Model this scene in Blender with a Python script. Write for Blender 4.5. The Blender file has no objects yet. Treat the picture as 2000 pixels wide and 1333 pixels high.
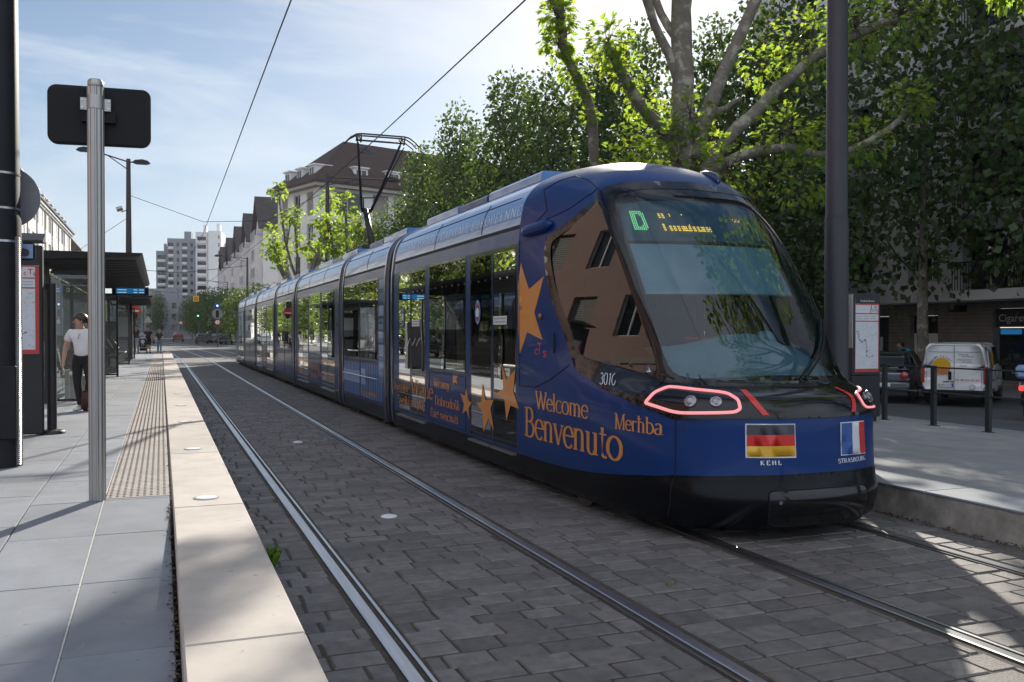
import bpy, bmesh, math, random
from mathutils import Vector, Matrix
from mathutils.geometry import delaunay_2d_cdt
rnd = random.Random(7)
R = math.radians
scene = bpy.context.scene
COL = scene.collection
# ---------------------------------------------------------------- camera
cam_data = bpy.data.cameras.new("camera"); cam = bpy.data.objects.new("camera", cam_data); COL.objects.link(cam)
cam.location = (0, 0, 1.6715)
cam.rotation_euler = (R(90 - 0.5955), 0, R(-21.0483))
cam_data.sensor_width = 36.0; cam_data.lens = 36.0 * 1780 / 2000
cam_data.clip_start = 0.05; cam_data.clip_end = 5000
scene.camera = cam
# ---------------------------------------------------------------- light, sky, exposure
SKY_STRENGTH = 0.05; FILL_CLOUD = (10.5, 11.4, 13.0)
SUN_AZ, SUN_EL = 29.5, 24.7          # azimuth from +Y towards +X, elevation
SUN_DIR = Vector((math.sin(R(SUN_AZ)) * math.cos(R(SUN_EL)), math.cos(R(SUN_AZ)) * math.cos(R(SUN_EL)), math.sin(R(SUN_EL))))
world = bpy.data.worlds.new("World"); scene.world = world; world.use_nodes = True
nt = world.node_tree; nt.nodes.clear()
sky = nt.nodes.new('ShaderNodeTexSky'); sky.sky_type = 'NISHITA'; sky.sun_disc = False
sky.sun_elevation = R(SUN_EL); sky.sun_rotation = R(SUN_AZ)
sky.air_density = 1.0; sky.dust_density = 0.5; sky.ozone_density = 2.2; sky.altitude = 100
tc = nt.nodes.new('ShaderNodeTexCoord')
mp = nt.nodes.new('ShaderNodeMapping'); mp.inputs['Scale'].default_value = (1.5, 2.6, 7.5); mp.inputs['Rotation'].default_value = (0.22, 0.30, 0.5)
nz = nt.nodes.new('ShaderNodeTexNoise'); nz.inputs['Scale'].default_value = 1.5; nz.inputs['Detail'].default_value = 8; nz.inputs['Roughness'].default_value = 0.6; nz.inputs['Distortion'].default_value = 0.7
cr = nt.nodes.new('ShaderNodeMapRange'); cr.inputs['From Min'].default_value = 0.46; cr.inputs['From Max'].default_value = 0.80; cr.inputs['To Min'].default_value = 0.0; cr.inputs['To Max'].default_value = 0.75
mx = nt.nodes.new('ShaderNodeMix'); mx.data_type = 'RGBA'
mx.inputs['B'].default_value = (11.0, 11.3, 11.6, 1)
# bright cloud bank added unseen behind the photographer to fill the shade
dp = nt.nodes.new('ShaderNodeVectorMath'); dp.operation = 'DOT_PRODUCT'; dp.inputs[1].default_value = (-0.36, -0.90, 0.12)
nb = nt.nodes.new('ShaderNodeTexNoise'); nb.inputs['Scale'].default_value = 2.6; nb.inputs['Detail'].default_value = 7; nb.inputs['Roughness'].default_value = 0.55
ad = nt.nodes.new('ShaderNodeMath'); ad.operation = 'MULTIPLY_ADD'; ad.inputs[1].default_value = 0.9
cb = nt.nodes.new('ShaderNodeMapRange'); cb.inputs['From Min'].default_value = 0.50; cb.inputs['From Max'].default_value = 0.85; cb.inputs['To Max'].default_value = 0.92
m2 = nt.nodes.new('ShaderNodeMix'); m2.data_type = 'RGBA'; m2.inputs['B'].default_value = (FILL_CLOUD[0], FILL_CLOUD[1], FILL_CLOUD[2], 1)
bg = nt.nodes.new('ShaderNodeBackground'); bg.inputs['Strength'].default_value = SKY_STRENGTH
wo = nt.nodes.new('ShaderNodeOutputWorld')
L = nt.links.new
L(tc.outputs['Generated'], mp.inputs['Vector']); L(mp.outputs['Vector'], nz.inputs['Vector']); L(nz.outputs['Fac'], cr.inputs['Value'])
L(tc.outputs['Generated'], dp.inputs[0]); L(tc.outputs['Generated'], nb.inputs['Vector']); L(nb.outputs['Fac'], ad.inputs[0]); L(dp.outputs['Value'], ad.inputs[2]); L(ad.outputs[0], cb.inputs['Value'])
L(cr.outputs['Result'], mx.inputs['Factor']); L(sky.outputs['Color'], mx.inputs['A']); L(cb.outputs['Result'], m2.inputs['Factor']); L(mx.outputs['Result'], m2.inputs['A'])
# pale haze low over the horizon
sx = nt.nodes.new('ShaderNodeSeparateXYZ'); hz = nt.nodes.new('ShaderNodeMapRange'); hz.interpolation_type = 'SMOOTHSTEP'
hz.inputs['From Min'].default_value = 0.36; hz.inputs['From Max'].default_value = 0.0; hz.inputs['To Max'].default_value = 0.65
m3 = nt.nodes.new('ShaderNodeMix'); m3.data_type = 'RGBA'; m3.inputs['B'].default_value = (5.7, 7.0, 8.8, 1)
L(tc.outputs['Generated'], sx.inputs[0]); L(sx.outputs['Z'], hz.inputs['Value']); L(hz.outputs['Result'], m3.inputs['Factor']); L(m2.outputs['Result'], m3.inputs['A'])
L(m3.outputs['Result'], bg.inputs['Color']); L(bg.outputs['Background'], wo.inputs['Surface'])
sun_d = bpy.data.lights.new("sun", 'SUN'); sun_d.energy = 4.2; sun_d.angle = R(0.55); sun_d.color = (1.0, 0.93, 0.82)
sun = bpy.data.objects.new("sun", sun_d); COL.objects.link(sun); sun.rotation_euler = (-SUN_DIR).to_track_quat('-Z', 'Y').to_euler()
scene.view_settings.view_transform = 'Standard'; scene.view_settings.look = 'None'
scene.view_settings.exposure = 0.95; scene.view_settings.gamma = 1.0; scene.view_settings.use_curve_mapping = False
scene.cycles.max_bounces = 8; scene.cycles.transparent_max_bounces = 12; scene.cycles.glossy_bounces = 4
scene.cycles.transmission_bounces = 6; scene.cycles.diffuse_bounces = 3; scene.cycles.caustics_reflective = False; scene.cycles.caustics_refractive = False
scene.cycles.use_denoising = True
scene.cycles.sample_clamp_indirect = 4.0
# ---------------------------------------------------------------- helpers
class MB:
    """collects faces; build() links them as ONE mesh object"""
    def __init__(s): s.v = []; s.f = []; s.m = []
    def add(s, vs, fs, m=0):
        b = len(s.v); s.v += [tuple(p) for p in vs]; s.f += [tuple(b + i for i in f) for f in fs]; s.m += [m] * len(fs); return s
    def quad(s, a, b, c, d, m=0): return s.add([a, b, c, d], [(0, 1, 2, 3)], m)
    def box(s, x0, x1, y0, y1, z0, z1, m=0, M=None):
        vs = [Vector(p) for p in ((x0,y0,z0),(x1,y0,z0),(x1,y1,z0),(x0,y1,z0),(x0,y0,z1),(x1,y0,z1),(x1,y1,z1),(x0,y1,z1))]
        if M is not None: vs = [M @ p for p in vs]
        return s.add(vs, [(3,2,1,0),(4,5,6,7),(0,1,5,4),(1,2,6,5),(2,3,7,6),(3,0,4,7)], m)
    def rbox(s, x0, x1, y0, y1, z0, z1, b, m=0, M=None):
        """box with all edges chamfered by b"""
        vs = []; idx = {}
        for ix, X in enumerate((x0, x1)):
            for iy, Y in enumerate((y0, y1)):
                for iz, Z in enumerate((z0, z1)):
                    sx, sy, sz = (1 if ix == 0 else -1), (1 if iy == 0 else -1), (1 if iz == 0 else -1)
                    for k, p in enumerate(((X, Y + sy*b, Z + sz*b), (X + sx*b, Y, Z + sz*b), (X + sx*b, Y + sy*b, Z))):
                        idx[(ix, iy, iz, k)] = len(vs); vs.append(Vector(p))
        if M is not None: vs = [M @ p for p in vs]
        g = lambda *a: idx[a]; fs = []
        for ix in (0, 1):
            q = [g(ix,0,0,0), g(ix,1,0,0), g(ix,1,1,0), g(ix,0,1,0)]; fs.append(tuple(q if ix else q[::-1]))
        for iy in (0, 1):
            q = [g(0,iy,0,1), g(1,iy,0,1), g(1,iy,1,1), g(0,iy,1,1)]; fs.append(tuple(q[::-1] if iy else q))
        for iz in (0, 1):
            q = [g(0,0,iz,2), g(1,0,iz,2), g(1,1,iz,2), g(0,1,iz,2)]; fs.append(tuple(q if iz else q[::-1]))
        for ix in (0, 1):
            for iy in (0, 1): fs.append((g(ix,iy,0,0), g(ix,iy,1,0), g(ix,iy,1,1), g(ix,iy,0,1)))
        for ix in (0, 1):
            for iz in (0, 1): fs.append((g(ix,0,iz,0), g(ix,1,iz,0), g(ix,1,iz,2), g(ix,0,iz,2)))
        for iy in (0, 1):
            for iz in (0, 1): fs.append((g(0,iy,iz,1), g(1,iy,iz,1), g(1,iy,iz,2), g(0,iy,iz,2)))
        for ix in (0, 1):
            for iy in (0, 1):
                for iz in (0, 1): fs.append((g(ix,iy,iz,0), g(ix,iy,iz,1), g(ix,iy,iz,2)))
        return s.add(vs, fs, m)
    def tube(s, pts, rad, n=10, m=0, cap=True, squash=1.0):
        pts = [Vector(p) for p in pts]; rs = rad if isinstance(rad, (list, tuple)) else [rad] * len(pts)
        rings = []; prev = None
        for i, p in enumerate(pts):
            d = (pts[min(i+1, len(pts)-1)] - pts[max(i-1, 0)])
            d = d.normalized() if d.length > 1e-9 else Vector((0,0,1))
            if prev is None:
                u = d.orthogonal().normalized() if abs(d.z) > .99 else d.cross(Vector((0,0,1))).normalized()
            else:
                u = prev - d * prev.dot(d); u = u.normalized() if u.length > 1e-6 else d.orthogonal().normalized()
            prev = u; w = d.cross(u)
            rings.append([p + (u * math.cos(2*math.pi*k/n) + w * math.sin(2*math.pi*k/n) * squash) * rs[i] for k in range(n)])
        vs = [q for r in rings for q in r]; fs = []
        for i in range(len(rings)-1):
            for k in range(n):
                a = i*n + k; b = i*n + (k+1) % n; fs.append((a, b, b+n, a+n))
        if cap: fs.append(tuple(range(n-1, -1, -1))); fs.append(tuple(range((len(rings)-1)*n, len(rings)*n)))
        return s.add(vs, fs, m)
    def cyl(s, p, q, r, n=16, m=0, r2=None): return s.tube([p, q], [r, r if r2 is None else r2], n, m)
    def lathe(s, prof, c=(0,0,0), n=20, m=0):
        vs = []; fs = []
        for (r_, z) in prof:
            for k in range(n): vs.append((c[0] + r_*math.cos(2*math.pi*k/n), c[1] + r_*math.sin(2*math.pi*k/n), c[2] + z))
        for i in range(len(prof)-1):
            for k in range(n):
                a = i*n+k; b = i*n+(k+1) % n; fs.append((a, b, b+n, a+n))
        fs.append(tuple(range(n-1, -1, -1))); fs.append(tuple(range((len(prof)-1)*n, len(prof)*n)))
        return s.add(vs, fs, m)
    def prism(s, poly, f0, f1, m=0):
        """poly: 2D list; f0, f1: functions 2D -> 3D for the two ends"""
        n = len(poly); vs = [f0(*p) for p in poly] + [f1(*p) for p in poly]
        fs = [tuple(range(n-1, -1, -1)), tuple(range(n, 2*n))] + [(i, (i+1) % n, n+(i+1) % n, n+i) for i in range(n)]
        return s.add(vs, fs, m)
    def build(s, name, mats, parent=None, smooth=False, angle=None):
        me = bpy.data.meshes.new(name); me.from_pydata(s.v, [], s.f); 
        ml = mats if isinstance(mats, (list, tuple)) else [mats]
        for mm in ml: me.materials.append(mm)
        if len(ml) > 1: me.polygons.foreach_set('material_index', s.m)
        return link(name, me, parent, smooth, angle)
def link(name, me, parent=None, smooth=False, angle=None):
    bm = bmesh.new(); bm.from_mesh(me)
    if smooth or angle:
        bmesh.ops.remove_doubles(bm, verts=bm.verts, dist=1e-5)
    bmesh.ops.recalc_face_normals(bm, faces=bm.faces) if len(bm.faces) < 60000 else None
    if smooth:
        for f in bm.faces: f.smooth = True
        if angle:
            for e in bm.edges:
                if len(e.link_faces) == 2 and e.calc_face_angle(0) > R(angle): e.smooth = False
    bm.to_mesh(me); bm.free(); me.update()
    o = bpy.data.objects.new(name, me); COL.objects.link(o)
    if parent is not None: o.parent = parent
    return o
def tag(o, label=None, cat=None, group=None, kind=None):
    if label: o['label'] = label
    if cat: o['category'] = cat
    if group: o['group'] = group
    if kind: o['kind'] = kind
    return o
def thing(name, label, cat, loc=(0,0,0), rz=0.0, group=None):
    o = bpy.data.objects.new(name, None); COL.objects.link(o); o.location = loc; o.rotation_euler = (0, 0, rz); o.empty_display_size = .2
    return tag(o, label, cat, group)
def copy_tree(o, parent=None):
    c = o.copy(); COL.objects.link(c)
    if parent is not None: c.parent = parent
    for ch in list(o.children): copy_tree(ch, c)
    return c
def struct(mb, name, mats, **k):
    o = mb.build(name, mats, **k); o['kind'] = 'structure'; return o
# ---------------------------------------------------------------- materials
def mat(name, col, rough=0.6, metal=0.0, var=0.0, vscale=6.0, bump=0.0, bscale=40.0, coat=0.0, island=0.0, spec=0.5, dirt=None, emit=None, alpha=None, stretch=(1,1,1), trans=0.0, wave=0.0):
    m = bpy.data.materials.new(name); m.use_nodes = True; t = m.node_tree; n = t.nodes; b = n['Principled BSDF']; l = t.links.new
    b.inputs['Base Color'].default_value = (*col, 1); b.inputs['Roughness'].default_value = rough; b.inputs['Metallic'].default_value = metal
    b.inputs['Specular IOR Level'].default_value = spec; b.inputs['Coat Weight'].default_value = coat; b.inputs['Coat Roughness'].default_value = 0.04
    if emit: b.inputs['Emission Color'].default_value = (*emit[0], 1); b.inputs['Emission Strength'].default_value = emit[1]
    if trans: b.inputs['Transmission Weight'].default_value = trans
    tcn = n.new('ShaderNodeTexCoord'); mpn = n.new('ShaderNodeMapping'); mpn.inputs['Scale'].default_value = stretch
    l(tcn.outputs['Object'], mpn.inputs['Vector'])
    cur = None
    def noise(scale, detail=5.0):
        q = n.new('ShaderNodeTexNoise'); q.inputs['Scale'].default_value = scale; q.inputs['Detail'].default_value = detail; q.inputs['Roughness'].default_value = .62
        l(mpn.outputs['Vector'], q.inputs['Vector']); return q
    if var or island or dirt:
        hsv = n.new('ShaderNodeHueSaturation'); hsv.inputs['Color'].default_value = (*col, 1)
        terms = None
        if var:
            q = noise(vscale); mr = n.new('ShaderNodeMapRange'); mr.inputs['From Min'].default_value = .3; mr.inputs['From Max'].default_value = .7
            mr.inputs['To Min'].default_value = 1 - var; mr.inputs['To Max'].default_value = 1 + var; l(q.outputs['Fac'], mr.inputs['Value']); terms = mr.outputs['Result']
        if island:
            g = n.new('ShaderNodeNewGeometry'); mr = n.new('ShaderNodeMapRange'); mr.inputs['To Min'].default_value = 1 - island; mr.inputs['To Max'].default_value = 1 + island
            l(g.outputs['Random Per Island'], mr.inputs['Value'])
            if terms is None: terms = mr.outputs['Result']
            else:
                mu = n.new('ShaderNodeMath'); mu.operation = 'MULTIPLY'; l(terms, mu.inputs[0]); l(mr.outputs['Result'], mu.inputs[1]); terms = mu.outputs[0]
        if terms is not None: l(terms, hsv.inputs['Value'])
        cur = hsv.outputs['Color']
        for dt in ([] if not dirt else ([dirt] if not isinstance(dirt, list) else dirt)):  # (colour, scale, lo, hi, amount)
            q = noise(dt[1], 8 if dt[1] < 8 else 2); mr = n.new('ShaderNodeMapRange'); mr.inputs['From Min'].default_value = dt[2]; mr.inputs['From Max'].default_value = dt[3]; mr.inputs['To Max'].default_value = dt[4]
            l(q.outputs['Fac'], mr.inputs['Value']); mi = n.new('ShaderNodeMix'); mi.data_type = 'RGBA'; mi.inputs['B'].default_value = (*dt[0], 1)
            l(mr.outputs['Result'], mi.inputs['Factor']); l(cur, mi.inputs['A']); cur = mi.outputs['Result']
        l(cur, b.inputs['Base Color'])
    if bump or wave:
        bn = n.new('ShaderNodeBump'); bn.inputs['Strength'].default_value = bump or 1.0; bn.inputs['Distance'].default_value = 0.01 if not wave else wave
        q = noise(bscale, 6 if not wave else 1); l(q.outputs['Fac'], bn.inputs['Height']); l(bn.outputs['Normal'], b.inputs['Normal'])
        if coat: l(bn.outputs['Normal'], b.inputs['Coat Normal'])
    return m
def glass_mat(name, tint, refl=1.0, rough=0.0, ior=1.5, wave=0.0, wscale=1.5, film=None):
    m = bpy.data.materials.new(name); m.use_nodes = True; t = m.node_tree; n = t.nodes; n.clear(); l = t.links.new
    o = n.new('ShaderNodeOutputMaterial'); tr = n.new('ShaderNodeBsdfTransparent'); tr.inputs['Color'].default_value = (*tint, 1)
    gl = n.new('ShaderNodeBsdfGlossy'); gl.inputs['Roughness'].default_value = rough; gl.inputs['Color'].default_value = (1, 1, 1, 1)
    fr = n.new('ShaderNodeFresnel'); fr.inputs['IOR'].default_value = ior
    mu = n.new('ShaderNodeMath'); mu.operation = 'MULTIPLY'; mu.inputs[1].default_value = refl; mu.use_clamp = True
    mi = n.new('ShaderNodeMixShader'); l(fr.outputs['Fac'], mu.inputs[0]); l(mu.outputs[0], mi.inputs['Fac'])
    base = tr.outputs[0]
    if film:
        df = n.new('ShaderNodeBsdfDiffuse'); df.inputs['Color'].default_value = (*film[0], 1); m2 = n.new('ShaderNodeMixShader'); m2.inputs['Fac'].default_value = film[1]
        l(base, m2.inputs[1]); l(df.outputs[0], m2.inputs[2]); base = m2.outputs[0]
    l(base, mi.inputs[1]); l(gl.outputs[0], mi.inputs[2]); l(mi.outputs[0], o.inputs['Surface'])
    if wave:
        tcn = n.new('ShaderNodeTexCoord'); q = n.new('ShaderNodeTexNoise'); q.inputs['Scale'].default_value = wscale; q.inputs['Detail'].default_value = 1
        bn = n.new('ShaderNodeBump'); bn.inputs['Distance'].default_value = wave; bn.inputs['Strength'].default_value = 1
        l(tcn.outputs['Object'], q.inputs['Vector']); l(q.outputs['Fac'], bn.inputs['Height']); l(bn.outputs['Normal'], gl.inputs['Normal'])
    return m
def leaf_mat(name, col, trans, mixf=0.5, var=0.35, rough=.45):
    m = bpy.data.materials.new(name); m.use_nodes = True; t = m.node_tree; n = t.nodes; n.clear(); l = t.links.new
    o = n.new('ShaderNodeOutputMaterial'); b = n.new('ShaderNodeBsdfPrincipled'); b.inputs['Roughness'].default_value = rough
    tl = n.new('ShaderNodeBsdfTranslucent'); mi = n.new('ShaderNodeMixShader'); mi.inputs['Fac'].default_value = mixf
    g = n.new('ShaderNodeNewGeometry')
    for colr, sock in ((col, b.inputs['Base Color']), (trans, tl.inputs['Color'])):
        h = n.new('ShaderNodeHueSaturation'); h.inputs['Color'].default_value = (*colr, 1)
        mr = n.new('ShaderNodeMapRange'); mr.inputs['To Min'].default_value = 1 - var; mr.inputs['To Max'].default_value = 1 + var; l(g.outputs['Random Per Island'], mr.inputs['Value'])
        m3 = n.new('ShaderNodeMapRange'); m3.inputs['To Min'].default_value = .485; m3.inputs['To Max'].default_value = .525
        wn = n.new('ShaderNodeMath'); wn.operation = 'FRACT'; w2 = n.new('ShaderNodeMath'); w2.operation = 'MULTIPLY'; w2.inputs[1].default_value = 7.31
        l(g.outputs['Random Per Island'], w2.inputs[0]); l(w2.outputs[0], wn.inputs[0]); l(wn.outputs[0], m3.inputs['Value'])
        l(mr.outputs['Result'], h.inputs['Value']); l(m3.outputs['Result'], h.inputs['Hue']); l(h.outputs['Color'], sock)
    l(b.outputs[0], mi.inputs[1]); l(tl.outputs[0], mi.inputs[2]); l(mi.outputs[0], o.inputs['Surface']); return m
def brick_mat(name, c1, c2, mortar, bw, bh, ms, plane='xy', rough=.85, bump=.4, var=.25, offset=.5):
    m = bpy.data.materials.new(name); m.use_nodes = True; t = m.node_tree; n = t.nodes; b = n['Principled BSDF']; l = t.links.new
    b.inputs['Roughness'].default_value = rough
    tcn = n.new('ShaderNodeTexCoord'); sp = n.new('ShaderNodeSeparateXYZ'); cb = n.new('ShaderNodeCombineXYZ'); l(tcn.outputs['Object'], sp.inputs[0])
    ax = {'xy': ('X', 'Y'), 'yz': ('Y', 'Z'), 'xz': ('X', 'Z')}[plane]; l(sp.outputs[ax[0]], cb.inputs[0]); l(sp.outputs[ax[1]], cb.inputs[1])
    br = n.new('ShaderNodeTexBrick'); br.inputs['Color1'].default_value = (*c1, 1); br.inputs['Color2'].default_value = (*c2, 1); br.inputs['Mortar'].default_value = (*mortar, 1)
    br.inputs['Scale'].default_value = 1; br.inputs['Brick Width'].default_value = bw; br.inputs['Row Height'].default_value = bh; br.inputs['Mortar Size'].default_value = ms; br.offset = offset
    l(cb.outputs[0], br.inputs['Vector'])
    q = n.new('ShaderNodeTexNoise'); q.inputs['Scale'].default_value = 3; q.inputs['Detail'].default_value = 8; l(tcn.outputs['Object'], q.inputs['Vector'])
    mr = n.new('ShaderNodeMapRange'); mr.inputs['From Min'].default_value = .3; mr.inputs['From Max'].default_value = .7; mr.inputs['To Min'].default_value = 1 - var; mr.inputs['To Max'].default_value = 1 + var; l(q.outputs['Fac'], mr.inputs['Value'])
    h = n.new('ShaderNodeHueSaturation'); l(br.outputs['Color'], h.inputs['Color']); l(mr.outputs['Result'], h.inputs['Value']); l(h.outputs['Color'], b.inputs['Base Color'])
    bn = n.new('ShaderNodeBump'); bn.inputs['Strength'].default_value = bump; bn.inputs['Distance'].default_value = .01; bn.invert = True; l(br.outputs['Fac'], bn.inputs['Height']); l(bn.outputs['Normal'], b.inputs['Normal'])
    return m
M = {}
M['asphalt'] = mat('asphalt', (.075,.078,.083), .92, var=.22, vscale=.8, bump=.5, bscale=220, dirt=((.11,.108,.10), .25, .5, .7, .5))
M['mortar'] = mat('joint_sand', (.07,.058,.047), .95, var=.35, vscale=9, bump=.8, bscale=160)
M['cobble'] = mat('cobble', (.146,.135,.131), .74, var=.26, vscale=11, bump=.6, bscale=70, island=.24, dirt=[((.20,.175,.145), 1.5, .52, .75, .6), ((.05,.047,.047), .8, .55, .75, .55)])
M['cobble_far'] = brick_mat('cobble_far', (.15,.142,.14), (.12,.115,.115), (.10,.09,.08), .27, .14, .012, 'xy', .85, .5, .25)
M['rail'] = mat('rail_steel', (.50,.51,.53), .33, 1.0, var=.15, vscale=4, stretch=(6,.4,6))
M['rail_side'] = mat('rail_groove', (.11,.098,.085), .6, .5, var=.3, vscale=8)
M['slab'] = mat('grey_slab', (.205,.222,.25), .85, var=.13, vscale=2.6, bump=.25, bscale=260, island=.08, dirt=[((.13,.135,.145), .7, .50, .72, .55), ((.09,.09,.095), 13, .70, .76, .65), ((.33,.33,.34), 9, .71, .76, .5)])
M['slab_joint'] = mat('light_joint', (.46,.45,.43), .9, var=.2, vscale=20)
M['beige'] = mat('beige_granite', (.455,.412,.368), .8, var=.09, vscale=3, bump=.35, bscale=300, island=.07, dirt=[((.27,.24,.21), 1.1, .50, .75, .55), ((.15,.135,.12), 15, .70, .76, .6)])
M['beige_side'] = mat('kerb_concrete', (.34,.305,.27), .9, var=.3, vscale=7, bump=.6, bscale=60, dirt=((.14,.12,.10), 2.5, .5, .7, .7))
M['tactile'] = mat('tactile_paving', (.31,.28,.258), .85, var=.12, vscale=3, bump=.2, bscale=200, island=.06)
M['stud'] = mat('tactile_stud', (.10,.078,.065), .7, var=.2)  # dark brown combines dirt with the painted-in shade on the domes
M['concrete'] = mat('concrete', (.27,.27,.275), .9, var=.14, vscale=2.5, bump=.35, bscale=80, dirt=((.24,.22,.2), 1.2, .52, .75, .5))
M['dark_metal'] = mat('dark_metal', (.012,.013,.016), .5, .1, spec=.3, var=.25, vscale=3, bump=.12, bscale=90)
M['mast'] = mat('mast_paint', (.055,.053,.062), .5, .1, var=.12, vscale=5, bump=.15, bscale=60)
M['charcoal'] = mat('charcoal_metal', (.022,.023,.025), .5, .1, var=.2, vscale=4)
M['black'] = mat('black_plastic', (.008,.008,.009), .6, spec=.3, var=.2)
M['rubber'] = mat('rubber', (.015,.015,.016), .85, var=.2, vscale=20)
M['alu'] = mat('brushed_aluminium', (.42,.41,.39), .38, .85, var=.08, vscale=8, stretch=(8,8,.5))
M['steel'] = mat('steel_band', (.55,.55,.56), .3, 1.0, var=.1)
M['white'] = mat('white_paint', (.78,.78,.78), .45, var=.04)
M['cream'] = mat('cream_render', (.66,.63,.58), .9, var=.07, vscale=.7, bump=.2, bscale=60)
M['white_render'] = mat('white_render', (.74,.73,.71), .9, var=.06, vscale=.6, bump=.2, bscale=60)
M['pink'] = mat('pink_render', (.42,.27,.225), .9, var=.10, vscale=.6, bump=.2, bscale=60)
M['greyr'] = mat('grey_render', (.25,.265,.29), .9, var=.1, vscale=.35, bump=.2, bscale=50)
M['lilac'] = mat('pale_concrete_render', (.70,.67,.67), .92, var=.1, vscale=.5, bump=.25, bscale=40, dirt=((.25,.23,.22), .5, .5, .75, .5))
M['brick'] = brick_mat('brown_brick', (.23,.18,.15), (.17,.135,.11), (.24,.21,.19), .22, .068, .01, 'yz', .9, .4, .2)
M['roof_brown'] = mat('roof_tiles', (.060,.036,.030), .85, var=.25, vscale=1.5, bump=.6, bscale=14, stretch=(1,1,3))
M['roof_dark'] = mat('dark_roof_tiles', (.060,.047,.047), .8, var=.25, vscale=1.2, bump=.6, bscale=14)
M['shutter'] = mat('wooden_shutter', (.16,.105,.07), .8, var=.2, vscale=3, stretch=(1,1,12))
M['frame_w'] = mat('white_window_frame', (.65,.65,.64), .5)
M['trim'] = mat('stone_trim', (.34,.31,.27), .85, var=.1, vscale=2)
M['pane'] = mat('window_pane', (.018,.022,.028), .04, var=.2, vscale=.4, spec=.8)
M['bark'] = mat('plane_bark', (.175,.155,.125), .9, var=.25, vscale=6, bump=.8, bscale=22, dirt=((.40,.37,.30), 3.2, .52, .60, .8))
M['bark_dark'] = mat('bark_dark', (.075,.06,.048), .95, var=.3, vscale=8, bump=.8, bscale=25)
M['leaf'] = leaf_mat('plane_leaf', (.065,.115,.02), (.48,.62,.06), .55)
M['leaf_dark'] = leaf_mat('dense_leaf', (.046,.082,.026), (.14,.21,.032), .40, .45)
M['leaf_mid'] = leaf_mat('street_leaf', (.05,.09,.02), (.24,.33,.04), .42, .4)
M['grass'] = leaf_mat('weed_leaf', (.08,.15,.02), (.35,.5,.05), .5)
M['glass'] = glass_mat('shelter_glass', (.80,.84,.83), 1.3, film=((.5,.5,.48), .10))
M['skin'] = mat('skin', (.46,.27,.20), .5, var=.06, vscale=12)
M['hair'] = mat('dark_hair', (.035,.020,.013), .45, var=.3, vscale=30)
M['hair_b'] = mat('brown_hair', (.16,.075,.03), .45, var=.3, vscale=30)
M['cloth_w'] = mat('white_cotton', (.72,.71,.70), .9, var=.08, vscale=18, bump=.3, bscale=40)
M['cloth_k'] = mat('black_cotton', (.014,.014,.017), .9, var=.2, vscale=18)
M['denim'] = mat('blue_denim', (.11,.17,.27), .9, var=.2, vscale=14)
M['denim_g'] = mat('pale_denim', (.30,.31,.34), .9, var=.2, vscale=14)
M['teal'] = mat('teal_nylon', (.02,.36,.42), .7, var=.15, vscale=10)
M['maroon'] = mat('maroon_leather', (.05,.012,.014), .5, var=.2)
M['red'] = mat('red_paint', (.55,.03,.02), .4)
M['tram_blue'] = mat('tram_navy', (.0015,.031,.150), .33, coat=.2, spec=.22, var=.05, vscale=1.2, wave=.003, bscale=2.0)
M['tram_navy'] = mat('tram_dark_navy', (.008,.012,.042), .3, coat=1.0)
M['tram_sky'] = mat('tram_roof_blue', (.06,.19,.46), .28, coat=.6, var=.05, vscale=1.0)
M['tram_black'] = mat('tram_black', (.004,.004,.006), .14, coat=.45, spec=.3, var=.2, vscale=3)
M['tram_skirt'] = mat('tram_skirt', (.003,.004,.006), .25, coat=.08, spec=.16, var=.3, vscale=4)
M['orange'] = mat('orange_vinyl', (.66,.26,.055), .4, coat=.3)
M['white_vinyl'] = mat('white_vinyl', (.68,.70,.74), .45)
M['pale_letter'] = mat('pale_letter', (.74,.78,.84), .4, coat=.8)
M['pale_vinyl'] = mat('pale_blue_vinyl', (.25,.38,.62), .4, coat=.5)
M['mid_vinyl'] = mat('mid_blue_vinyl', (.02,.09,.33), .35, coat=.6)
M['vred'] = mat('red_vinyl', (.62,.02,.016), .4, coat=.4)
M['vyellow'] = mat('yellow_vinyl', (.72,.40,.02), .4, coat=.4)
M['glass_tram'] = glass_mat('tram_window', (.085,.10,.10), 1.05, ior=1.5, wave=.0012, wscale=1.1)
M['glass_cab'] = glass_mat('tram_cab_window', (.26,.30,.29), 1.5, ior=1.55)
M['glass_ws'] = glass_mat('tram_windscreen', (.44,.67,.75), 1.5, ior=1.5, wave=.0006, wscale=.8)
M['interior'] = mat('tram_interior', (.34,.36,.38), .7, var=.08)
M['interior_d'] = mat('tram_interior_dark', (.075,.135,.155), .7, var=.1)
M['seat_f'] = mat('seat_fabric', (.012,.018,.03), .9, var=.2)
M['blind'] = mat('sun_blind', (.40,.43,.45), .8, var=.04)
M['dash'] = mat('dashboard', (.30,.36,.38), .55, var=.05)
M['bellows'] = mat('rubber_bellows', (.035,.034,.036), .7, var=.2)
M['lamp_pink'] = mat('lit_red_ring', (.5,.1,.1), .3, emit=((1.0, .36, .39), .46))
M['lens'] = mat('lamp_lens', (.30,.28,.30), .12, .7, var=.5, vscale=60)
M['led_g'] = mat('green_led', (.1,.3,.1), .5, emit=((.34, .9, .30), 1.3))
M['led_o'] = mat('orange_led', (.3,.15,.02), .5, emit=((1.0, .47, .05), 1.5))
M['refl_glow'] = mat('reflection_glow', (.8,.8,.8), .5, emit=((.9, 1.0, .92), .8))  # emission painted in as a reflection, not a lamp
M['screen'] = mat('blue_screen', (.005,.05,.14), .2, emit=((.01, .09, .22), .55))
M['screen_t'] = mat('screen_text', (.3,.5,.6), .5, emit=((.35, .6, .7), .45))
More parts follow.
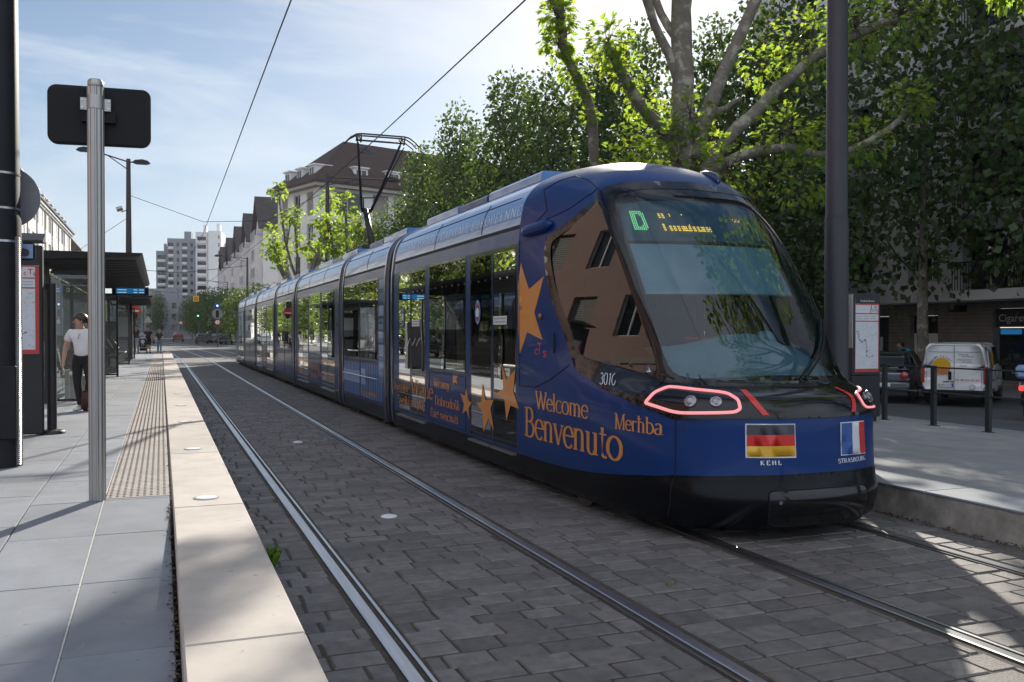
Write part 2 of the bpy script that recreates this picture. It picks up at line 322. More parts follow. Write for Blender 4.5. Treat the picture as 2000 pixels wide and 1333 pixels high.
M['go'] = mat('green_lamp', (.1,.5,.2), .4, emit=((.15, 1.0, .35), 1.2))
M['wlamp'] = mat('white_lamp', (.6,.7,.9), .4, emit=((.65, .85, 1.0), 1.2))
M['rlamp'] = mat('tail_lamp', (.45,.02,.02), .2, coat=.8, var=.3, vscale=20)
M['silver'] = mat('car_silver', (.20,.22,.25), .3, .5, coat=.8)
M['dark_car'] = mat('car_dark_grey', (.025,.03,.036), .3, .3, coat=1.0)
M['car_white'] = mat('car_white', (.80,.81,.83), .35, coat=.8)
M['car_glass'] = mat('car_glass', (.012,.016,.02), .05, spec=.9)
M['rim'] = mat('wheel_rim', (.33,.33,.34), .35, .8)
M['poster'] = mat('map_paper', (.62,.65,.68), .5, var=.05, vscale=8)
M['ink'] = mat('dark_ink', (.06,.065,.08), .6)
M['ink_l'] = mat('grey_ink', (.36,.38,.40), .6)
M['posterred'] = mat('poster_red', (.48,.055,.05), .5)
M['yellow'] = mat('yellow_sign', (.72,.38,.02), .5)
M['blue_sign'] = mat('blue_sign', (.01,.06,.30), .4)
M['litter'] = mat('dry_litter', (.085,.062,.042), .95, island=.45)
# ---------------------------------------------------------------- lettering
def sans(txt):
    """plain sans outline, cap height 1, baseline 0 -> (verts2d, faces, width)"""
    cu = bpy.data.curves.new('t', 'FONT'); cu.body = txt; cu.size = 1 / .69; cu.resolution_u = 3
    ob = bpy.data.objects.new('t', cu); me = ob.to_mesh()
    vs = [(v.co.x, v.co.y) for v in me.vertices]; fs = [tuple(p.vertices) for p in me.polygons]
    ob.to_mesh_clear(); bpy.data.objects.remove(ob); bpy.data.curves.remove(cu)
    return vs, fs, (max(v[0] for v in vs) if vs else 0)
def arc(cx, cy, rx, ry, a0, a1, n=14):
    return [(cx + rx*math.cos(R(a0 + (a1-a0)*i/n)), cy + ry*math.sin(R(a0 + (a1-a0)*i/n))) for i in range(n+1)]
X_ = .66   # x-height
def _o(cx, rx, ry=X_/2): return [arc(cx, ry, rx, ry, 0, 360, 22)]
def V(x, y0, y1): return [(x, y0), (x, y1)]
def glyph(c):
    """-> advance, strokes (pen polylines), serifs (x, y, halfwidth)"""
    h = X_; r = h/2
    G = {
    'l': (.30, [V(.15,0,1)], [(.15,0,.12),(.09,1,.07)]), 'i': (.30, [V(.15,0,h), V(.15,.86,.97)], [(.15,0,.12),(.09,h,.07)]),
    'ı': (.30, [V(.15,0,h)], [(.15,0,.12),(.09,h,.07)]),
    'j': (.28, [[(.15,h),(.15,-.12)] , arc(.02,-.12,.13,.14,0,-110,6), V(.15,.86,.97)], [(.09,h,.07)]),
    'o': (.58, _o(.29,.24), []), 'c': (.52, [arc(.29,r,.24,r,48,318,18)], []), 'e': (.52, [arc(.28,r,.23,r,5,318,18), [(.06,.37),(.5,.37)]], []),
    'b': (.60, [V(.13,0,1), arc(.29,r,.24,r,-135,135,16)], [(.07,1,.07)]), 'd': (.60, [V(.47,0,1), arc(.31,r,.24,r,45,315,16)], [(.41,1,.07),(.52,0,.07)]),
    'n': (.62, [V(.14,0,h), arc(.30,h-.2,.17,.19,150,0,8)+[(.47,0)]], [(.14,0,.11),(.47,0,.11),(.08,h,.07)]),
    'h': (.62, [V(.14,0,1), arc(.30,h-.2,.17,.19,150,0,8)+[(.47,0)]], [(.14,0,.11),(.47,0,.11),(.08,1,.07)]),
    'm': (.92, [V(.14,0,h), arc(.29,h-.2,.16,.19,150,0,8)+[(.45,0)], arc(.61,h-.2,.16,.19,150,0,8)+[(.77,0)]], [(.14,0,.11),(.45,0,.10),(.77,0,.11),(.08,h,.07)]),
    'u': (.62, [[(.14,h)]+arc(.30,.2,.16,.2,180,330,8), V(.47,0,h)], [(.08,h,.07),(.41,h,.07),(.53,0,.06)]),
    'v': (.56, [[(.07,h),(.28,0)], [(.28,0),(.49,h)]], [(.08,h,.10),(.49,h,.08)]),
    'w': (.82, [[(.07,h),(.25,0)],[(.25,0),(.41,h)],[(.41,h),(.58,0)],[(.58,0),(.75,h)]], [(.08,h,.10),(.41,h,.09),(.75,h,.08)]),
    'y': (.56, [[(.07,h),(.28,0)], [(.49,h),(.22,-.22),(.08,-.26)]], [(.08,h,.10),(.49,h,.08)]),
    'r': (.46, [V(.14,0,h), arc(.32,h-.2,.18,.18,160,50,6)], [(.14,0,.11),(.08,h,.07)]), 't': (.36, [[(.16,h+.2),(.16,.12)]+arc(.26,.12,.10,.12,180,320,5), [(.04,h),(.32,h)]], []),
    's': (.44, [arc(.22,h-.17,.15,.16,40,270,10)[:9]+arc(.22,.17,.16,.17,80,-140,10)], []),
    'a': (.52, [[(.40,.10),(.40,h-.2)]+arc(.25,h-.2,.15,.19,0,150,7), arc(.23,.17,.17,.17,75,330,9)], [(.45,0,.06)]),
    'z': (.50, [[(.06,h),(.42,h)],[(.42,h),(.07,0)],[(.07,0),(.44,0)]], []), 'k': (.60, [V(.14,0,1),[(.44,h),(.16,.28)],[(.24,.36),(.50,0)]], [(.14,0,.11),(.50,0,.10),(.44,h,.09),(.08,1,.07)]),
    'ħ': (.62, [V(.14,0,1), arc(.30,h-.2,.17,.19,150,0,8)+[(.47,0)], [(.02,.83),(.32,.83)]], [(.14,0,.11),(.47,0,.11),(.08,1,.07)]),
    'W': (1.02, [[(.06,1),(.29,0)],[(.29,0),(.50,.9)],[(.46,1),(.72,0)],[(.72,0),(.95,1)]], [(.08,1,.13),(.46,1,.12),(.94,1,.10)]),
    'V': (.74, [[(.07,1),(.36,0)],[(.36,0),(.66,1)]], [(.09,1,.13),(.65,1,.10)]),
    'B': (.70, [V(.16,0,1), [(.16,1),(.34,1)]+arc(.34,.765,.20,.235,90,-90,8)+[(.16,.53)], [(.34,.53)]+arc(.36,.265,.24,.265,90,-90,8)+[(.16,0)]], [(.12,0,.10),(.12,1,.10)]),
    'M': (.98, [V(.15,0,1),[(.15,1),(.48,0)],[(.48,0),(.80,1)],V(.82,0,1)], [(.15,0,.12),(.82,0,.13),(.10,1,.11),(.86,1,.11)]),
    'D': (.78, [V(.16,0,1),[(.16,1),(.32,1)]+arc(.32,.5,.36,.5,90,-90,14)+[(.16,0)]], [(.12,0,.10),(.12,1,.10)]),
    'E': (.66, [V(.16,0,1),[(.16,1),(.56,1),(.58,.82)],[(.16,.52),(.46,.52)],[(.16,0),(.58,0),(.61,.2)]], [(.12,0,.1),(.12,1,.1)]),
    'S': (.58, [arc(.29,.75,.20,.245,35,270,12)[:11]+arc(.29,.26,.23,.26,85,-145,12)], []),
    'U': (.76, [[(.15,1),(.15,.3)]+arc(.38,.3,.23,.3,180,360,10)+[(.61,1)]], [(.15,1,.12),(.61,1,.11)]),
    'T': (.66, [V(.33,0,1),[(.04,.84),(.05,1),(.61,1),(.62,.84)]], [(.33,0,.13)]), 'R': (.74, [V(.16,0,1),[(.16,1),(.34,1)]+arc(.34,.75,.22,.25,90,-90,8)+[(.16,.5)],[(.34,.5),(.66,0)]], [(.16,0,.12),(.12,1,.10),(.66,0,.09)]),
    'A': (.76, [[(.10,0),(.38,1)],[(.38,1),(.66,0)],[(.20,.34),(.57,.34)]], [(.10,0,.10),(.66,0,.12)]), 'O': (.80, [arc(.40,.5,.33,.5,0,360,24)], []),
    'G': (.78, [arc(.40,.5,.33,.5,40,330,20)+[(.70,.42)]], [(.68,.42,.1)]), 'C': (.72, [arc(.40,.5,.33,.5,42,318,20)], []),
    'P': (.66, [V(.16,0,1),[(.16,1),(.34,1)]+arc(.34,.74,.23,.26,90,-90,8)+[(.16,.48)]], [(.16,0,.12),(.12,1,.10)]), 'I': (.36, [V(.18,0,1)], [(.18,0,.12),(.18,1,.12)]),
    'L': (.62, [V(.16,0,1),[(.16,0),(.55,0),(.58,.22)]], [(.12,0,.1),(.16,1,.12)]), 'N': (.80, [V(.15,0,1),[(.15,1),(.65,0)],V(.65,0,1)], [(.15,0,.11),(.10,1,.1),(.65,1,.11)]),
    'K': (.76, [V(.16,0,1),[(.60,1),(.18,.42)],[(.28,.55),(.66,0)]], [(.16,0,.12),(.16,1,.12),(.66,0,.1),(.60,1,.1)]), 'H': (.82, [V(.16,0,1),V(.66,0,1),[(.16,.52),(.66,.52)]], [(.16,0,.12),(.16,1,.12),(.66,0,.12),(.66,1,.12)]),
    '3': (.54, [arc(.25,.75,.19,.245,140,-80,12)+arc(.25,.27,.23,.27,80,-145,12)], []), '0': (.56, [arc(.28,.5,.22,.5,0,360,22)], []), '1': (.44, [V(.24,0,1),[(.24,1),(.10,.88)]], [(.24,0,.12)]),
    ' ': (.32, [], [])}
    ext = {'š': ('s', [[(.13,.98),(.22,.83)],[(.22,.83),(.31,.98)]]), 'ā': ('a', [[(.12,.86),(.40,.86)]]), 'ę': ('e', [[(.36,.02),(.30,-.14),(.40,-.2)]]), 'ü': ('u', [V(.2,.82,.92),V(.41,.82,.92)]),
           'ö': ('o', [V(.2,.82,.92),V(.38,.82,.92)]), 'Ü': ('U', [V(.29,1.1,1.2),V(.47,1.1,1.2)]), 'É': ('E', [[(.30,1.08),(.44,1.24)]])}
    if c in ext:
        a, st, sf = G[ext[c][0]]; return a, list(st) + ext[c][1], sf
    return G[c]
def serif(txt, T=.145, t=.05, slant=0.0, space=0.0, serifs=True):
    """thick-and-thin pen lettering -> list of 2D quads, width; cap height 1"""
    qs = []; x = 0
    for ch in txt:
        adv, st, sf = glyph(ch)
        for pl in st:
            n = len(pl); dirs = []
            for i in range(n-1): dx, dy = pl[i+1][0]-pl[i][0], pl[i+1][1]-pl[i][1]; k = math.hypot(dx, dy) or 1; dirs.append((dx/k, dy/k))
            offs = []
            for i in range(n):
                a = dirs[max(i-1, 0)]; b = dirs[min(i, n-2)]; dx, dy = a[0]+b[0], a[1]+b[1]; k = math.hypot(dx, dy) or 1; dx, dy = dx/k, dy/k
                th = abs(dy); up = (dx*dy > .25 and n == 2)          # rising diagonals are thin
                w = (t + (T - t) * th**1.3) * (.5 if not up else .28)
                offs.append((-dy*w, dx*w))
            for i in range(n-1):
                p, q = pl[i], pl[i+1]; o, r = offs[i], offs[i+1]
                qs.append([(x+p[0]+o[0], p[1]+o[1]), (x+p[0]-o[0], p[1]-o[1]), (x+q[0]-r[0], q[1]-r[1]), (x+q[0]+r[0], q[1]+r[1])])
        if serifs:
            for sx, sy, hw in sf:
                y0, y1 = (sy, sy+t*.8) if sy < .5 else (sy-t*.8, sy)
                qs.append([(x+sx-hw, y0), (x+sx+hw, y0), (x+sx+hw, y1), (x+sx-hw, y1)])
        x += adv + space
    if slant: qs = [[(px + slant*py, py) for px, py in q] for q in qs]
    return qs, x - space
def put_sans(name, txt, f, h, m, parent=None, width=None, center=False, mb=None):
    vs, fs, w = sans(txt); sx = h if width is None else width / max(w, 1e-6); x0 = -w*sx/2 if center else 0
    b = mb or MB(); b.add([f(x0 + x*sx, y*h) for x, y in vs], fs)
    return None if mb else b.build(name, m, parent)
def put_serif(name, txt, f, h, width, m, parent=None, mb=None, **k):
    """f(x, y, lift) -> 3D"""
    qs, w = serif(txt, **k); sx = width / w; b = mb or MB()
    for i, q in enumerate(qs): b.add([f(px*sx, py*h, .0004*(i % 7)) for px, py in q], [(0,1,2,3)])
    return None if mb else b.build(name, m, parent)
# ---------------------------------------------------------------- ground, tracks, platforms
PH = .27                                                     # height of the platforms
def gz(x):                                                   # ground level right of the right-hand platform
    return -.02 if x < 6.3 else (-.02 - .02*(x-6.3)/6 if x < 12.4 else max(-.45, -.05 - .4*(x-12.4)/6.6))
mb = MB(); xs = [-900, -60, -20, -5, .5, 6.3, 12.4, 14, 16, 19, 26, 60, 900]; ys = [-400, -60, 0, 30, 60, 120, 300, 700, 2500]
for i in range(len(xs)-1):
    for j in range(len(ys)-1):
        x0, x1, y0, y1 = xs[i], xs[i+1], ys[j], ys[j+1]
        mb.quad((x0,y0,gz(x0)), (x1,y0,gz(x1)), (x1,y1,gz(x1)), (x0,y1,gz(x0)))
struct(mb, 'ground', M['asphalt'])
def shift(y): return 0.0 if y < 45 else -.9*((y-45)/43.0)**2 if y < 110 else -.9*(65/43.0)**2 - .0633*(y-110)      # the track bends gently left
# joint bed under the stones, and the smooth far part of the track bed
mb = MB(); mb.quad((.62,-6,-.008), (6.2,-6,-.008), (6.2,34,-.008), (.62,34,-.008)); struct(mb, 'track_bed', M['mortar'])
mb = MB(); yy = [34, 45, 50, 56, 62, 68, 76, 86, 98, 110, 130]
for a, b in zip(yy, yy[1:]): mb.quad((.62+shift(a),a,-.006), (6.2+shift(a),a,-.006), (6.2+shift(b),b,-.006), (.62+shift(b),b,-.006))
struct(mb, 'far_track_bed', M['cobble_far'])
RAILS = [1.14, 2.645, 4.085, 5.59]
mb = MB(); rs = random.Random(3); y = 1.2; row = 0
bands = [(.625, 1.07), (1.235, 2.55), (2.74, 3.99), (4.18, 5.495), (5.685, 6.2)]
while y < 34:
    dy = rs.uniform(.175, .225)
    wob = rs.uniform(-.012, .012)
    for (bx0, bx1) in bands:
        x = bx0 - rs.uniform(0, .15)
        while x < bx1:
            w = rs.uniform(.23, .37); a, b = max(x, bx0), min(x+w, bx1); x += w
            if b - a < .05: continue
            g = rs.uniform(.005, .010); c = rs.uniform(.006, .010); zt = rs.uniform(-.002, .002); sl = .012*math.sin((a+b)*1.3 + row*.25)
            j = lambda: rs.uniform(-.004, .004)
            lo = [(a+g+j(), y+g+wob+sl+j()), (b-g+j(), y+g+wob+sl+j()), (b-g+j(), y+dy-g+wob+sl+j()), (a+g+j(), y+dy-g+wob+sl+j())]
            cx, cy = sum(p[0] for p in lo)/4, sum(p[1] for p in lo)/4
            hi = [(p[0] + (c if p[0] < cx else -c), p[1] + (c if p[1] < cy else -c), zt + rs.uniform(-.0015, .0015)) for p in lo]
            mb.add([(p[0], p[1], zt-.010) for p in lo] + hi, [(4,5,6,7), (0,1,5,4), (1,2,6,5), (2,3,7,6), (3,0,4,7)])
    y += dy; row += 1
struct(mb, 'cobble_paving', M['cobble'])
# rails: head, groove, guard
RL = ['steel rail nearest the left platform, bright along its head', 'steel rail second from the left platform, between the two light ground studs and the tram', 'steel rail running under the side of the tram nearest the left platform', 'steel rail running under the tram on the side of the right platform']
for i, x in enumerate(RAILS):
    s = 1 if i % 2 == 0 else -1                              # groove side (inside of the gauge)
    prof = [(-.045,-.02), (-.045,.004), (-.036,.007), (.024,.007), (.030,.002), (.033,-.025), (.062,-.025), (.064,.001), (.082,.003), (.086,-.02)]
    yv = [-4, 45] + [45+5*k for k in range(1, 22)]; mb = MB(); n = len(prof)
    vs = [(x + s*px + shift(q), q, pz) for q in yv for px, pz in prof]
    for a in range(len(yv)-1):
        for k in range(n-1):
            mb.add([vs[a*n+k], vs[a*n+k+1], vs[(a+1)*n+k+1], vs[(a+1)*n+k]], [(0,1,2,3)], 0 if k in (1,2,3,7) else 1)
    o = mb.build('tram_rail', [M['rail'], M['rail_side']]); tag(o, RL[i], 'rail', 'rails of the two tram tracks')
# left platform: core, slabs, tactile strip, kerb stones
def drop(y): return -.034*max(0.0, 8.32-y)                       # the paving ramps down at this end of the platform
mb = MB(); mb.box(-4.6, .56, 8.3, 66, -.05, PH-.035); mb.box(-4.6, .56, -4, 8.296, -.2, -.16)
struct(mb, 'platform_base', M['beige_side'])
mb = MB(); rs = random.Random(5)
cols = [(-4.6,-4.05),(-4.05,-3.5),(-3.5,-2.9),(-2.9,-2.3),(-2.3,-1.7),(-1.7,-1.0),(-1.0,-.45),(-.45,.062)]
for ci, (a, b) in enumerate(cols):
    y = -4 + .45 + (0 if ci >= 6 else rs.uniform(0, .6))
    while y < 66:
        y1 = min(y + 1.18, 66)
        if ci == 7 and y1 > 8.32:
            if y < 8.32: y1 = 8.32
            else: break
        k0 = len(mb.v); mb.rbox(a+.004, b-.004, y+.004, y1-.004, PH-.05, PH + rs.uniform(-.0012, .0012), .004)
        mb.v[k0:] = [(p[0], p[1], p[2]+drop(p[1])) for p in mb.v[k0:]]
        y = y1
struct(mb, 'platform_paving', M['slab'])
mb = MB()
for a, c in ((-4, 8.32), (8.32, 66)): k0 = len(mb.v); mb.box(-.4545, -.4455, a, c, PH-.03, PH+.0022); mb.v[k0:] = [(p[0], p[1], p[2]+drop(p[1])) for p in mb.v[k0:]]
struct(mb, 'paving_joint', M['slab_joint'])
mb = MB(); y = 8.32
while y < 66: mb.rbox(-.44, .060, y+.003, y+.417, PH-.04, PH+.002, .003); y += .42
struct(mb, 'tactile_strip', M['tactile'])
mb = MB(); y = 8.39
while y < 40:
    for k in range(9):
        x = -.405 + k*.0535; n = 8 if y < 16 else 5
        vs = [(x+r_*math.cos(2*math.pi*q/n), y+r_*math.sin(2*math.pi*q/n), PH+z) for r_, z in ((.0155,.001),(.0105,.0065)) for q in range(n)]
        mb.add(vs, [(q, (q+1) % n, n+(q+1) % n, n+q) for q in range(n)] + [tuple(range(n, 2*n))])
    y += .0525*1.6 if y < 40 else .2
struct(mb, 'tactile_studs', M['stud'])
mb = MB(); y = .88
while y < 66:
    mb.rbox(.082, .618, y+.004, min(y+3.385, 66)-.004, -.03, PH+.012, .010, 0 if True else 1); y += 3.385
mb.rbox(.082, .618, -4, .876, -.03, PH+.012, .010)
struct(mb, 'platform_kerb', M['beige'])
# dry leaf litter in the gap behind the kerb stones: small curled scraps
mb = MB(); rs = random.Random(11)
for k in range(420):
    y = rs.uniform(2.2, 7.9) if k < 360 else rs.uniform(1.5, 12); x = .060 - abs(rs.gauss(0, .018)) + .012; z = PH + drop(y) + .003 + rs.random()*.012; s = rs.uniform(.004, .016); a = rs.uniform(0, 6.3)
    c, q = math.cos(a)*s, math.sin(a)*s
    mb.add([(x-c,y-q,z), (x+q*.6,y-c*.6,z+rs.uniform(0,s)), (x+c,y+q,z+.002), (x-q*.6,y+c*.6,z+rs.uniform(0,s))], [(0,1,2,3)])
tag(mb.build('leaf_litter', M['litter']), 'dry brown leaf litter and dirt in the gap behind the pale kerb stones', kind='stuff')
mb = MB()
for k in range(500):                                         # moss and litter at the foot of the right platform
    y = rs.uniform(1, 9); x = 6.2 - abs(rs.gauss(0, .06)); z = .0 + rs.random()*.02; s = rs.uniform(.006, .022); a = rs.uniform(0, 6.3); c, q = math.cos(a)*s, math.sin(a)*s
    mb.add([(x-c,y-q,z), (x+q*.6,y-c*.6,z+rs.uniform(0,s)), (x+c,y+q,z+.004), (x-q*.6,y+c*.6,z+rs.uniform(0,s))], [(0,1,2,3)])
tag(mb.build('kerb_debris', M['litter']), 'dark debris and moss along the foot of the right platform wall', kind='stuff')
# weeds
def weed(name, loc, n, h, label, seed):
    q = random.Random(seed); mb = MB(); 
    for k in range(n):
        a = q.uniform(0, 6.3); l = h*q.uniform(.5, 1); b = Vector((q.gauss(0,.02), q.gauss(0,.03), 0)); t = b + Vector((math.cos(a)*l*.5, math.sin(a)*l*.5, l)); w = Vector((-math.sin(a), math.cos(a), 0))*l*.22; mid = (b+t)/2 + Vector((0,0,l*.16))
        mb.add([b, mid+w, t, mid-w], [(0,1,2,3)])
    o = mb.build(name, M['grass']); o.location = loc; return tag(o, label, 'weed')
weed('weed_plant', (.70, 6.55, 0), 40, .17, 'bright green leafy weed at the foot of the pale kerb near the camera', 1)
weed('weed_plant', (.70, 14.0, 0), 22, .13, 'small green weed at the foot of the pale kerb farther along', 2)
weed('weed_plant', (.68, 5.75, 0), 10, .08, 'tiny green sprig below the leafy weed at the kerb foot', 3)
weed('weed_plant', (3.1, 5.2, 0), 9, .05, 'tiny green sprout between cobbles right of the left track', 4)
weed('weed_plant', (2.05, 3.05, 0), 12, .05, 'low green sprout between the cobbles at the bottom edge of the picture', 5)
# uplights in the kerb and studs between the rails
UL = ['white round uplight in the pale kerb, nearest to the camera', 'white round uplight in the pale kerb, second from the camera', 'white round uplight in the pale kerb, third from the camera', 'white round uplight in the pale kerb, fourth from the camera', 'white round uplight in the pale kerb, fifth from the camera']
for k, y in enumerate((8.0, 11.4, 14.85, 18.2, 21.6)):
    t = thing('ground_light', UL[k], 'ground light', (.345, y, PH+.012), 0, 'lights set in the pale platform kerb')
    b = MB(); b.lathe([(.105,0),(.105,.004),(.085,.006)], n=28); b.build('ring', M['alu'], t)
    b = MB(); b.lathe([(.083,.0045),(.083,.009),(.06,.012)], n=28); b.build('lens', M['white'], t)
for k, y in enumerate((8.05, 13.94)):
    b = MB(); b.lathe([(.075,0),(.072,.008),(.05,.018),(.02,.022)], n=20); o = b.build('ground_stud', M['white_vinyl'], smooth=True, angle=40); o.location = (1.91, y, .002)
    tag(o, ('white domed stud between the rails of the empty track, nearer of two', 'white domed stud between the rails of the empty track, farther of two')[k], 'stud', 'white studs between the rails')
# right platform: concrete edge wall, pale coping, grey paving falling towards the road
mb = MB(); mb.rbox(6.2, 6.56, -4, 66, -.05, PH-.002, .012); struct(mb, 'right_platform_wall', M['beige_side'])
def rz(x): return PH - .14*(x-6.2)/5.7
mb = MB(); y = -3.5; rs = random.Random(8)
while y < 66: mb.rbox(6.19, 6.72, y+.004, y+1.196, PH-.01, PH+.012, .006); y += 1.2
struct(mb, 'right_platform_coping', M['slab'])
mb = MB()
for a, b in ((6.724, 7.6), (7.606, 9.2), (9.206, 10.6), (10.606, 12.15)):
    y = -4
    while y < 66:
        y1 = y + 1.2
        mb.add([(a,y+.003,rz(a)),(b,y+.003,rz(b)),(b,y1-.003,rz(b)),(a,y1-.003,rz(a)),(a,y+.003,-.1),(b,y+.003,-.1),(b,y1-.003,-.1),(a,y1-.003,-.1)], [(0,1,2,3),(0,4,5,1),(1,5,6,2),(2,6,7,3),(3,7,4,0)]); y = y1
struct(mb, 'right_platform_paving', M['concrete'])
mb = MB(); mb.rbox(12.156, 12.42, -4, 66, -.12, rz(12.15)+.006, .015); struct(mb, 'road_kerb', M['slab'])
mb = MB(); rs = random.Random(2)                             # two rows of setts edging the parking bays
for rx in (14.3, 14.45):
    y = -2
    while y < 40: l = rs.uniform(.12, .2); mb.rbox(rx, rx+.13, y, y+l-.015, gz(rx)-.03, gz(rx)+.012, .006); y += l
struct(mb, 'parking_edge_setts', M['slab'])
mb = MB(); mb.box(25.2, 28.4, -20, 60, -.6, -.33); struct(mb, 'right_pavement', M['concrete'])
# far street: pavements and a pale crossing band
mb = MB(); mb.box(-14.2, -10.2, -30, 230, -.1, .10); struct(mb, 'left_pavement', M['concrete'])
mb = MB(); mb.quad((-6,88,-.012),(16,88,-.012),(16,93,-.012),(-6,93,-.012)); struct(mb, 'crossing_band', M['concrete'])
mb = MB(); mb.box(9.4, 15.0, 70, 260, -.1, .11); struct(mb, 'far_right_pavement', M['concrete'])
# ---------------------------------------------------------------- buildings
def wall_panel(mb, W, H, rects, depth, xf=None, m=0, z0=0.0):
    """wall in local x (along), y (inward), z (up) with openings and their reveals"""
    f = xf or (lambda x, y, z: (x, y, z))
    xs = sorted({0.0, W} | {r[0] for r in rects} | {r[1] for r in rects}); zs = sorted({z0, H} | {r[2] for r in rects} | {r[3] for r in rects})
    for i in range(len(xs)-1):
        for j in range(len(zs)-1):
            cx, cz = (xs[i]+xs[i+1])/2, (zs[j]+zs[j+1])/2
            if any(r[0] < cx < r[1] and r[2] < cz < r[3] for r in rects): continue
            mb.quad(f(xs[i],0,zs[j]), f(xs[i+1],0,zs[j]), f(xs[i+1],0,zs[j+1]), f(xs[i],0,zs[j+1]), m)
    for r in rects:
        a, b, c, d = r[:4]; q = [(a,c),(b,c),(b,d),(a,d)]
        for k in range(4):
            p, s = q[k], q[(k+1) % 4]; mb.quad(f(p[0],0,p[1]), f(p[0],depth,p[1]), f(s[0],depth,s[1]), f(s[0],0,s[1]), m)
_wc = {}
def window_mesh(w, h, kind):
    k = (round(w,2), round(h,2), kind)
    if k in _wc: return _wc[k]
    b = MB(); fr = .06 if w < 1.6 else .07
    if kind == 'roller': # closed beige roller shutter with slats
        b.quad((0,.0,0),(w,.0,0),(w,.0,h),(0,.0,h), 0)
        n = int(h/.11)
        for i in range(n): b.box(.02, w-.02, -.022, -.004, i*h/n+.01, (i+1)*h/n-.008, 1)
        mats = [M['pane'], M['trim']]
    elif kind == 'shutter':
        nl = 3 if w > 1.8 else 2
        b.quad((0,.0,0),(w,.0,0),(w,.0,h),(0,.0,h), 0)
        for i in range(nl):
            x0, x1 = i*w/nl+.02, (i+1)*w/nl-.02; b.box(x0, x1, -.05, -.01, .02, h-.02, 1)
        mats = [M['pane'], M['shutter']]
    else:
        b.quad((0,.01,0),(w,.01,0),(w,.01,h),(0,.01,h), 0)
        for (x0,x1,z0,z1) in [(0,fr,0,h),(w-fr,w,0,h),(fr,w-fr,0,fr),(fr,w-fr,h-fr,h)] + ([(w/2-.03,w/2+.03,fr,h-fr)] if w > .8 else []) + ([(fr,w/2-.03,h*.68,h*.68+.045),(w/2+.03,w-fr,h*.68,h*.68+.045)] if kind == 'cross' else []):
            b.box(x0,x1,-.05,.005,z0,z1,1)
        mats = [M['pane'], M['frame_w'] if kind != 'dark' else M['dark_metal']]
    o = b.build('window', mats); me = o.data; bpy.data.objects.remove(o); _wc[k] = me; return me
def add_windows(root, rects, depth, xf=None, rz=0.0, sills=True):
    f = xf or (lambda x, y, z: (x, y, z))
    for r in rects:
        o = bpy.data.objects.new('window', window_mesh(r[1]-r[0], r[3]-r[2], r[4])); COL.objects.link(o); o.parent = root
        o.location = f(r[0], depth-.02, r[2]); o.rotation_euler = (0, 0, rz)
def grid_rects(W, H, nx, floors, w, h, sill, fh, kinds, x0=None, z0=3.6, groups=None):
    out = []; pitch = W / nx
    for fl in range(floors):
        for i in range(nx):
            ww = w if not groups else groups[i % len(groups)]
            cx = (i+.5)*pitch; k = kinds[(i*3 + fl*5 + i//4) % len(kinds)] if not groups else kinds[i % len(kinds)]
            out.append((cx-ww/2, cx+ww/2, z0+fl*fh+sill, z0+fl*fh+sill+h, k))
    return out
def solid_sides(mb, W, D, H, m=0, z0=0.0, top=True):
    mb.quad((W,0,z0),(W,D,z0),(W,D,H),(W,0,H), m); mb.quad((W,D,z0),(0,D,z0),(0,D,H),(W,D,H), m); mb.quad((0,D,z0),(0,0,z0),(0,0,H),(0,D,H), m)
    if top: mb.quad((0,0,H),(W,0,H),(W,D,H),(0,D,H), m)
def hip_roof(W, D, H, rh, ov=.5, inset=None, th=.22, m=0):
    b = MB(); i = D/2 if inset is None else inset
    e = [(-ov,-ov,H),(W+ov,-ov,H),(W+ov,D+ov,H),(-ov,D+ov,H)]; r0, r1 = (i, D/2, H+rh), (W-i, D/2, H+rh)
    lo = [(x,y,z-th) for x,y,z in e]
    b.add(e + [r0, r1] + lo, [(0,1,5,4),(1,2,5),(2,3,4,5),(3,0,4),(0,6,7,1),(1,7,8,2),(2,8,9,3),(3,9,6,0),(9,8,7,6)], m); return b
def dormer(root, x, y, z, w, h, d, face=-1, mats=None, roofm=None):
    """small roof dormer with its own window; local facade direction -y"""
    b = MB(); b.box(x-w/2, x+w/2, y, y+d, z, z+h); b.box(x-w/2-.15, x+w/2+.15, y-.2, y+d, z+h, z+h+.14); dm = b.build('dormer', mats or M['white_render'], root)
    o = bpy.data.objects.new('window', window_mesh(w-.4, h-.35, 'plain')); COL.objects.link(o); o.parent = dm; o.location = (x-w/2+.2, y-.03, z+.18)
def street_block(label, O, rz, W, D, H, rects, wallm, roofm, rh, depth=.18, cornice=True, ridge_inset=None, bands=(), group=None, name='apartment_block'):
    t = thing(name, label, 'building', O, rz, group)
    b = MB(); wall_panel(b, W, H, rects, depth); solid_sides(b, W, D, H); b.build('wall', wallm, t)
    add_windows(t, rects, depth)
    hip_roof(W, D, H, rh, .6, ridge_inset).build('roof', roofm, t)
    if cornice:
        b = MB(); b.box(-.3, W+.3, -.42, -.003, H-.55, H-.225); b.box(-.15, W+.15, -.22, -.003, H-.8, H-.553); b.build('cornice', M['trim'] if wallm is not M['white_render'] else M['white_render'], t)
    for z in bands:
        b = MB(); b.box(0, W, -.06, -.003, z, z+.22); b.build('band', M['trim'], t)
    return t
U90 = R(90)
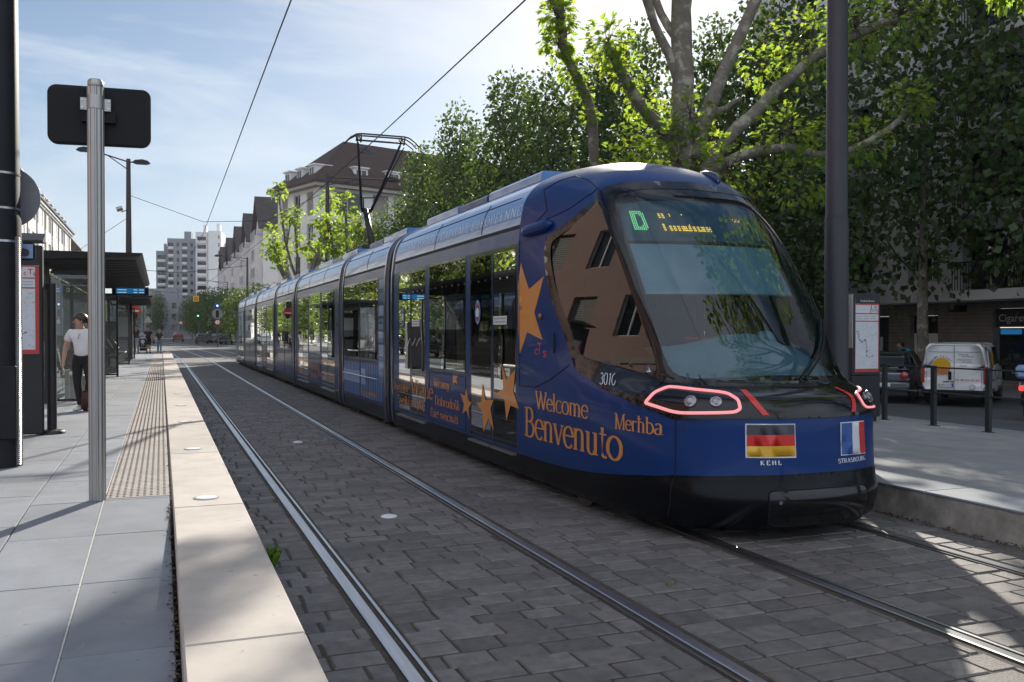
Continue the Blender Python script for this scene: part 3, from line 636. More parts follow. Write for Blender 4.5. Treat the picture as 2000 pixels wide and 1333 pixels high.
# left row, facing the street (+X). Near blocks are seen mirrored in the tram windows.
W = 46; rc = grid_rects(W, 17, 19, 4, 1.15, 1.9, .9, 3.3, ['plain', 'roller', 'plain', 'dark'], z0=3.8) + [(i*W/6+1.2, i*W/6+6.2, .4, 3.1, 'dark') for i in range(6)]
t = street_block('pinkish rendered apartment block outside the picture, mirrored in the side window of the tram cab', (-14, 3, 0), U90, W, 12, 17.4, rc, M['pink'], M['roof_dark'], 5, bands=(3.5,), group=None)
W = 36; rc = grid_rects(W, 17, 10, 4, 1.2, 1.8, .9, 3.3, ['shutter', 'plain'], z0=3.8) + [(i*W/5+1.2, i*W/5+6.0, .4, 3.1, 'dark') for i in range(5)]
t = street_block('cream apartment block left of the street, nearer than the white block with brown shutters', (-14, 50, 0), U90, W, 12, 17.0, rc, M['cream'], M['roof_dark'], 5, bands=(3.5,))
W = 82; rc = grid_rects(W, 17.8, 20, 4, 1.2, 2.0, .9, 3.55, ['shutter', 'plain', 'plain', 'plain'], z0=3.4, groups=[3.0, .95, .95, .95]) + [(i*W/10+1.2, i*W/10+6.2, .4, 3.0, 'dark') for i in range(10)]
t = street_block('long white apartment block with brown shutters and small white dormers left of the street', (-14, 86, 0), U90, W, 12, 18.0, rc, M['white_render'], M['roof_dark'], 5.0)
for i in range(16): dormer(t, 2.5+i*5.1, .5, 18.05, 1.5, 1.5, 2.2)
for i in range(10):
    b = MB(); b.cyl((4.1+i*8.2, -.10, .3), (4.1+i*8.2, -.10, 17.2), .07, 8); b.build('downpipe', M['concrete'], t)
W = 60; rc = grid_rects(W, 15.5, 14, 4, 1.2, 1.8, .9, 3.2, ['plain', 'shutter'], z0=2.6)
t = street_block('white house with a steep dark roof, farthest of the left row', (-13.2, 171, 0), U90, W, 12, 15.6, rc, M['white_render'], M['roof_dark'], 8.0, ridge_inset=3.0)
for i in range(8): dormer(t, 5+i*7, 1.2, 15.9, 1.8, 1.7, 2.2)
for k in (3.5, 6.5):
    b = MB(); b.box(k, k+.7, 5.4, 6.2, 22.5, 25.0); b.build('chimney', M['cream'], t)
# pale building with the big brown roof, at the corner beyond the tram
C0 = Vector((15.4, 96.0, 0)); ang = math.atan2(2.8, 8.4); Wb, Db, Hb = 34.0, 9.8, 17.4
t = thing('corner_building', 'large pale building with a big brown hipped roof and white dormers behind the pantograph', 'building', C0, ang)
front = []
for fl in range(4):
    for i in range(8): cx = 3.4 + i*4.05; front.append((cx-1.6 if i % 2 == 0 else cx-1.0, cx+1.6 if i % 2 == 0 else cx+1.0, 3.9+fl*3.35, 6.5+fl*3.35, 'roller' if (i+fl) % 3 else 'plain'))
side = [(1.0+i*3.0, 2.5+i*3.0, 3.9+fl*3.35, 6.4+fl*3.35, 'roller' if (i+fl) % 2 else 'plain') for fl in range(4) for i in range(3)]
b = MB(); wall_panel(b, Wb, Hb, front, .2)
sf = lambda x, y, z: (y, Db-x, z)                              # left flank: x runs from the back corner to the front corner
wall_panel(b, Db, Hb, side, .2, sf)
b.quad((Wb,0,0),(Wb,Db,0),(Wb,Db,Hb),(Wb,0,Hb)); b.quad((Wb,Db,0),(0,Db,0),(0,Db,Hb),(Wb,Db,Hb)); b.build('wall', M['white_render'], t)
add_windows(t, front, .2); add_windows(t, side, .2, sf, -U90)
hip_roof(Wb, Db, Hb, 5.6, .95, 5.6, .3).build('roof', M['roof_brown'], t)
b = MB(); b.box(-.9, Wb+.9, -.9, -.003, Hb-.62, Hb-.303); b.box(-.9, -.003, 0, Db, Hb-.62, Hb-.303); b.box(-.08, Wb, -.08, -.003, 10.2, 10.5); b.box(-.08, -.003, 0, Db, 10.2, 10.5); b.build('cornice', M['trim'], t)
for i in range(7): dormer(t, 5.2+i*4.1, .35, Hb+.45, 1.7, 1.45, 2.2)
for i in range(3):
    b = MB(); y = 1.9+i*2.9; b.box(.2, 2.2, y-.7, y+.7, Hb+.45, Hb+1.85); b.box(.0, 2.2, y-.85, y+.85, Hb+1.85, Hb+2.0); d = b.build('dormer', M['white_render'], t)
    o = bpy.data.objects.new('window', window_mesh(1.0, 1.1, 'plain')); COL.objects.link(o); o.parent = d; o.location = (.17, y+.5, Hb+.6); o.rotation_euler = (0,0,-U90)
b = MB(); b.quad((7.0, 3.55, Hb+4.35),(8.5, 3.55, Hb+4.35),(8.5, 4.2, Hb+4.97),(7.0, 4.2, Hb+4.97)); b.build('skylight', M['pane'], t)
b = MB(); b.cyl((9.2,-.12,.3),(9.2,-.12,Hb-.7),.07,8); b.build('downpipe', M['concrete'], t)
# row of steep gabled houses on the right, gables facing the street
def gable_house(label, y0, w, xf, eave, peak):
    t = thing('gabled_house', label, 'building', (xf, y0+w, 0), -U90, 'grey gabled houses beyond the tram'); D = 11; rects = []
    bw = w*.62; bx = w*.19
    for fl in range(5):
        z = 3.6+fl*3.05
        if z+1.9 > eave + 1: continue
        rects += [(.35, 1.35, z+.7, z+2.3, 'shutter'), (w-1.35, w-.35, z+.7, z+2.3, 'shutter')]
    b = MB(); wall_panel(b, w, eave, rects, .16); solid_sides(b, w, D, eave, top=False)
    b.add([(0,0,eave),(w,0,eave),(w/2,0,peak),(0,D,eave),(w,D,eave),(w/2,D,peak)], [(0,1,2),(3,5,4)]); b.build('wall', M['lilac'], t)
    add_windows(t, rects, .16)
    # projecting bay with its own rows of windows
    br = [(.25+i*(bw-.5)/4+.07, .25+(i+1)*(bw-.5)/4-.07, 3.6+fl*3.05+.7, 3.6+fl*3.05+2.35, 'shutter' if (i+fl) % 3 else 'plain') for fl in range(5) for i in range(4)]
    f = lambda x, y, z: (bx+x, y-1.1, z)
    b = MB(); wall_panel(b, bw, eave-1.2, br, .14, f, z0=2.9)
    for x in (bx, bx+bw): b.quad((x,-1.1,2.9),(x,-.002,2.9),(x,-.002,eave-1.2),(x,-1.1,eave-1.2))
    b.quad((bx,-1.1,2.9),(bx+bw,-1.1,2.9),(bx+bw,-.002,2.9),(bx,-.002,2.9)); b.quad((bx,-1.1,eave-1.2),(bx+bw,-1.1,eave-1.2),(bx+bw,-.002,eave-1.2),(bx,-.002,eave-1.2))
    for fl in range(5): z = 3.6+fl*3.05; b.box(bx-.08, bx+bw+.08, -1.18, -1.102, z+.42, z+.6)
    bay = b.build('bay', M['lilac'], t)
    for r in br:
        o = bpy.data.objects.new('window', window_mesh(r[1]-r[0], r[3]-r[2], r[4])); COL.objects.link(o); o.parent = bay; o.location = f(r[0], .12, r[2])
    b = MB(); ov = .5; k = (peak-eave)/(w/2)
    for s in (0, 1):
        e = (-ov if s == 0 else w+ov); ez = eave - ov*k
        b.add([(e,-.75,ez),(w/2,-.75,peak),(w/2,D+.4,peak),(e,D+.4,ez),(e,-.75,ez+.3),(w/2,-.75,peak+.42),(w/2,D+.4,peak+.42),(e,D+.4,ez+.3)], [(3,2,1,0),(4,5,6,7),(0,1,5,4),(2,3,7,6),(3,0,4,7)])
    b.build('roof', M['roof_dark'], t)
    # link to the next house
    b = MB(); b.box(-9.4, -.001, 2.5, D, 0, eave-1.0); b.build('wing', M['cream'], t)
    r2 = [(-8.6+i*2.9, -7.4+i*2.9, 4.2+fl*3.05, 5.9+fl*3.05) for fl in range(4) for i in range(3)]
    for r in r2:
        o = bpy.data.objects.new('window', window_mesh(1.2, 1.7, 'shutter')); COL.objects.link(o); o.parent = t; o.location = (r[0], 2.47, r[2])
GL = ['grey gabled house nearest to the pale corner building, largest of its row', 'second grey gabled house along the street after the largest one', 'third grey gabled house along the street, between two others', 'fourth grey gabled house along the street, small in the distance', 'farthest grey gabled house beside the tower block']
for i, y0 in enumerate((150, 173, 196, 221, 246)): gable_house(GL[i], y0, 12.0, 15.2, 18.4, 23.6)
# far tower blocks
def tower(label, x, y, w, d, h, floors, cols, mats, rz=0.0, kind='plain', balc=(), blank=()):
    t = thing('tower_block', label, 'building', (x, y, 0), rz); fh = (h-2.0)/floors; rects = []; p = w/cols
    for fl in range(floors):
        for i in range(cols):
            if i in blank: continue
            ww = p*.74 if i in balc else p*.34
            rects.append(((i+.5)*p-ww/2, (i+.5)*p+ww/2, 1.2+fl*fh+fh*.28, 1.2+fl*fh+fh*.78, 'dark' if i in balc else kind))
    b = MB(); wall_panel(b, w, h, rects, 1.0 if balc else .25); solid_sides(b, w, d, h); b.build('wall', mats, t); add_windows(t, rects, 1.0 if balc else .25)
    b = MB(); b.rbox(w*.55, w*.8, d*.3, d*.7, h+.002, h+2.6, .05); b.build('roof_box', mats, t)
    if balc:
        for fl in range(floors):
            for i in balc: b = MB(); b.box((i+.5)*p-p*.37, (i+.5)*p+p*.37, -.35, -.003, 1.2+fl*fh-.1, 1.2+fl*fh+fh*.28); b.build('balcony', M['lilac'], t)
    return t
tower('darker left part of the far tower block, with rows of balconies', 1.8, 296, 8.0, 14, 30.0, 12, 4, M['greyr'], R(-8), balc=(0, 2))
tower('low recessed part of the far tower block at its left side', -1.4, 301, 3.2, 12, 26.5, 10, 1, M['greyr'], R(-8), balc=(0,))
tower('taller pale part of the far tower block with a narrow column of windows', 9.7, 290, 3.5, 12, 31.6, 12, 1, M['lilac'], R(-8), balc=(0,))
tower('white end wall of the far tower block with a column of tiny windows', 13.25, 289, 3.7, 12, 32.0, 13, 3, M['white_render'], R(-10), blank=(0, 1))
tower('grey stepped part of the far tower block, right of its white wall', 17.0, 296, 3.2, 12, 27.5, 10, 3, M['greyr'], R(-10))
tower('low dark building at the end of the street below the tower block', -28, 272, 40, 10, 11.0, 3, 12, M['greyr'], R(-8), kind='dark')
# apartment building on the right, brown brick ground floor, pale storeys jutting out above
XB = 28.0
t = thing('apartment_building', 'pale apartment building with brown brick ground floor behind the dark trees on the right', 'building', (XB, 37, -.45), -U90); Wr = 35.0
# local x = 37 - y ; y inward = +X ; z from ground
LX = lambda y: 37 - y
op = [(LX(28.35), LX(26.95), .35, 2.75), (LX(24.45), LX(17.5), .35, 2.95), (LX(30.4), LX(29.5), .05, 2.75), (LX(36), LX(33), .4, 2.8)]
b = MB(); wall_panel(b, Wr, 3.22, op, .35); b.build('ground_floor', M['brick'], t)
up = []
for fl in range(6):
    z = 4.12 + fl*2.95
    for y in (26.55, 29.6, 33.0): up.append((LX(y+.6), LX(y-.55), z-.05, z+1.15 + (.1 if fl else 0), 'dark' if (fl+int(y)) % 3 else 'plain'))
    up.append((LX(24.62), LX(20.4), z-.55, z+1.55, 'dark')); up.append((LX(14.6), LX(10.4), z-.55, z+1.55, 'dark'))
    for y in (17.5,): up.append((LX(y+.6), LX(y-.55), z-.05, z+1.15, 'dark'))
uf = lambda x, y, z: (x, y-1.3, z)
b = MB(); wall_panel(b, Wr, 21.5, up, .5, uf, z0=3.225)
b.quad((0,-1.3,3.225),(Wr,-1.3,3.225),(Wr,.4,3.225),(0,.4,3.225)); b.quad((0,-1.3,21.5),(Wr,-1.3,21.5),(Wr,12,21.5),(0,12,21.5)); b.quad((0,-1.3,3.225),(0,12,3.225),(0,12,21.5),(0,-1.3,21.5)); b.quad((Wr,-1.3,3.225),(Wr,12,3.225),(Wr,12,21.5),(Wr,-1.3,21.5))
b.build('upper_storeys', M['lilac'], t); add_windows(t, up, .5, uf)
for fl in range(6):
    for y0, y1 in ((24.6, 20.4), (14.6, 10.4)):
        z = 3.46 + fl*2.95; b = MB(); b.box(LX(y0)+.02, LX(y1)-.02, -1.9, -1.303, z-.25, z+.1); b.build('balcony_slab', M['white_render'], t)
        b = MB(); n = 34
        for k in range(n+1): x = LX(y0)+.06+k*(y0-y1-.12)/n; b.box(x-.011, x+.011, -1.87, -1.85, z+.1, z+1.05)
        b.box(LX(y0)+.02, LX(y1)-.02, -1.885, -1.835, z+1.05, z+1.1); b.build('railing', M['charcoal'], t)
b = MB(); b.box(LX(26.5), LX(25.55), -1.26, -1.22, 3.98, 4.42)
for k in range(9): b.box(LX(26.5)+.05+k*.105, LX(26.5)+.10+k*.105, -1.31, -1.265, 3.98, 4.45)
b.build('railing', M['shutter'], t)
b = MB(); b.box(LX(28.33), LX(26.97), .2, .3, .36, 2.05); b.build('door', M['white_render'], t)
b = MB(); b.box(LX(28.33), LX(26.97), .2, .3, 2.05, 2.74); b.build('transom', M['black'], t)
b = MB(); b.box(LX(30.38), LX(29.52), .25, .33, .06, 2.74); b.build('door', M['charcoal'], t)
b = MB(); b.box(LX(30.36), LX(30.08), .2, .248, .3, 1.9); b.build('letterbox', M['white_render'], t)
b = MB(); b.box(LX(36), LX(33), .3, .34, .4, 2.8); b.build('shop_pane', M['pane'], t)
b = MB(); b.box(LX(24.43), LX(17.52), .3, .34, .36, 2.25); 
sh = b.build('shop_window', M['pane'], t)
for x in (23.2, 22.0, 20.4, 19.0):
    b = MB(); b.box(LX(x)-.05, LX(x)+.05, .2, .298, .36, 2.25); b.build('mullion', M['dark_metal'], sh)
b = MB(); b.box(LX(24.43), LX(17.52), .12, .29, 2.28, 2.94); sg = b.build('shop_sign', M['charcoal'], t)
put_sans('lettering', 'Cigarette électronique', lambda x, y: (LX(24.32)+x, .11, 2.48+y), .26, M['frame_w'], sg)
for a, c in ((24.3,23.5),(21.9,20.6)): b = MB(); b.box(LX(a), LX(c), .20, .28, 2.02, 2.2); b.build('shop_light', M['screen'], t)
put_sans('lettering', 'univers de la', lambda x, y: (LX(23.9)+x, .27, .62+y), .12, M['frame_w'], sh)
put_sans('lettering', 'vapoteuse', lambda x, y: (LX(23.4)+x, .27, .42+y), .11, M['frame_w'], sh)
b = MB(); b.box(LX(26.4), LX(25.6), -.06, -.003, 2.86, 3.1); b.build('air_vent', M['black'], t)
# ---------------------------------------------------------------- street furniture
# near left mast with round sign back, small sign and ribbed cable sleeve
t = thing('tram_mast', 'thick black mast at the left edge of the picture with a grey sign on it', 'mast', (-1.575, 10.75, PH))
b = MB(); b.tube([(0,0,0),(0,0,2.55),(0,0,2.62),(0,0,6.5)], [.215,.215,.205,.185], 28); b.build('shaft', M['dark_metal'], t, smooth=True, angle=50)
for z in (3.02, 2.66, 2.32):
    b = MB(); b.cyl((0,0,z),(0,0,z+.022),.219 if z < 2.6 else .208,28); b.build('strap', M['steel'], t, smooth=True, angle=50)
b = MB(); pts = []; rr = []
for k in range(226): pts.append((.19,-.115,.02+k*.0105)); rr.append(.030 if k % 2 else .021)
b.tube(pts, rr, 8); b.build('cable_sleeve', M['alu'], t)
b = MB(); b.rbox(-.1,.19,-.235,-.19,.3,1.05,.01); b.build('access_door', M['dark_metal'], t)
t = thing('round_sign', 'grey back of a round sign strapped to the black mast at the left edge', 'sign', (-1.53, 10.98, 3.10))
b = MB(); ring = [(.325*math.cos(2*math.pi*k/40), .325*math.sin(2*math.pi*k/40)) for k in range(40)]
b.prism(ring, lambda x, z: (x,0,z), lambda x, z: (x,.02,z)); b.build('plate', mat('sign_back_grey', (.20,.20,.22), .55, .3, var=.1), t)
for z in (.15, -.17):
    b = MB(); b.box(-.2,.10,-.03,-.002,z,z+.03); b.build('bracket', M['charcoal'], t)
t = thing('cycle_sign', 'small pale rectangular sign with a dark symbol below the round sign', 'sign', (-1.37, 10.9, 2.53))
b = MB(); b.rbox(-.16,.12,0,.05,-.10,.09,.03); b.build('frame', M['charcoal'], t)
b = MB(); b.rbox(-.14,.098,-.004,-.001,-.08,.07,.001); pl = b.build('face', M['pale_vinyl'], t)
b = MB(); b.add([(.025+.042*math.cos(2*math.pi*k/20), -.009, -.02+.042*math.sin(2*math.pi*k/20)) for k in range(20)], [tuple(range(20))]); b.box(-.12,.02,-.012,-.007,.012,.026); b.build('symbol', M['ink'], pl)
# post with the black rectangular panel
t = thing('platform_post', 'fluted aluminium post carrying the back of a black panel on the left platform', 'sign post', (-.5, 8.30, PH))
n = 48; b = MB(); prof = [((.066 if k % 4 in (0,1) else .0605)) for k in range(n)]
vs = [(prof[k]*math.cos(2*math.pi*k/n), prof[k]*math.sin(2*math.pi*k/n), z) for z in (0, 3.42) for k in range(n)]
b.add(vs, [(k, (k+1) % n, n+(k+1) % n, n+k) for k in range(n)] + [tuple(range(n, 2*n))]); b.build('shaft', M['alu'], t)
b = MB(); b.lathe([(.058,3.42),(.062,3.43),(.062,3.47),(.05,3.485)], n=28); b.build('cap', M['alu'], t, smooth=True, angle=40)
b = MB(); b.cyl((0,0,3.24),(0,0,3.35),.070,28); b.box(-.115,.115,-.012,.012,3.23,3.33); b.build('collar', M['alu'], t)
for x in (-.1, .1):
    for z in (3.25, 3.31):
        b = MB(); b.cyl((x,-.012,z),(x,-.02,z),.009,8); b.build('bolt', M['steel'], t)
b = MB(); w, h, r_ = .395, .245, .075
pol = arc(w-r_,h-r_,r_,r_,0,90,8)+arc(-w+r_,h-r_,r_,r_,90,180,8)+arc(-w+r_,-h+r_,r_,r_,180,270,8)+arc(w-r_,-h+r_,r_,r_,270,360,8)
cvx = lambda x: .10 - .05*(x/.395)**2                           # slightly dished panel
bm_rows = 16; b = MB()
pp = [(x, z) for x, z in pol]
b.prism(pp, lambda x, z: (x+.03, cvx(x)+.0, 3.20+z+.02*x), lambda x, z: (x+.03, cvx(x)+.03, 3.20+z+.02*x)); b.build('panel', M['black'], t)
b = MB(); b.box(-.11,.15,.01,.085,3.14,3.24); b.build('bracket', M['black'], t)
# information totem, lean post
def map_face(root, x0, x1, y, z0, z1, name_txt, seed):
    w, h = x1-x0, z1-z0
    b = MB(); b.box(x0, x1, y-.004, y, z0, z1); fc = b.build('map_sheet', M['poster'], root)
    b = MB(); b.box(x0, x1, y-.008, y-.0045, z0+h*.90, z1); hd = b.build('header', M['charcoal'], root)
    if name_txt: put_sans('lettering', name_txt, lambda px, pz: ((x0+x1)/2+px, y-.010, z0+h*.925+pz), h*.026, M['white'], hd, center=True)
    e = (.008 if seed != 1 else .035)*w/.5
    b = MB(); b.box(x0, x0+e, y-.007, y-.0045, z0, z0+h*.895); b.box(x1-e, x1, y-.007, y-.0045, z0, z0+h*.895)
    for k in (.885, .765, .665): b.box(x0+e, x1-e, y-.007, y-.0045, z0+h*k, z0+h*(k+.012))
    b.box(x0+e, x1-e, y-.007, y-.0045, z0, z0+h*.045)
    b.add([(x0+w*.62,y-.008,z0+h*.777),(x0+w*.65,y-.008,z0+h*.777),(x0+w*.71,y-.008,z0+h*.884),(x0+w*.68,y-.008,z0+h*.884)], [(0,1,2,3)]); b.build('red_border', M['posterred'], root)
    lg = MB(); 
    put_sans('c', 'c', lambda px, pz: (x0+w*.72+px, y-.0095, z0+h*.80+pz), h*.048, None, mb=lg); put_sans('t', 'T', lambda px, pz: (x0+w*.80+px, y-.0095, z0+h*.81+pz), h*.055, None, mb=lg); put_sans('s', 's', lambda px, pz: (x0+w*.89+px, y-.0095, z0+h*.795+pz), h*.048, None, mb=lg)
    lg.build('logo', M['ink'] if seed != 1 else M['posterred'], fc)
    q = random.Random(seed); b = MB()
    for k in range(150):
        cx, cz = x0+w*q.uniform(.05,.9), z0+h*q.uniform(.07,.63); l = w*q.uniform(.015,.06); b.box(cx, cx+l, y-.0065, y-.0045, cz, cz+h*.004)
    for r_ in (.70, .73):
        for c_ in (.05, .36, .67): b.box(x0+w*c_, x0+w*(c_+.22), y-.0065, y-.0045, z0+h*r_, z0+h*(r_+.007))
    b.build('fine_print', M['ink_l'], fc)
    b = MB(); p = [(x0+w*.04, z0+h*.54)]
    for dx, dz in ((.09,-.05),(.05,-.08),(.12,-.02),(.1,.03),(.08,-.05),(.0,-.10),(.0,-.06),(.18,-.01),(.12,.015)): p.append((p[-1][0]+dx*w, p[-1][1]+dz*h))
    for (ax, az), (bx, bz) in zip(p, p[1:]): b.tube([(ax,y-.006,az),(bx,y-.006,bz)], .0022*w/.5, 4)
    for k in range(16): i = k % (len(p)-1); tt = q.random(); cx, cz = p[i][0]*(1-tt)+p[i+1][0]*tt, p[i][1]*(1-tt)+p[i+1][1]*tt; b.box(cx, cx+w*.05, y-.0065, y-.005, cz+h*.008, cz+h*.016)
    b.build('network_lines', M['ink'], fc)
t = thing('information_totem', 'dark information totem with a red framed transport map on the left platform', 'totem', (-1.80, 13.72, PH))
b = MB(); b.rbox(-.52,.31,0,.16,.02,2.56,.012); b.build('case', M['charcoal'], t)
b = MB(); b.add([(-.55,-.1,2.62),(.33,-.1,2.62),(.33,.22,2.74),(-.55,.22,2.74),(-.55,-.1,2.60),(.33,-.1,2.60),(.33,.22,2.60),(-.55,.22,2.60)], [(0,1,2,3),(7,6,5,4),(0,4,5,1),(1,5,6,2),(2,6,7,3),(3,7,4,0)]); b.build('cap', M['charcoal'], t)
map_face(t, -.40, .27, -.004, 1.10, 2.42, None, 1)
t = thing('lean_post', 'dark round post on a disc foot beside the map totem on the left platform', 'post', (-1.405, 13.95, PH))
b = MB(); b.tube([(0,0,.03),(0,0,2.06)], .062, 18); b.build('shaft', M['charcoal'], t, smooth=True, angle=50)
b = MB(); b.lathe([(.17,0),(.17,.02),(.15,.045),(.07,.06)], n=26); b.build('foot', M['charcoal'], t, smooth=True, angle=40)
b = MB(); b.box(-.16,-.06,-.02,.02,1.98,2.05); b.build('bracket', M['charcoal'], t)
# shelters
def shelter(name, label, y0, y1, roofz, sx=0.0, disp=True):
    t = thing('tram_shelter', label, 'shelter', (sx, 0, 0), 0, None); xr, xl = -.33, -2.25
    b = MB(); b.add([(xl,y0,roofz-.03),(xr-.05,y0,roofz+.05),(xr-.05,y1,roofz+.05),(xl,y1,roofz-.03),(xl,y0,roofz+.12),(xr,y0,roofz+.12),(xr,y1,roofz+.12),(xl,y1,roofz+.12)], [(3,2,1,0),(4,5,6,7),(0,1,5,4),(1,2,6,5),(2,3,7,6),(3,0,4,7)]); rf = b.build('roof', M['dark_metal'], t)
    b = MB(); k = y0+.3
    while k < y1-.2: b.box(xl+.06, xr-.12, k, k+.10, roofz-.055, roofz+.0); k += .55
    b.build('rib', M['charcoal'], rf)
    for y in (y0+.9, (y0+y1)/2, y1-.35):
        b = MB(); b.box(-2.12,-2.03,y-.045,y+.045,PH,roofz-.02); b.build('column', M['charcoal'], t)
    L = y1-y0-1.3; np_ = 4
    for k in range(np_):
        b = MB(); a = y0+.95+k*L/np_; b.box(-2.085,-2.07,a+.05,a+L/np_-.03,PH+.12,roofz-.25); b.build('rear_glass', M['glass'], t)
    for y in (y0+.85, y1-.2):
        b = MB(); b.box(-2.0,-1.31,y-.008,y+.008,PH+.10,2.78); b.build('end_glass', M['glass'], t)
        b = MB(); b.box(-1.31,-1.25,y-.03,y+.03,PH,2.88); b.box(-2.0,-1.31,y-.02,y+.02,PH+.04,PH+.085); b.box(-2.0,-1.31,y-.02,y+.02,2.80,2.86); b.build('end_frame', M['charcoal'], t)
    b = MB(); b.box(-2.0,-1.93,y0+1.4,y1-.8,2.80,2.92); b.build('beam', M['charcoal'], t)
    if disp:
        b = MB(); b.rbox(-1.42,-.36,y1-.5,y1-.3,2.80,3.06,.012); d = b.build('display_case', M['black'], t)
        b = MB(); b.box(-1.30,-.48,y1-.506,y1-.502,2.845,3.02); b.build('screen', M['screen'], d)
        b = MB(); q = random.Random(4)
        for z in (2.955, 2.875):
            b.box(-1.26,-1.0,y1-.510,y1-.507,z,z+.022); b.box(-.80,-.69,y1-.510,y1-.507,z,z+.022); b.box(-.64,-.50,y1-.510,y1-.507,z,z+.022)
        b.build('screen_text', M['screen_t'], d)
    return t
t = shelter('tram_shelter', 'nearer glass tram shelter with a dark ribbed roof and a blue departure display', 18.9, 31.2, 3.06)
shelter('tram_shelter', 'farther glass tram shelter with a dark roof, behind the departure display', 41.0, 50.5, 3.05, disp=False)
def bench(loc, L, label):
    t = thing('bench', label, 'bench', loc); b = MB(); b.rbox(-.22,.22,0,L,.44,.50,.015); b.build('seat', M['alu'], t)
    b = MB(); b.add([(-.26,0,.60),(-.20,0,.60),(-.28,0,.98),(-.34,0,.98),(-.26,L,.60),(-.20,L,.60),(-.28,L,.98),(-.34,L,.98)], [(0,1,2,3),(7,6,5,4),(0,4,5,1),(1,5,6,2),(2,6,7,3),(3,7,4,0)]); b.build('backrest', M['charcoal'], t)
    for y in (.25, L-.25):
        b = MB(); b.rbox(-.14,.14,y-.03,y+.03,0,.437,.01); b.build('leg', M['alu'], t)
bench((-1.72, 20.9, PH), 2.6, 'metal bench with a dark back inside the nearer shelter beside the standing woman'); bench((-1.72, 43.5, PH), 2.4, 'metal bench inside the farther shelter')
t = thing('perch_seat', 'dark perforated perch rest seen through the glass left of the woman', 'perch seat', (-1.65, 20.3, PH))
b = MB(); b.add([(-.22,0,.62),(.16,0,.70),(.20,0,1.02),(-.26,0,1.10),(-.22,.06,.62),(.16,.06,.70),(.20,.06,1.02),(-.26,.06,1.10)], [(0,1,2,3),(7,6,5,4),(0,4,5,1),(1,5,6,2),(2,6,7,3),(3,7,4,0)]); pn = b.build('panel', M['charcoal'], t)
b = MB(); b.cyl((-.08,-.004,.78),(-.08,.0,.78),.035,16); b.build('red_dot', M['red'], pn)
b = MB(); b.box(.0,.10,.0,.06,0,.64); b.build('leg', M['alu'], t); b = MB(); b.box(-.16,-.08,.0,.06,0,.62); b.build('leg', M['alu'], t)
t = thing('timetable_board', 'dark timetable board with a pale sheet standing by the farther shelter', 'board', (-1.66, 46.6, PH))
b = MB(); b.rbox(-.40,.30,0,.12,.0,2.35,.01); b.build('case', M['charcoal'], t); b = MB(); b.box(-.30,.20,-.01,-.002,1.15,2.1); b.build('sheet', M['poster'], t); b = MB(); b.box(-.28,.18,-.01,-.002,.15,1.0); b.build('lower_panel', M['ink_l'], t)
t = thing('ticket_machine', 'grey ticket machine with slanted front rails between the two shelters', 'machine', (-1.75, 33.4, PH))
b = MB(); b.rbox(-.35,.35,0,.5,0,1.75,.02); b.build('case', M['charcoal'], t)
for k in range(4):
    b = MB(); b.tube([(-.30+k*.18,-.02,1.15),(-.12+k*.18,-.16,.85)], .014, 6); b.build('rail', M['alu'], t)
# right mast and information panel, fence
t = thing('tram_mast', 'tall dark grey mast rising behind the cab of the tram on the right', 'mast', (7.02, 8.18, PH))
b = MB(); b.tube([(0,0,0),(0,0,2.66)], [.131,.127], 30); b.tube([(0,0,2.663),(0,0,7.5)], [.119,.100], 30); b.build('shaft', M['mast'], t, smooth=True, angle=50)
b = MB(); b.lathe([(.2,0),(.2,.03),(.135,.05)], n=24); b.build('base_plate', M['mast'], t)
t = thing('information_board', 'free standing dark panel with a red framed transport map beside the mast on the right', 'panel', (11.20, 12.2, rz(11.2)))
b = MB(); b.rbox(-.40,.20,0,.12,.08,.78,.008); b.rbox(-.35,.15,.02,.1,0,.078,.004); b.build('plinth', M['charcoal'], t)
b = MB(); b.rbox(-.40,.20,0,.12,.785,2.17,.01); b.build('case', M['charcoal'], t)
b = MB(); b.box(-.415,-.402,-.02,.13,1.25,2.15); b.build('side_strip', M['alu'], t)
map_face(t, -.345, .155, -.003, .84, 2.12, 'Aristide Briand', 2)
FY = [13.55, 12.50, 11.42, 10.36, 9.3, 8.2]
FL = ['dark fence post just right of the information panel', 'dark fence post in front of the left rear of the white van', 'dark fence post in front of the right rear corner of the white van']
t = thing('platform_fence', 'dark metal fence with two thin rails along the back of the right platform', 'fence', (11.78, 0, .13))
for k, y in enumerate(FY):
    b = MB(); b.rbox(-.032,.032,y-.042,y+.042,0,.985,.006); b.rbox(-.06,.06,y-.075,y+.075,-.005,.012,.003); b.build('post', M['charcoal'], t)
for z in (.955, .545):
    for a, c in zip(FY, FY[1:]):
        b = MB(); b.cyl((0,a-.042,z),(0,c+.042,z),.013,8); b.build('rail', M['charcoal'], t)
b = MB(); b.cyl((0,13.59,.955),(0,30,.955),.013,8); b.cyl((0,13.59,.545),(0,30,.545),.013,8); b.build('rail', M['charcoal'], t)
for k in range(1, 12):
    y = 13.55+1.06*k; b = MB(); b.rbox(-.032,.032,y-.042,y+.042,0,.985,.006); b.build('post', M['charcoal'], t)
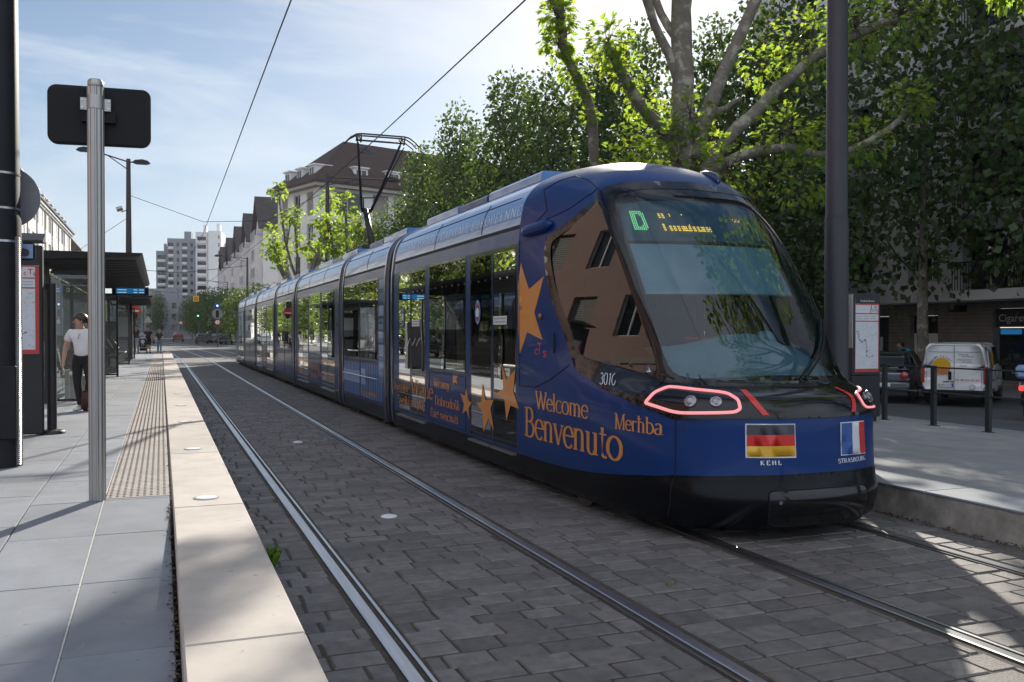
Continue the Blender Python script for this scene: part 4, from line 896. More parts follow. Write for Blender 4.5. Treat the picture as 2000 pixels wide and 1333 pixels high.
# lamp posts / masts in the distance
def lamp_mast(label, x, y, h, arms, r0=.13, cam_=False, cat='lamp post'):
    t = thing('street_lamp', label, cat, (x, y, 0)); b = MB(); b.tube([(0,0,0),(0,0,h*.45),(0,0,h)], [r0, r0*.9, r0*.62], 14); b.build('shaft', M['mast'], t, smooth=True, angle=50)
    for (l, rise) in arms:
        b = MB(); s = 1 if l > 0 else -1
        b.tube([(0,0,h-.15),(l,0,h-.15+rise)], .035, 8)
        if abs(l) > 1: b.tube([(0,0,h-.55),(l*.6,0,h-.15+rise*.6)], .025, 8)
        b.build('arm', M['mast'], t)
        b = MB(); c = (l, 0, h-.15+rise); b.add([], []); 
        pr = [(-.42,0),(-.30,.11),(.05,.16),(.30,.10),(.42,-.02),(.25,-.08),(-.25,-.08)]
        b.prism(pr, lambda px, pz: (c[0]+s*.35+px*s, -.13, c[2]+pz), lambda px, pz: (c[0]+s*.35+px*s, .13, c[2]+pz)); b.build('lamp_head', M['charcoal'], t)
    if cam_:
        b = MB(); b.tube([(-.1,-.1,h*.75),(-.35,-.1,h*.74)], .03, 6); b.cyl((-.55,-.1,h*.75),(-.28,-.1,h*.76),.12,10); b.build('camera_head', M['alu'], t)
    return t
lamp_mast('dark street lamp with two heads standing behind the tram shelters on the left', -1.5, 49.5, 10.3, [(-1.6, .45), (.25, 0)], .17, True)
lamp_mast('dark mast with a long lamp arm behind the tram, left of the pantograph', 8.0, 47.2, 9.75, [(3.0, .05)], .15)
lamp_mast('slim dark mast in front of the gabled houses at the tail of the tram', 8.6, 101, 9.6, [(-2.6, .2)], .15)
lamp_mast('street lamp reaching out from the left pavement above the shelter roof', -9.5, 92, 8.6, [(2.2, .1)], .10)
lamp_mast('thin pale street lamp at the far end of the street left of the tower', -2.5, 150, 8.0, [(-1.2, .1)], .09)
lamp_mast('thin street lamp with an arm over the road before the gabled houses', 9.6, 148, 9.4, [(-3.5, .3)], .11)
# overhead wires
def wire(name, label, pts, r=.011):
    b = MB(); b.tube(pts, r, 6); return tag(b.build(name, M['black']), label, 'wire', 'overhead wires')
wire('contact_wire', 'overhead contact wire above the empty left track, crossing the open sky', [(1.72,-12,6.5),(1.78,15,6.48),(1.95,48,6.5),(1.5,86,6.5),(.3,125,6.5)], .012)
wire('contact_wire', 'overhead contact wire above the tram, touching the pantograph', [(4.85,-12,6.55),(4.85,8,6.42),(4.80,21.05,6.268),(4.95,49,6.45),(4.5,86,6.5),(3.3,125,6.5)], .012)
wire('span_wire', 'thin span wire from the left lamp post to the mast behind the tram', [(-1.5,49.5,8.5),(2.0,48.5,7.2),(5.0,47.8,7.3),(8.0,47.2,8.9)], .014)
wire('span_wire', 'thick dark span wire across the street at the mast by the gabled houses', [(8.6,101,8.7),(2,101,7.8),(-9.5,101,8.3)], .03)
wire('span_wire', 'distant span wire in front of the tower block, over the road junction', [(9.6,148,8.7),(2,148,7.6),(-9.5,148,8.3)], .03)
wire('span_wire', 'lower span wire between the shelters and the far lamp on the left', [(-1.5,49.5,7.4),(-9.5,92,7.2)], .012)
# far signs and signals
def pole_sign(label, x, y, h, plates, cat='traffic sign'):
    t = thing('traffic_sign' if cat == 'traffic sign' else 'traffic_light', label, cat, (x, y, 0)); b = MB(); b.cyl((0,0,0),(0,0,h),.05,8); b.build('pole', M['mast'], t)
    for (kind, z, s, mm) in plates:
        b = MB()
        if kind == 'disc': b.prism([(s*math.cos(2*math.pi*k/24), s*math.sin(2*math.pi*k/24)) for k in range(24)], lambda px, pz: (px,-.10,z+pz), lambda px, pz: (px,-.06,z+pz)); b.build('disc', mm, t)
        elif kind == 'ring':
            b.prism([(s*math.cos(2*math.pi*k/24), s*math.sin(2*math.pi*k/24)) for k in range(24)], lambda px, pz: (px,-.10,z+pz), lambda px, pz: (px,-.06,z+pz)); d = b.build('disc', M['red'], t)
            b = MB(); b.prism([(s*.72*math.cos(2*math.pi*k/24), s*.72*math.sin(2*math.pi*k/24)) for k in range(24)], lambda px, pz: (px,-.108,z+pz), lambda px, pz: (px,-.102,z+pz)); b.build('face', M['white'], d)
            b = MB(); b.box(-.03,.03,-.114,-.109,z-s*.4,z+s*.4); b.build('symbol', M['ink'], d)
        elif kind == 'bar': b.box(-s, s, -.112, -.104, z-.05, z+.05); b.build('bar', mm, t)
        elif kind == 'box': b.rbox(-.16,.16,-.16,.1,z-s,z+s,.03); b.build('housing', mm, t)
        elif kind == 'lamp': b.cyl((0,-.20,z),(0,-.165,z),s,14); b.build('lamp', mm, t)
        elif kind == 'plate': b.box(-s*.7, s*.7, -.10, -.06, z-s, z+s); b.build('plate', mm, t)
        elif kind == 'tri': b.prism([(-s,-s*.6),(s,-s*.6),(0,s)], lambda px, pz: (px,-.10,z+pz), lambda px, pz: (px,-.06,z+pz)); b.build('triangle', mm, t)
pole_sign('round red no entry sign on a pole beyond the shelters on the left', -1.75, 71, 4.0, [('disc',3.15,.38,M['red']), ('bar',3.15,.24,M['white']), ('box',3.85,.30,M['black']), ('box',2.85,.2,M['black'])])
pole_sign('signal pole with a round blue sign and red ringed sign by the tram tail', 5.75, 105, 4.9, [('disc',4.5,.33,M['blue_sign']), ('lamp',4.5,.10,M['wlamp']), ('box',3.6,.38,M['black']), ('disc',3.62,.55,M['greyr']), ('ring',2.7,.30,None)], 'traffic light')
pole_sign('dark pole with a lit green light in the road far down the street', 4.2, 118, 4.2, [('box',3.7,.4,M['black']), ('lamp',3.6,.11,M['go'])], 'traffic light')
pole_sign('small triangular sign on a thin pole far down the street', -1.2, 95, 3.4, [('tri',2.8,.42,M['trim'])])
pole_sign('red ringed round sign far down the street before the tower block', 3.2, 170, 3.8, [('ring',3.2,.33,None)])
pole_sign('white square board on a post among the parked cars far right', 7.4, 150, 4.6, [('plate',3.4,.9,M['frame_w'])])
t = thing('hanging_sign', 'small yellow square sign hanging from the span wires before the tower block', 'sign', (5.0, 148, 6.7)); b = MB(); b.rbox(-.42,.42,0,.06,-.45,.45,.02); pl = b.build('plate', M['yellow'], t); b = MB(); b.box(-.22,-.06,-.01,-.002,-.3,.3); b.box(.06,.22,-.01,-.002,-.3,.3); b.build('mark', M['shutter'], pl)
b = MB(); b.cyl((-.3,.03,.55),(-.3,.03,1.1),.015,6); b.cyl((.3,.03,.55),(.3,.03,1.1),.015,6); b.build('hanger', M['black'], t)
# ---------------------------------------------------------------- tram: nose surface

XC=4.83
ROWS=[
(0.10,[(0,5.95),(.42,5.99),(.74,6.15),(.93,6.38),(1.04,6.65),(1.10,7.15),(1.12,7.95),(1.13,9.25)]),
(0.16,[(0,5.86),(.43,5.91),(.77,6.09),(.96,6.33),(1.08,6.61),(1.145,7.12),(1.165,7.92),(1.17,9.25)]),
(0.36,[(0,5.80),(.45,5.855),(.80,6.05),(.985,6.31),(1.095,6.57),(1.18,7.1),(1.195,7.9),(1.195,9.25)]),
(0.50,[(0,5.85),(.45,5.90),(.80,6.09),(.99,6.34),(1.105,6.60),(1.18,7.1),(1.2,7.9),(1.2,9.25)]),
(0.75,[(0,5.87),(.45,5.925),(.80,6.11),(.99,6.35),(1.105,6.60),(1.18,7.1),(1.2,7.9),(1.2,9.25)]),
(1.00,[(0,5.89),(.45,5.94),(.80,6.12),(.99,6.36),(1.105,6.60),(1.18,7.1),(1.2,7.9),(1.2,9.25)]),
(1.12,[(0,5.95),(.44,6.0),(.78,6.17),(.97,6.40),(1.10,6.66),(1.17,7.13),(1.195,7.9),(1.2,9.25)]),
(1.19,[(0,6.12),(.43,6.17),(.75,6.32),(.93,6.5),(1.06,6.74),(1.15,7.18),(1.19,7.9),(1.2,9.25)]),
(1.24,[(0,6.28),(.43,6.33),(.72,6.44),(.89,6.56),(1.0,6.80),(1.12,7.25),(1.185,7.95),(1.2,9.25)]),
(1.55,[(0,6.50),(.44,6.55),(.73,6.65),(.905,6.78),(.94,7.0),(1.02,7.45),(1.13,8.1),(1.2,9.25)]),
(2.16,[(0,6.93),(.45,6.98),(.74,7.07),(.93,7.20),(.967,7.42),(1.04,7.85),(1.142,8.45),(1.2,9.25)]),
(2.60,[(0,7.27),(.45,7.32),(.74,7.40),(.925,7.53),(.96,7.72),(1.02,8.08),(1.11,8.58),(1.195,9.25)]),
(3.03,[(0,7.66),(.45,7.70),(.69,7.77),(.86,7.92),(.89,8.08),(.945,8.35),(1.02,8.7),(1.14,9.25)]),
(3.215,[(0,7.90),(.42,7.95),(.60,8.03),(.73,8.18),(.80,8.33),(.90,8.58),(.98,8.85),(1.04,9.25)]),
(3.36,[(0,8.20),(.3,8.24),(.45,8.32),(.55,8.44),(.62,8.55),(.70,8.72),(.78,8.94),(.84,9.25)]),
(3.46,[(0,8.55),(.18,8.58),(.28,8.63),(.35,8.70),(.40,8.78),(.46,8.90),(.52,9.05),(.58,9.25)]),
(3.51,[(0,8.9),(.09,8.92),(.14,8.95),(.18,8.99),(.21,9.03),(.24,9.09),(.27,9.16),(.30,9.25)]),
]
def _cr(p0,p1,p2,p3,t):
    return tuple(0.5*(2*b+(c-a)*t+(2*a-5*b+4*c-d)*t*t+(3*b-a-3*c+d)*t*t*t) for a,b,c,d in zip(p0,p1,p2,p3))
def rowpt(pts,s):
    s=min(max(s,0.0),7.0); i=min(int(s),6); t=s-i
    def g(k):
        if k<0: return (-pts[-k][0],pts[-k][1])
        if k>7: a=pts[7]; b=pts[6]; return (2*a[0]-b[0],2*a[1]-b[1])
        return pts[k]
    return _cr(g(i-1),g(i),g(i+1),g(i+2),t)
ZS=[r[0] for r in ROWS]
def _pchip(zs,ys,z):
    n=len(zs); z=min(max(z,zs[0]),zs[-1])
    k=0
    while k<n-2 and z>zs[k+1]: k+=1
    h=[zs[i+1]-zs[i] for i in range(n-1)]; d=[(ys[i+1]-ys[i])/h[i] for i in range(n-1)]
    def m(i):
        if i==0: return d[0]
        if i==n-1: return d[-1]
        if d[i-1]*d[i]<=0: return 0.0
        w1=2*h[i]+h[i-1]; w2=h[i]+2*h[i-1]
        return (w1+w2)/(w1/d[i-1]+w2/d[i])
    t=(z-zs[k])/h[k]; t2=t*t;t3=t2*t
    return (2*t3-3*t2+1)*ys[k]+(t3-2*t2+t)*h[k]*m(k)+(-2*t3+3*t2)*ys[k+1]+(t3-t2)*h[k]*m(k+1)
_sc = {}
def skin(s, z):
    """s > 0: flank towards the left platform; s from 0 (nose tip) to 7 (end of the cab)"""
    a = round(abs(s), 4)
    if a not in _sc: P = [rowpt(r[1], a) for r in ROWS]; _sc[a] = ([p[0] for p in P], [p[1] for p in P])
    x = _pchip(ZS, _sc[a][0], z); y = _pchip(ZS, _sc[a][1], z)
    return Vector((XC - x if s >= 0 else XC + x, y, z))
def skin_n(s, z):
    e = .02; z = min(max(z, .12), 3.48); du = skin(s+e, z) - skin(s-e, z); dz = skin(s, z+e) - skin(s, z-e)
    n = dz.cross(du); n = n.normalized() if n.length > 1e-9 else Vector((0,-1,0))
    return n if n.dot(skin(s, z) - Vector((XC, 9.6, 1.6))) > 0 else -n
def on_skin(s, z, off=0.0): return skin(s, z) + skin_n(s, z) * off
def _inside(p, poly):
    c = False; j = len(poly)-1
    for i in range(len(poly)):
        a, b = poly[i], poly[j]
        if (a[1] > p[1]) != (b[1] > p[1]) and p[0] < (b[0]-a[0])*(p[1]-a[1])/(b[1]-a[1]) + a[0]: c = not c
        j = i
    return c
def dens(poly, d):
    out = []
    for i, a in enumerate(poly):
        b = poly[(i+1) % len(poly)]; n = max(1, int(math.ceil(max(abs(b[0]-a[0])/d, abs(b[1]-a[1])/(d*.4)))))
        out += [(a[0]+(b[0]-a[0])*k/n, a[1]+(b[1]-a[1])*k/n) for k in range(n)]
    return out
def rnd_poly(poly, r=.5, n=4):
    """rounds the corners of a polygon given in (s, z)"""
    out = []; N = len(poly)
    for i in range(N):
        p, a, b = Vector(poly[i]), Vector(poly[i-1]), Vector(poly[(i+1) % N]); u, w = p.lerp(a, r*.5), p.lerp(b, r*.5)
        for k in range(n+1): t = k/n; q = u*(1-t)**2 + p*2*t*(1-t) + w*t*t; out.append((q.x, q.y))
    return out
def patch(name, outer, m, parent, off=0.0, holes=(), ds=.12, dz=.05, fn=None, smooth=True):
    """trims a piece of the nose surface to the outline (s, z) and links it as one mesh"""
    fn = fn or (lambda s, z: on_skin(s, z, off)); loops = [dens(outer, ds)] + [dens(h, ds) for h in holes]
    vs = []; es = []
    for lp in loops: b = len(vs); vs += lp; es += [(b+i, b+(i+1) % len(lp)) for i in range(len(lp))]
    s0, s1 = min(p[0] for p in outer), max(p[0] for p in outer); z0, z1 = min(p[1] for p in outer), max(p[1] for p in outer)
    ns, nz = max(1, int((s1-s0)/ds)), max(1, int((z1-z0)/dz))
    for i in range(1, ns):
        for j in range(1, nz):
            p = (s0+(s1-s0)*i/ns, z0+(z1-z0)*j/nz)
            if _inside(p, outer) and not any(_inside(p, h) for h in holes): vs.append(p)
    r = delaunay_2d_cdt([Vector(p) for p in vs], es, [], 0, 1e-5)
    V2, F = r[0], r[2]; fs = []
    for f in F:
        c = sum((V2[i] for i in f), Vector((0,0)))/len(f)
        if _inside(c, outer) and not any(_inside(c, h) for h in holes): fs.append(tuple(f))
    used = sorted({i for f in fs for i in f}); mp_ = {i: k for k, i in enumerate(used)}
    me = bpy.data.meshes.new(name); me.from_pydata([fn(V2[i].x, V2[i].y) for i in used], [], [tuple(mp_[i] for i in f) for f in fs]); me.materials.append(m)
    o = link(name, me, parent, smooth)
    me = o.data
    c = me.polygons[len(me.polygons)//2] if len(me.polygons) else None
    if c is not None and c.normal.dot(Vector(c.center) - Vector((XC, 9.6, 1.6))) < 0: me.flip_normals()
    return o
def mir(p): return [(-a, b) for a, b in reversed(p)]
def skin_text(name, txt, s0, s1, z0, h, m, parent, off=.004, plain=False, **k):
    """lettering that follows the nose: from s0 to s1 (reading left to right) at height z0"""
    N = 60; pts = [skin(s0+(s1-s0)*i/N, z0+h/2) for i in range(N+1)]; cum = [0.0]
    for a, b in zip(pts, pts[1:]): cum.append(cum[-1]+(b-a).length)
    def s_at(d):
        d = min(max(d, 0), cum[-1])
        for i in range(N):
            if d <= cum[i+1]: return s0+(s1-s0)*(i+(d-cum[i])/max(cum[i+1]-cum[i], 1e-9))/N
        return s1
    if plain: return put_sans(name, txt, lambda x, y: on_skin(s_at(x), z0+y, off), h, m, parent, width=cum[-1])
    return put_serif(name, txt, lambda x, y, l: on_skin(s_at(x), z0+y, off+l), h, cum[-1], m, parent, **k)
# ---------------------------------------------------------------- tram
tram = thing('tram', 'long dark blue tram with orange stars and greetings in many languages on its side', 'tram', (0, 0, 0))
SIDE = [(.10,1.13),(.16,1.17),(.36,1.195),(.50,1.2),(1.0,1.2),(1.6,1.2),(2.16,1.2),(2.6,1.195),(2.80,1.175),(3.03,1.14),(3.13,1.095),(3.215,1.04),(3.29,.95),(3.36,.84),(3.41,.72),(3.46,.58),(3.49,.44),(3.51,.30)]
ZSd, XSd = [p[0] for p in SIDE], [p[1] for p in SIDE]
_px = {}
def side_x(z):
    k = round(z, 4)
    if k not in _px: _px[k] = _pchip(ZSd, XSd, z)
    return _px[k]
def side_pt(sd, y, z, off=0.0):
    """sd = -1 left flank, +1 right flank"""
    e = .01; n = Vector((1, 0, -(side_x(min(z+e,3.51))-side_x(max(z-e,.1)))/(2*e))).normalized()
    x = side_x(z) + n.x*off; return Vector((XC + sd*x, y, z + n.z*off))
# ---- cab
SKZ = [(7,.345),(6.6,.345),(6.1,.36),(5.15,.42),(4.2,.48),(3,.52),(1.4,.55),(0,.555)]
skz = SKZ + [(-a, b) for a, b in reversed(SKZ[:-1])]
WS_OUT = [(2.86,3.06),(2,3.11),(0,3.145),(-2,3.11),(-2.86,3.06),(-2.97,2.5),(-3.0,1.9),(-3.04,1.285),(-2.6,1.235),(-1.6,1.215),(0,1.208),(1.6,1.215),(2.6,1.235),(3.04,1.285),(3.0,1.9),(2.97,2.5)]
WS_IN = rnd_poly([(2.50,2.985),(1.2,3.035),(0,3.055),(-1.2,3.035),(-2.50,2.985),(-2.68,2.5),(-2.76,1.9),(-2.86,1.32),(-1.6,1.262),(0,1.25),(1.6,1.262),(2.86,1.32),(2.76,1.9),(2.68,2.5)], .55, 3)
SW_OUT = [(2.95,3.04),(4.67,2.875),(6.08,2.66),(6.19,2.5),(6.07,1.82),(5.98,1.475),(5.84,1.31),(5.27,1.175),(4.36,1.073),(3.05,1.29),(2.97,1.5),(2.95,2.27),(2.92,2.9)]
SW_IN = rnd_poly([(3.36,2.93),(4.6,2.80),(5.92,2.60),(6.0,2.48),(5.82,1.82),(5.80,1.56),(5.68,1.42),(4.19,1.31),(3.45,1.34),(3.31,1.42),(3.26,2.2),(3.27,2.8)], .5, 3)
def shrink(poly, k):
    cx, cy = sum(p[0] for p in poly)/len(poly), sum(p[1] for p in poly)/len(poly); return [(cx+(p[0]-cx)*k, cy+(p[1]-cy)*k) for p in poly]
cab = patch('cab', skz + [(-7,3.51),(7,3.51)], M['tram_blue'], tram, 0, [shrink(WS_OUT, .975), shrink(SW_OUT, .965), mir(shrink(SW_OUT, .965))], ds=.10, dz=.032)
patch('skirt', [(7,.10),(-7,.10)] + list(reversed(skz)), M['tram_skirt'], cab, .0)
capv = [skin(7-14*i/60, 3.51) for i in range(61)]
b = MB(); b.add(capv, [tuple(range(61))]); b.build('roof_crown', M['tram_blue'], cab)
patch('screen_surround', WS_OUT, M['tram_black'], cab, .005, [WS_IN])
patch('windscreen', shrink(WS_IN, 1.006), M['glass_ws'], cab, .002)
def _fit():
    # the side pane is a smooth, barely curved sheet: least-squares quadric x(y, z) through the nose surface
    A = [[0.0]*6 for _ in range(6)]; B = [0.0]*6
    for i in range(24):
        for j in range(20):
            s, z = 3.3+2.7*i/23, 1.3+1.65*j/19
            if not _inside((s, z), SW_OUT): continue
            p = on_skin(s, z, .003); y, zz = p.y-8, z-2; ph = (1, y, zz, y*y*.3, zz*zz*.3, y*zz*.3)
            for a in range(6):
                B[a] += ph[a]*p.x
                for c in range(6): A[a][c] += ph[a]*ph[c]
    for a in range(6):
        for c in range(6): A[a][c] += (1e-9 if a == c else 0)
    n = 6
    for a in range(n):
        pv = A[a][a]
        for c in range(a, n): A[a][c] /= pv
        B[a] /= pv
        for r_ in range(n):
            if r_ != a:
                f = A[r_][a]
                for c in range(a, n): A[r_][c] -= f*A[a][c]
                B[r_] -= f*B[a]
    return B
QF = _fit()
def flat_side(s, z):
    p = skin(s, z); y, zz = p.y-8, z-2; x = QF[0]+QF[1]*y+QF[2]*zz+.3*(QF[3]*y*y+QF[4]*zz*zz+QF[5]*y*zz)
    return Vector((x if s > 0 else 2*XC-x, p.y, z))
for mm in (lambda p: p, mir):
    patch('window_surround', mm(SW_OUT), M['tram_black'], cab, .006, [mm(SW_IN)]); patch('side_window', shrink(mm(SW_IN), 1.006), M['glass_cab'], cab, fn=flat_side)
HOOD = [(4.40,1.072),(3.22,1.287),(3.04,1.289),(2.6,1.239),(1.6,1.219),(0,1.212)]
LOW = [(0,.985),(1.5,.988),(2.97,.965)]
hood = patch('nose_band', HOOD + mir(HOOD[:-1]) + [(-a, b_) for a, b_ in reversed(LOW)] + LOW[1:], M['tram_black'], cab, .011, ds=.07, dz=.02)
for sg in (1, -1):
    hl = MB(); ring = rnd_poly([(3.95,1.082),(3.58,1.16),(3.1,1.205 if sg > 0 else 1.165),(2.75,1.203 if sg > 0 else 1.165),(1.52,1.172 if sg > 0 else 1.15),(1.40,1.12),(1.40,1.06),(1.52,1.035),(2.76,1.02),(3.05,1.028),(3.80,1.07)], .5, 3)
    ring = dens(ring, .15); P = [on_skin(sg*s, z, .016) for s, z in ring]; hl.tube(P+[P[0], P[1]], .0135 if sg > 0 else .010, 8, cap=False); head = hl.build('headlight', M['lamp_pink'], cab, smooth=True)
    for s, z, r_ in ((2.48,1.108,.046),(1.86,1.108,.042)):
        c, n = on_skin(sg*s, z, .011), skin_n(sg*s, z); b = MB(); b.tube([c, c+n*.014, c+n*.016], [r_*1.15, r_*1.1, r_*.8], 20); b.tube([c+n*.0165, c+n*.024], [r_*.75, r_*.5], 16); b.build('lamp_lens', M['lens'], head)
    ql = [(1.15,1.189),(1.195,1.149),(1.165,1.106),(1.09,1.061),(1.0,1.015)]; q = [(sg*a, z) for a, z in ql] + [(sg*(a-.135), z) for a, z in reversed(ql)]
    patch('red_marker', q, M['vred'], cab, .016, ds=.05, dz=.015)
    # roof pod behind the side window and the amber side lamp
    b = MB(); pr = []
    for k in range(11):
        t_ = k/10; pr.append((t_, math.sqrt(max(0, 1-(2*t_-1)**4))))
    pts = [on_skin(sg*(6.86-.95*a), 2.735+.035*a, .015) for a, w in pr]; b.tube(pts, [.064*w+.004 for a, w in pr], 14, squash=1.0); b.build('roof_pod', M['tram_blue'], cab, smooth=True)
    c, n = on_skin(sg*6.448, 1.83), skin_n(sg*6.448, 1.83); b = MB(); b.tube([c, c+n*.02, c+n*.03], [.032,.03,.012], 14); b.build('side_lamp', mat('amber_lens', (.30,.10,.02), .25, coat=.5), cab, smooth=True)
    b = MB()
    for poly in ([(6.965,2.66),(6.962,1.8),(6.965,1.08),(6.66,1.09),(6.52,1.14),(6.2,1.262),(5.99,1.345)], [(2.942,.965),(2.957,.72),(3.003,.514),(3.21,.388),(3.338,.17)], [(3.04,3.03),(3.2,3.07),(3.47,3.1),(4.1,3.21),(4.81,3.285),(5.6,3.25),(6.35,3.18)], [(6.35,3.18),(6.2,2.94),(6.53,2.81),(6.9,2.80)], [(6.53,2.81),(5.2,2.92),(4.4,3.0),(3.3,3.06)]):
        d = []
        for (a1, z1), (a2, z2) in zip(poly, poly[1:]):
            for k in range(4): d.append((a1+(a2-a1)*k/4, z1+(z2-z1)*k/4))
        d.append(poly[-1]); b.tube([on_skin(sg*s, z, .0005) for s, z in d], .0055, 5); b.build('panel_seam', M['black'], cab); b = MB()
    b.tube([on_skin(sg*6.225,1.66,.001), on_skin(sg*6.285,1.457,.001)], .012, 6)
    b.build('recessed_handle', M['black'], cab)
    for s, z in ((5.2,2.97),(6.75,2.65),(3.3,3.09),(6.75,1.2),(6.75,1.9),(5.6,1.22),(2.62,.9),(6.15,1.5)):
        c, n = on_skin(sg*s, z), skin_n(sg*s, z); b = MB(); b.tube([c, c+n*.003], .010, 10); b.build('rivet', M['tram_navy'], cab)
b = MB(); cv = rnd_poly([(.99,.15),(.985,.41),(.90,.432),(-1.05,.43),(-1.2,.40),(-1.3,.15)], .35, 3)
patch('coupler_cover', cv, M['tram_black'], cab, .007)
b = MB(); dd = dens(cv, .1); b.tube([on_skin(s, z, .004) for s, z in dd+[dd[0]]], .006, 5); b.build('cover_seam', M['black'], cab)
c, n = on_skin(.78,.345,.008), skin_n(.78,.345); b = MB(); b.tube([c, c+n*.003], .016, 14); b.build('cover_lock', M['lens'], cab)
# camera bulge on the roof edge
b = MB(); pts = [on_skin(-1.0-.15*k, 3.17+.028*k, .012) for k in range(7)]; b.tube(pts, [.004,.030,.044,.048,.044,.03,.004], 12); b.build('roof_camera', M['tram_navy'], cab, smooth=True)
# lettering, flags, stars on the nose
skin_text('lettering', 'Welcome', 6.64, 5.56, .875, .182, M['orange'], cab, T=.12, space=-.03)
skin_text('lettering', 'Benvenuto', 6.86, 4.66, .562, .305, M['orange'], cab, T=.13, space=-.03)
skin_text('lettering', 'Merħba', 4.88, 3.38, .834, .136, M['orange'], cab, T=.13, space=-.03)
skin_text('lettering', '3010', 5.24, 4.80, 1.195, .098, M['white_vinyl'], cab, off=.013, T=.09, t=.05, slant=.22, serifs=False)
skin_text('lettering', 'K E H L', 1.068, .672, .630, .034, M['white_vinyl'], cab, T=.22, t=.10)
skin_text('lettering', 'STRASBOURG', -.497, -1.36, .615, .034, M['white_vinyl'], cab, T=.19, t=.09, space=.03)
lg = MB()
for txt, s0, s1, z0, h in (('c', 6.655, 6.585, 1.43, .095), ('T', 6.60, 6.515, 1.44, .115), ('s', 6.50, 6.42, 1.41, .095)):
    vs, fs, w = sans(txt); lg.add([on_skin(s0+(s1-s0)*x/w, z0+y*h, .004) for x, y in vs], fs)
lg.build('logo', M['vred'], cab)
STAR = [(6.90,2.42),(6.663,2.121),(6.21,2.24),(6.585,1.875),(6.484,1.584),(6.79,1.666),(6.955,1.427),(6.985,1.70),(6.99,2.2)]
patch('star', STAR, M['orange'], cab, .003)
fl = patch('german_flag', [(1.325,.952),(.385,.946),(.388,.680),(1.335,.687)], M['white_vinyl'], cab, .004)
for z0, z1, mm in ((.862,.942,M['ink']), (.775,.862,M['vred']), (.694,.775,M['vyellow'])): patch('stripe', [(1.30,z1+.002),(.402,z1-.002),(.405,z0-.002),(1.31,z0+.002)], mm, fl, .0065)
fl = patch('french_flag', [(-.590,.940),(-1.36,.936),(-1.385,.664),(-.572,.674)], M['white_vinyl'], cab, .004)
patch('stripe', [(-.610,.932),(-.90,.931),(-.895,.678),(-.592,.682)], M['mid_vinyl'], fl, .0065); patch('stripe', [(-1.14,.93),(-1.345,.929),(-1.37,.672),(-1.15,.676)], M['vred'], fl, .0065)
# wipers
wp = MB()
for k, (s0, z0, s1, z1) in enumerate(((-.32,1.222,-2.60,1.80),(-.46,1.222,-2.62,1.76))):
    wp.tube([on_skin(s0+(s1-s0)*t_/8, z0+(z1-z0)*t_/8, .03+.012*k) for t_ in range(9)], .011, 6)
wp.tube([on_skin(-2.2-.10*k, 1.35+.085*k, .018) for k in range(9)], .012, 6); wp.build('wiper', M['black'], cab)
b = MB(); pts = [on_skin(.45-.17*k, 1.214-.001*k, .006) for k in range(8)]; b.tube(pts, [.006,.018,.026,.028,.028,.026,.018,.006], 8); b.build('wiper_well', M['black'], cab)
# inside the cab
b = MB(); b.box(XC-1.05,XC+1.05,7.2,9.25,.36,.40); b.box(XC-1.0,XC+1.0,9.16,9.2,.4,3.2); b.box(XC-.45,XC+.9,9.1,9.155,.4,2.3); b.build('cab_back_wall', M['interior_d'], cab)
b = MB(); n = 16; gr = [(1.30,.07),(1.36,.16),(1.42,.30),(1.50,.46),(1.56,.62),(1.55,.82),(1.38,.95),(1.0,1.0)]
vs = []
for i in range(n+1):
    u = -2.75 + 5.5*i/n
    for (z, back) in gr:
        p = skin(u, 1.30); hump = .10*math.exp(-((u+.35)/1.0)**2) if .2 < back < .9 else 0
        vs.append((XC + (p.x-XC)*(1-.10*back), p.y + back, z + hump - .03*abs(u)/2.75))
m_ = len(gr); b.add(vs, [(i*m_+k, i*m_+k+1, (i+1)*m_+k+1, (i+1)*m_+k) for i in range(n) for k in range(m_-1)]); dsh = b.build('dashboard', M['dash'], cab, smooth=True)
b = MB(); b.rbox(XC-.32,XC+.18,7.26,7.30,1.585,1.62,.01); b.build('red_strip', M['vred'], dsh)
b = MB(); b.tube([(XC+.25,6.95,1.33),(XC+.70,7.02,1.36)], .015, 6); b.build('reflection_strip', M['refl_glow'], dsh)  # glowing tube imitates a bright reflection low in the windscreen
bl = [(2.42,2.56),(1.2,2.565),(-1.2,2.565),(-2.42,2.56),(-2.52,2.07),(-1.2,2.085),(1.2,2.085),(2.52,2.07)]
fb = lambda s, z: on_skin(s, z, -.13)
o = patch('sun_blind', bl, M['blind'], cab, fn=fb); b = MB(); b.tube([on_skin(2.54-.4*k, 2.075+.012*math.sin(math.pi*k/12.7), -.13) for k in range(13)], .013, 6); b.build('blind_bar', M['alu'], o)
hd = patch('display_housing', [(2.42,2.96),(0,3.03),(-2.42,2.96),(-2.46,2.57),(0,2.58),(2.46,2.57)], M['interior_d'], cab, fn=lambda s, z: on_skin(s, z, -.10))
b = MB()
def led(mb_, s, z, r_): c = on_skin(s, z, -.085); mb_.add([on_skin(s-r_*1.6, z-r_, -.085), on_skin(s+r_*1.6, z-r_, -.085), on_skin(s+r_*1.6, z+r_, -.085), on_skin(s-r_*1.6, z+r_, -.085)], [(0,1,2,3)])
DG = ["11111110", "11111111", "11100111", "11100011", "11100011", "11100011", "11100011", "11100011", "11100111", "11111111", "11111110"]
for r_, row in enumerate(DG):
    for c_, ch in enumerate(row):
        if ch == '1': led(b, 1.98-c_*.072, 2.862-r_*.0185, .0068)
b.build('line_display', M['led_g'], hd)
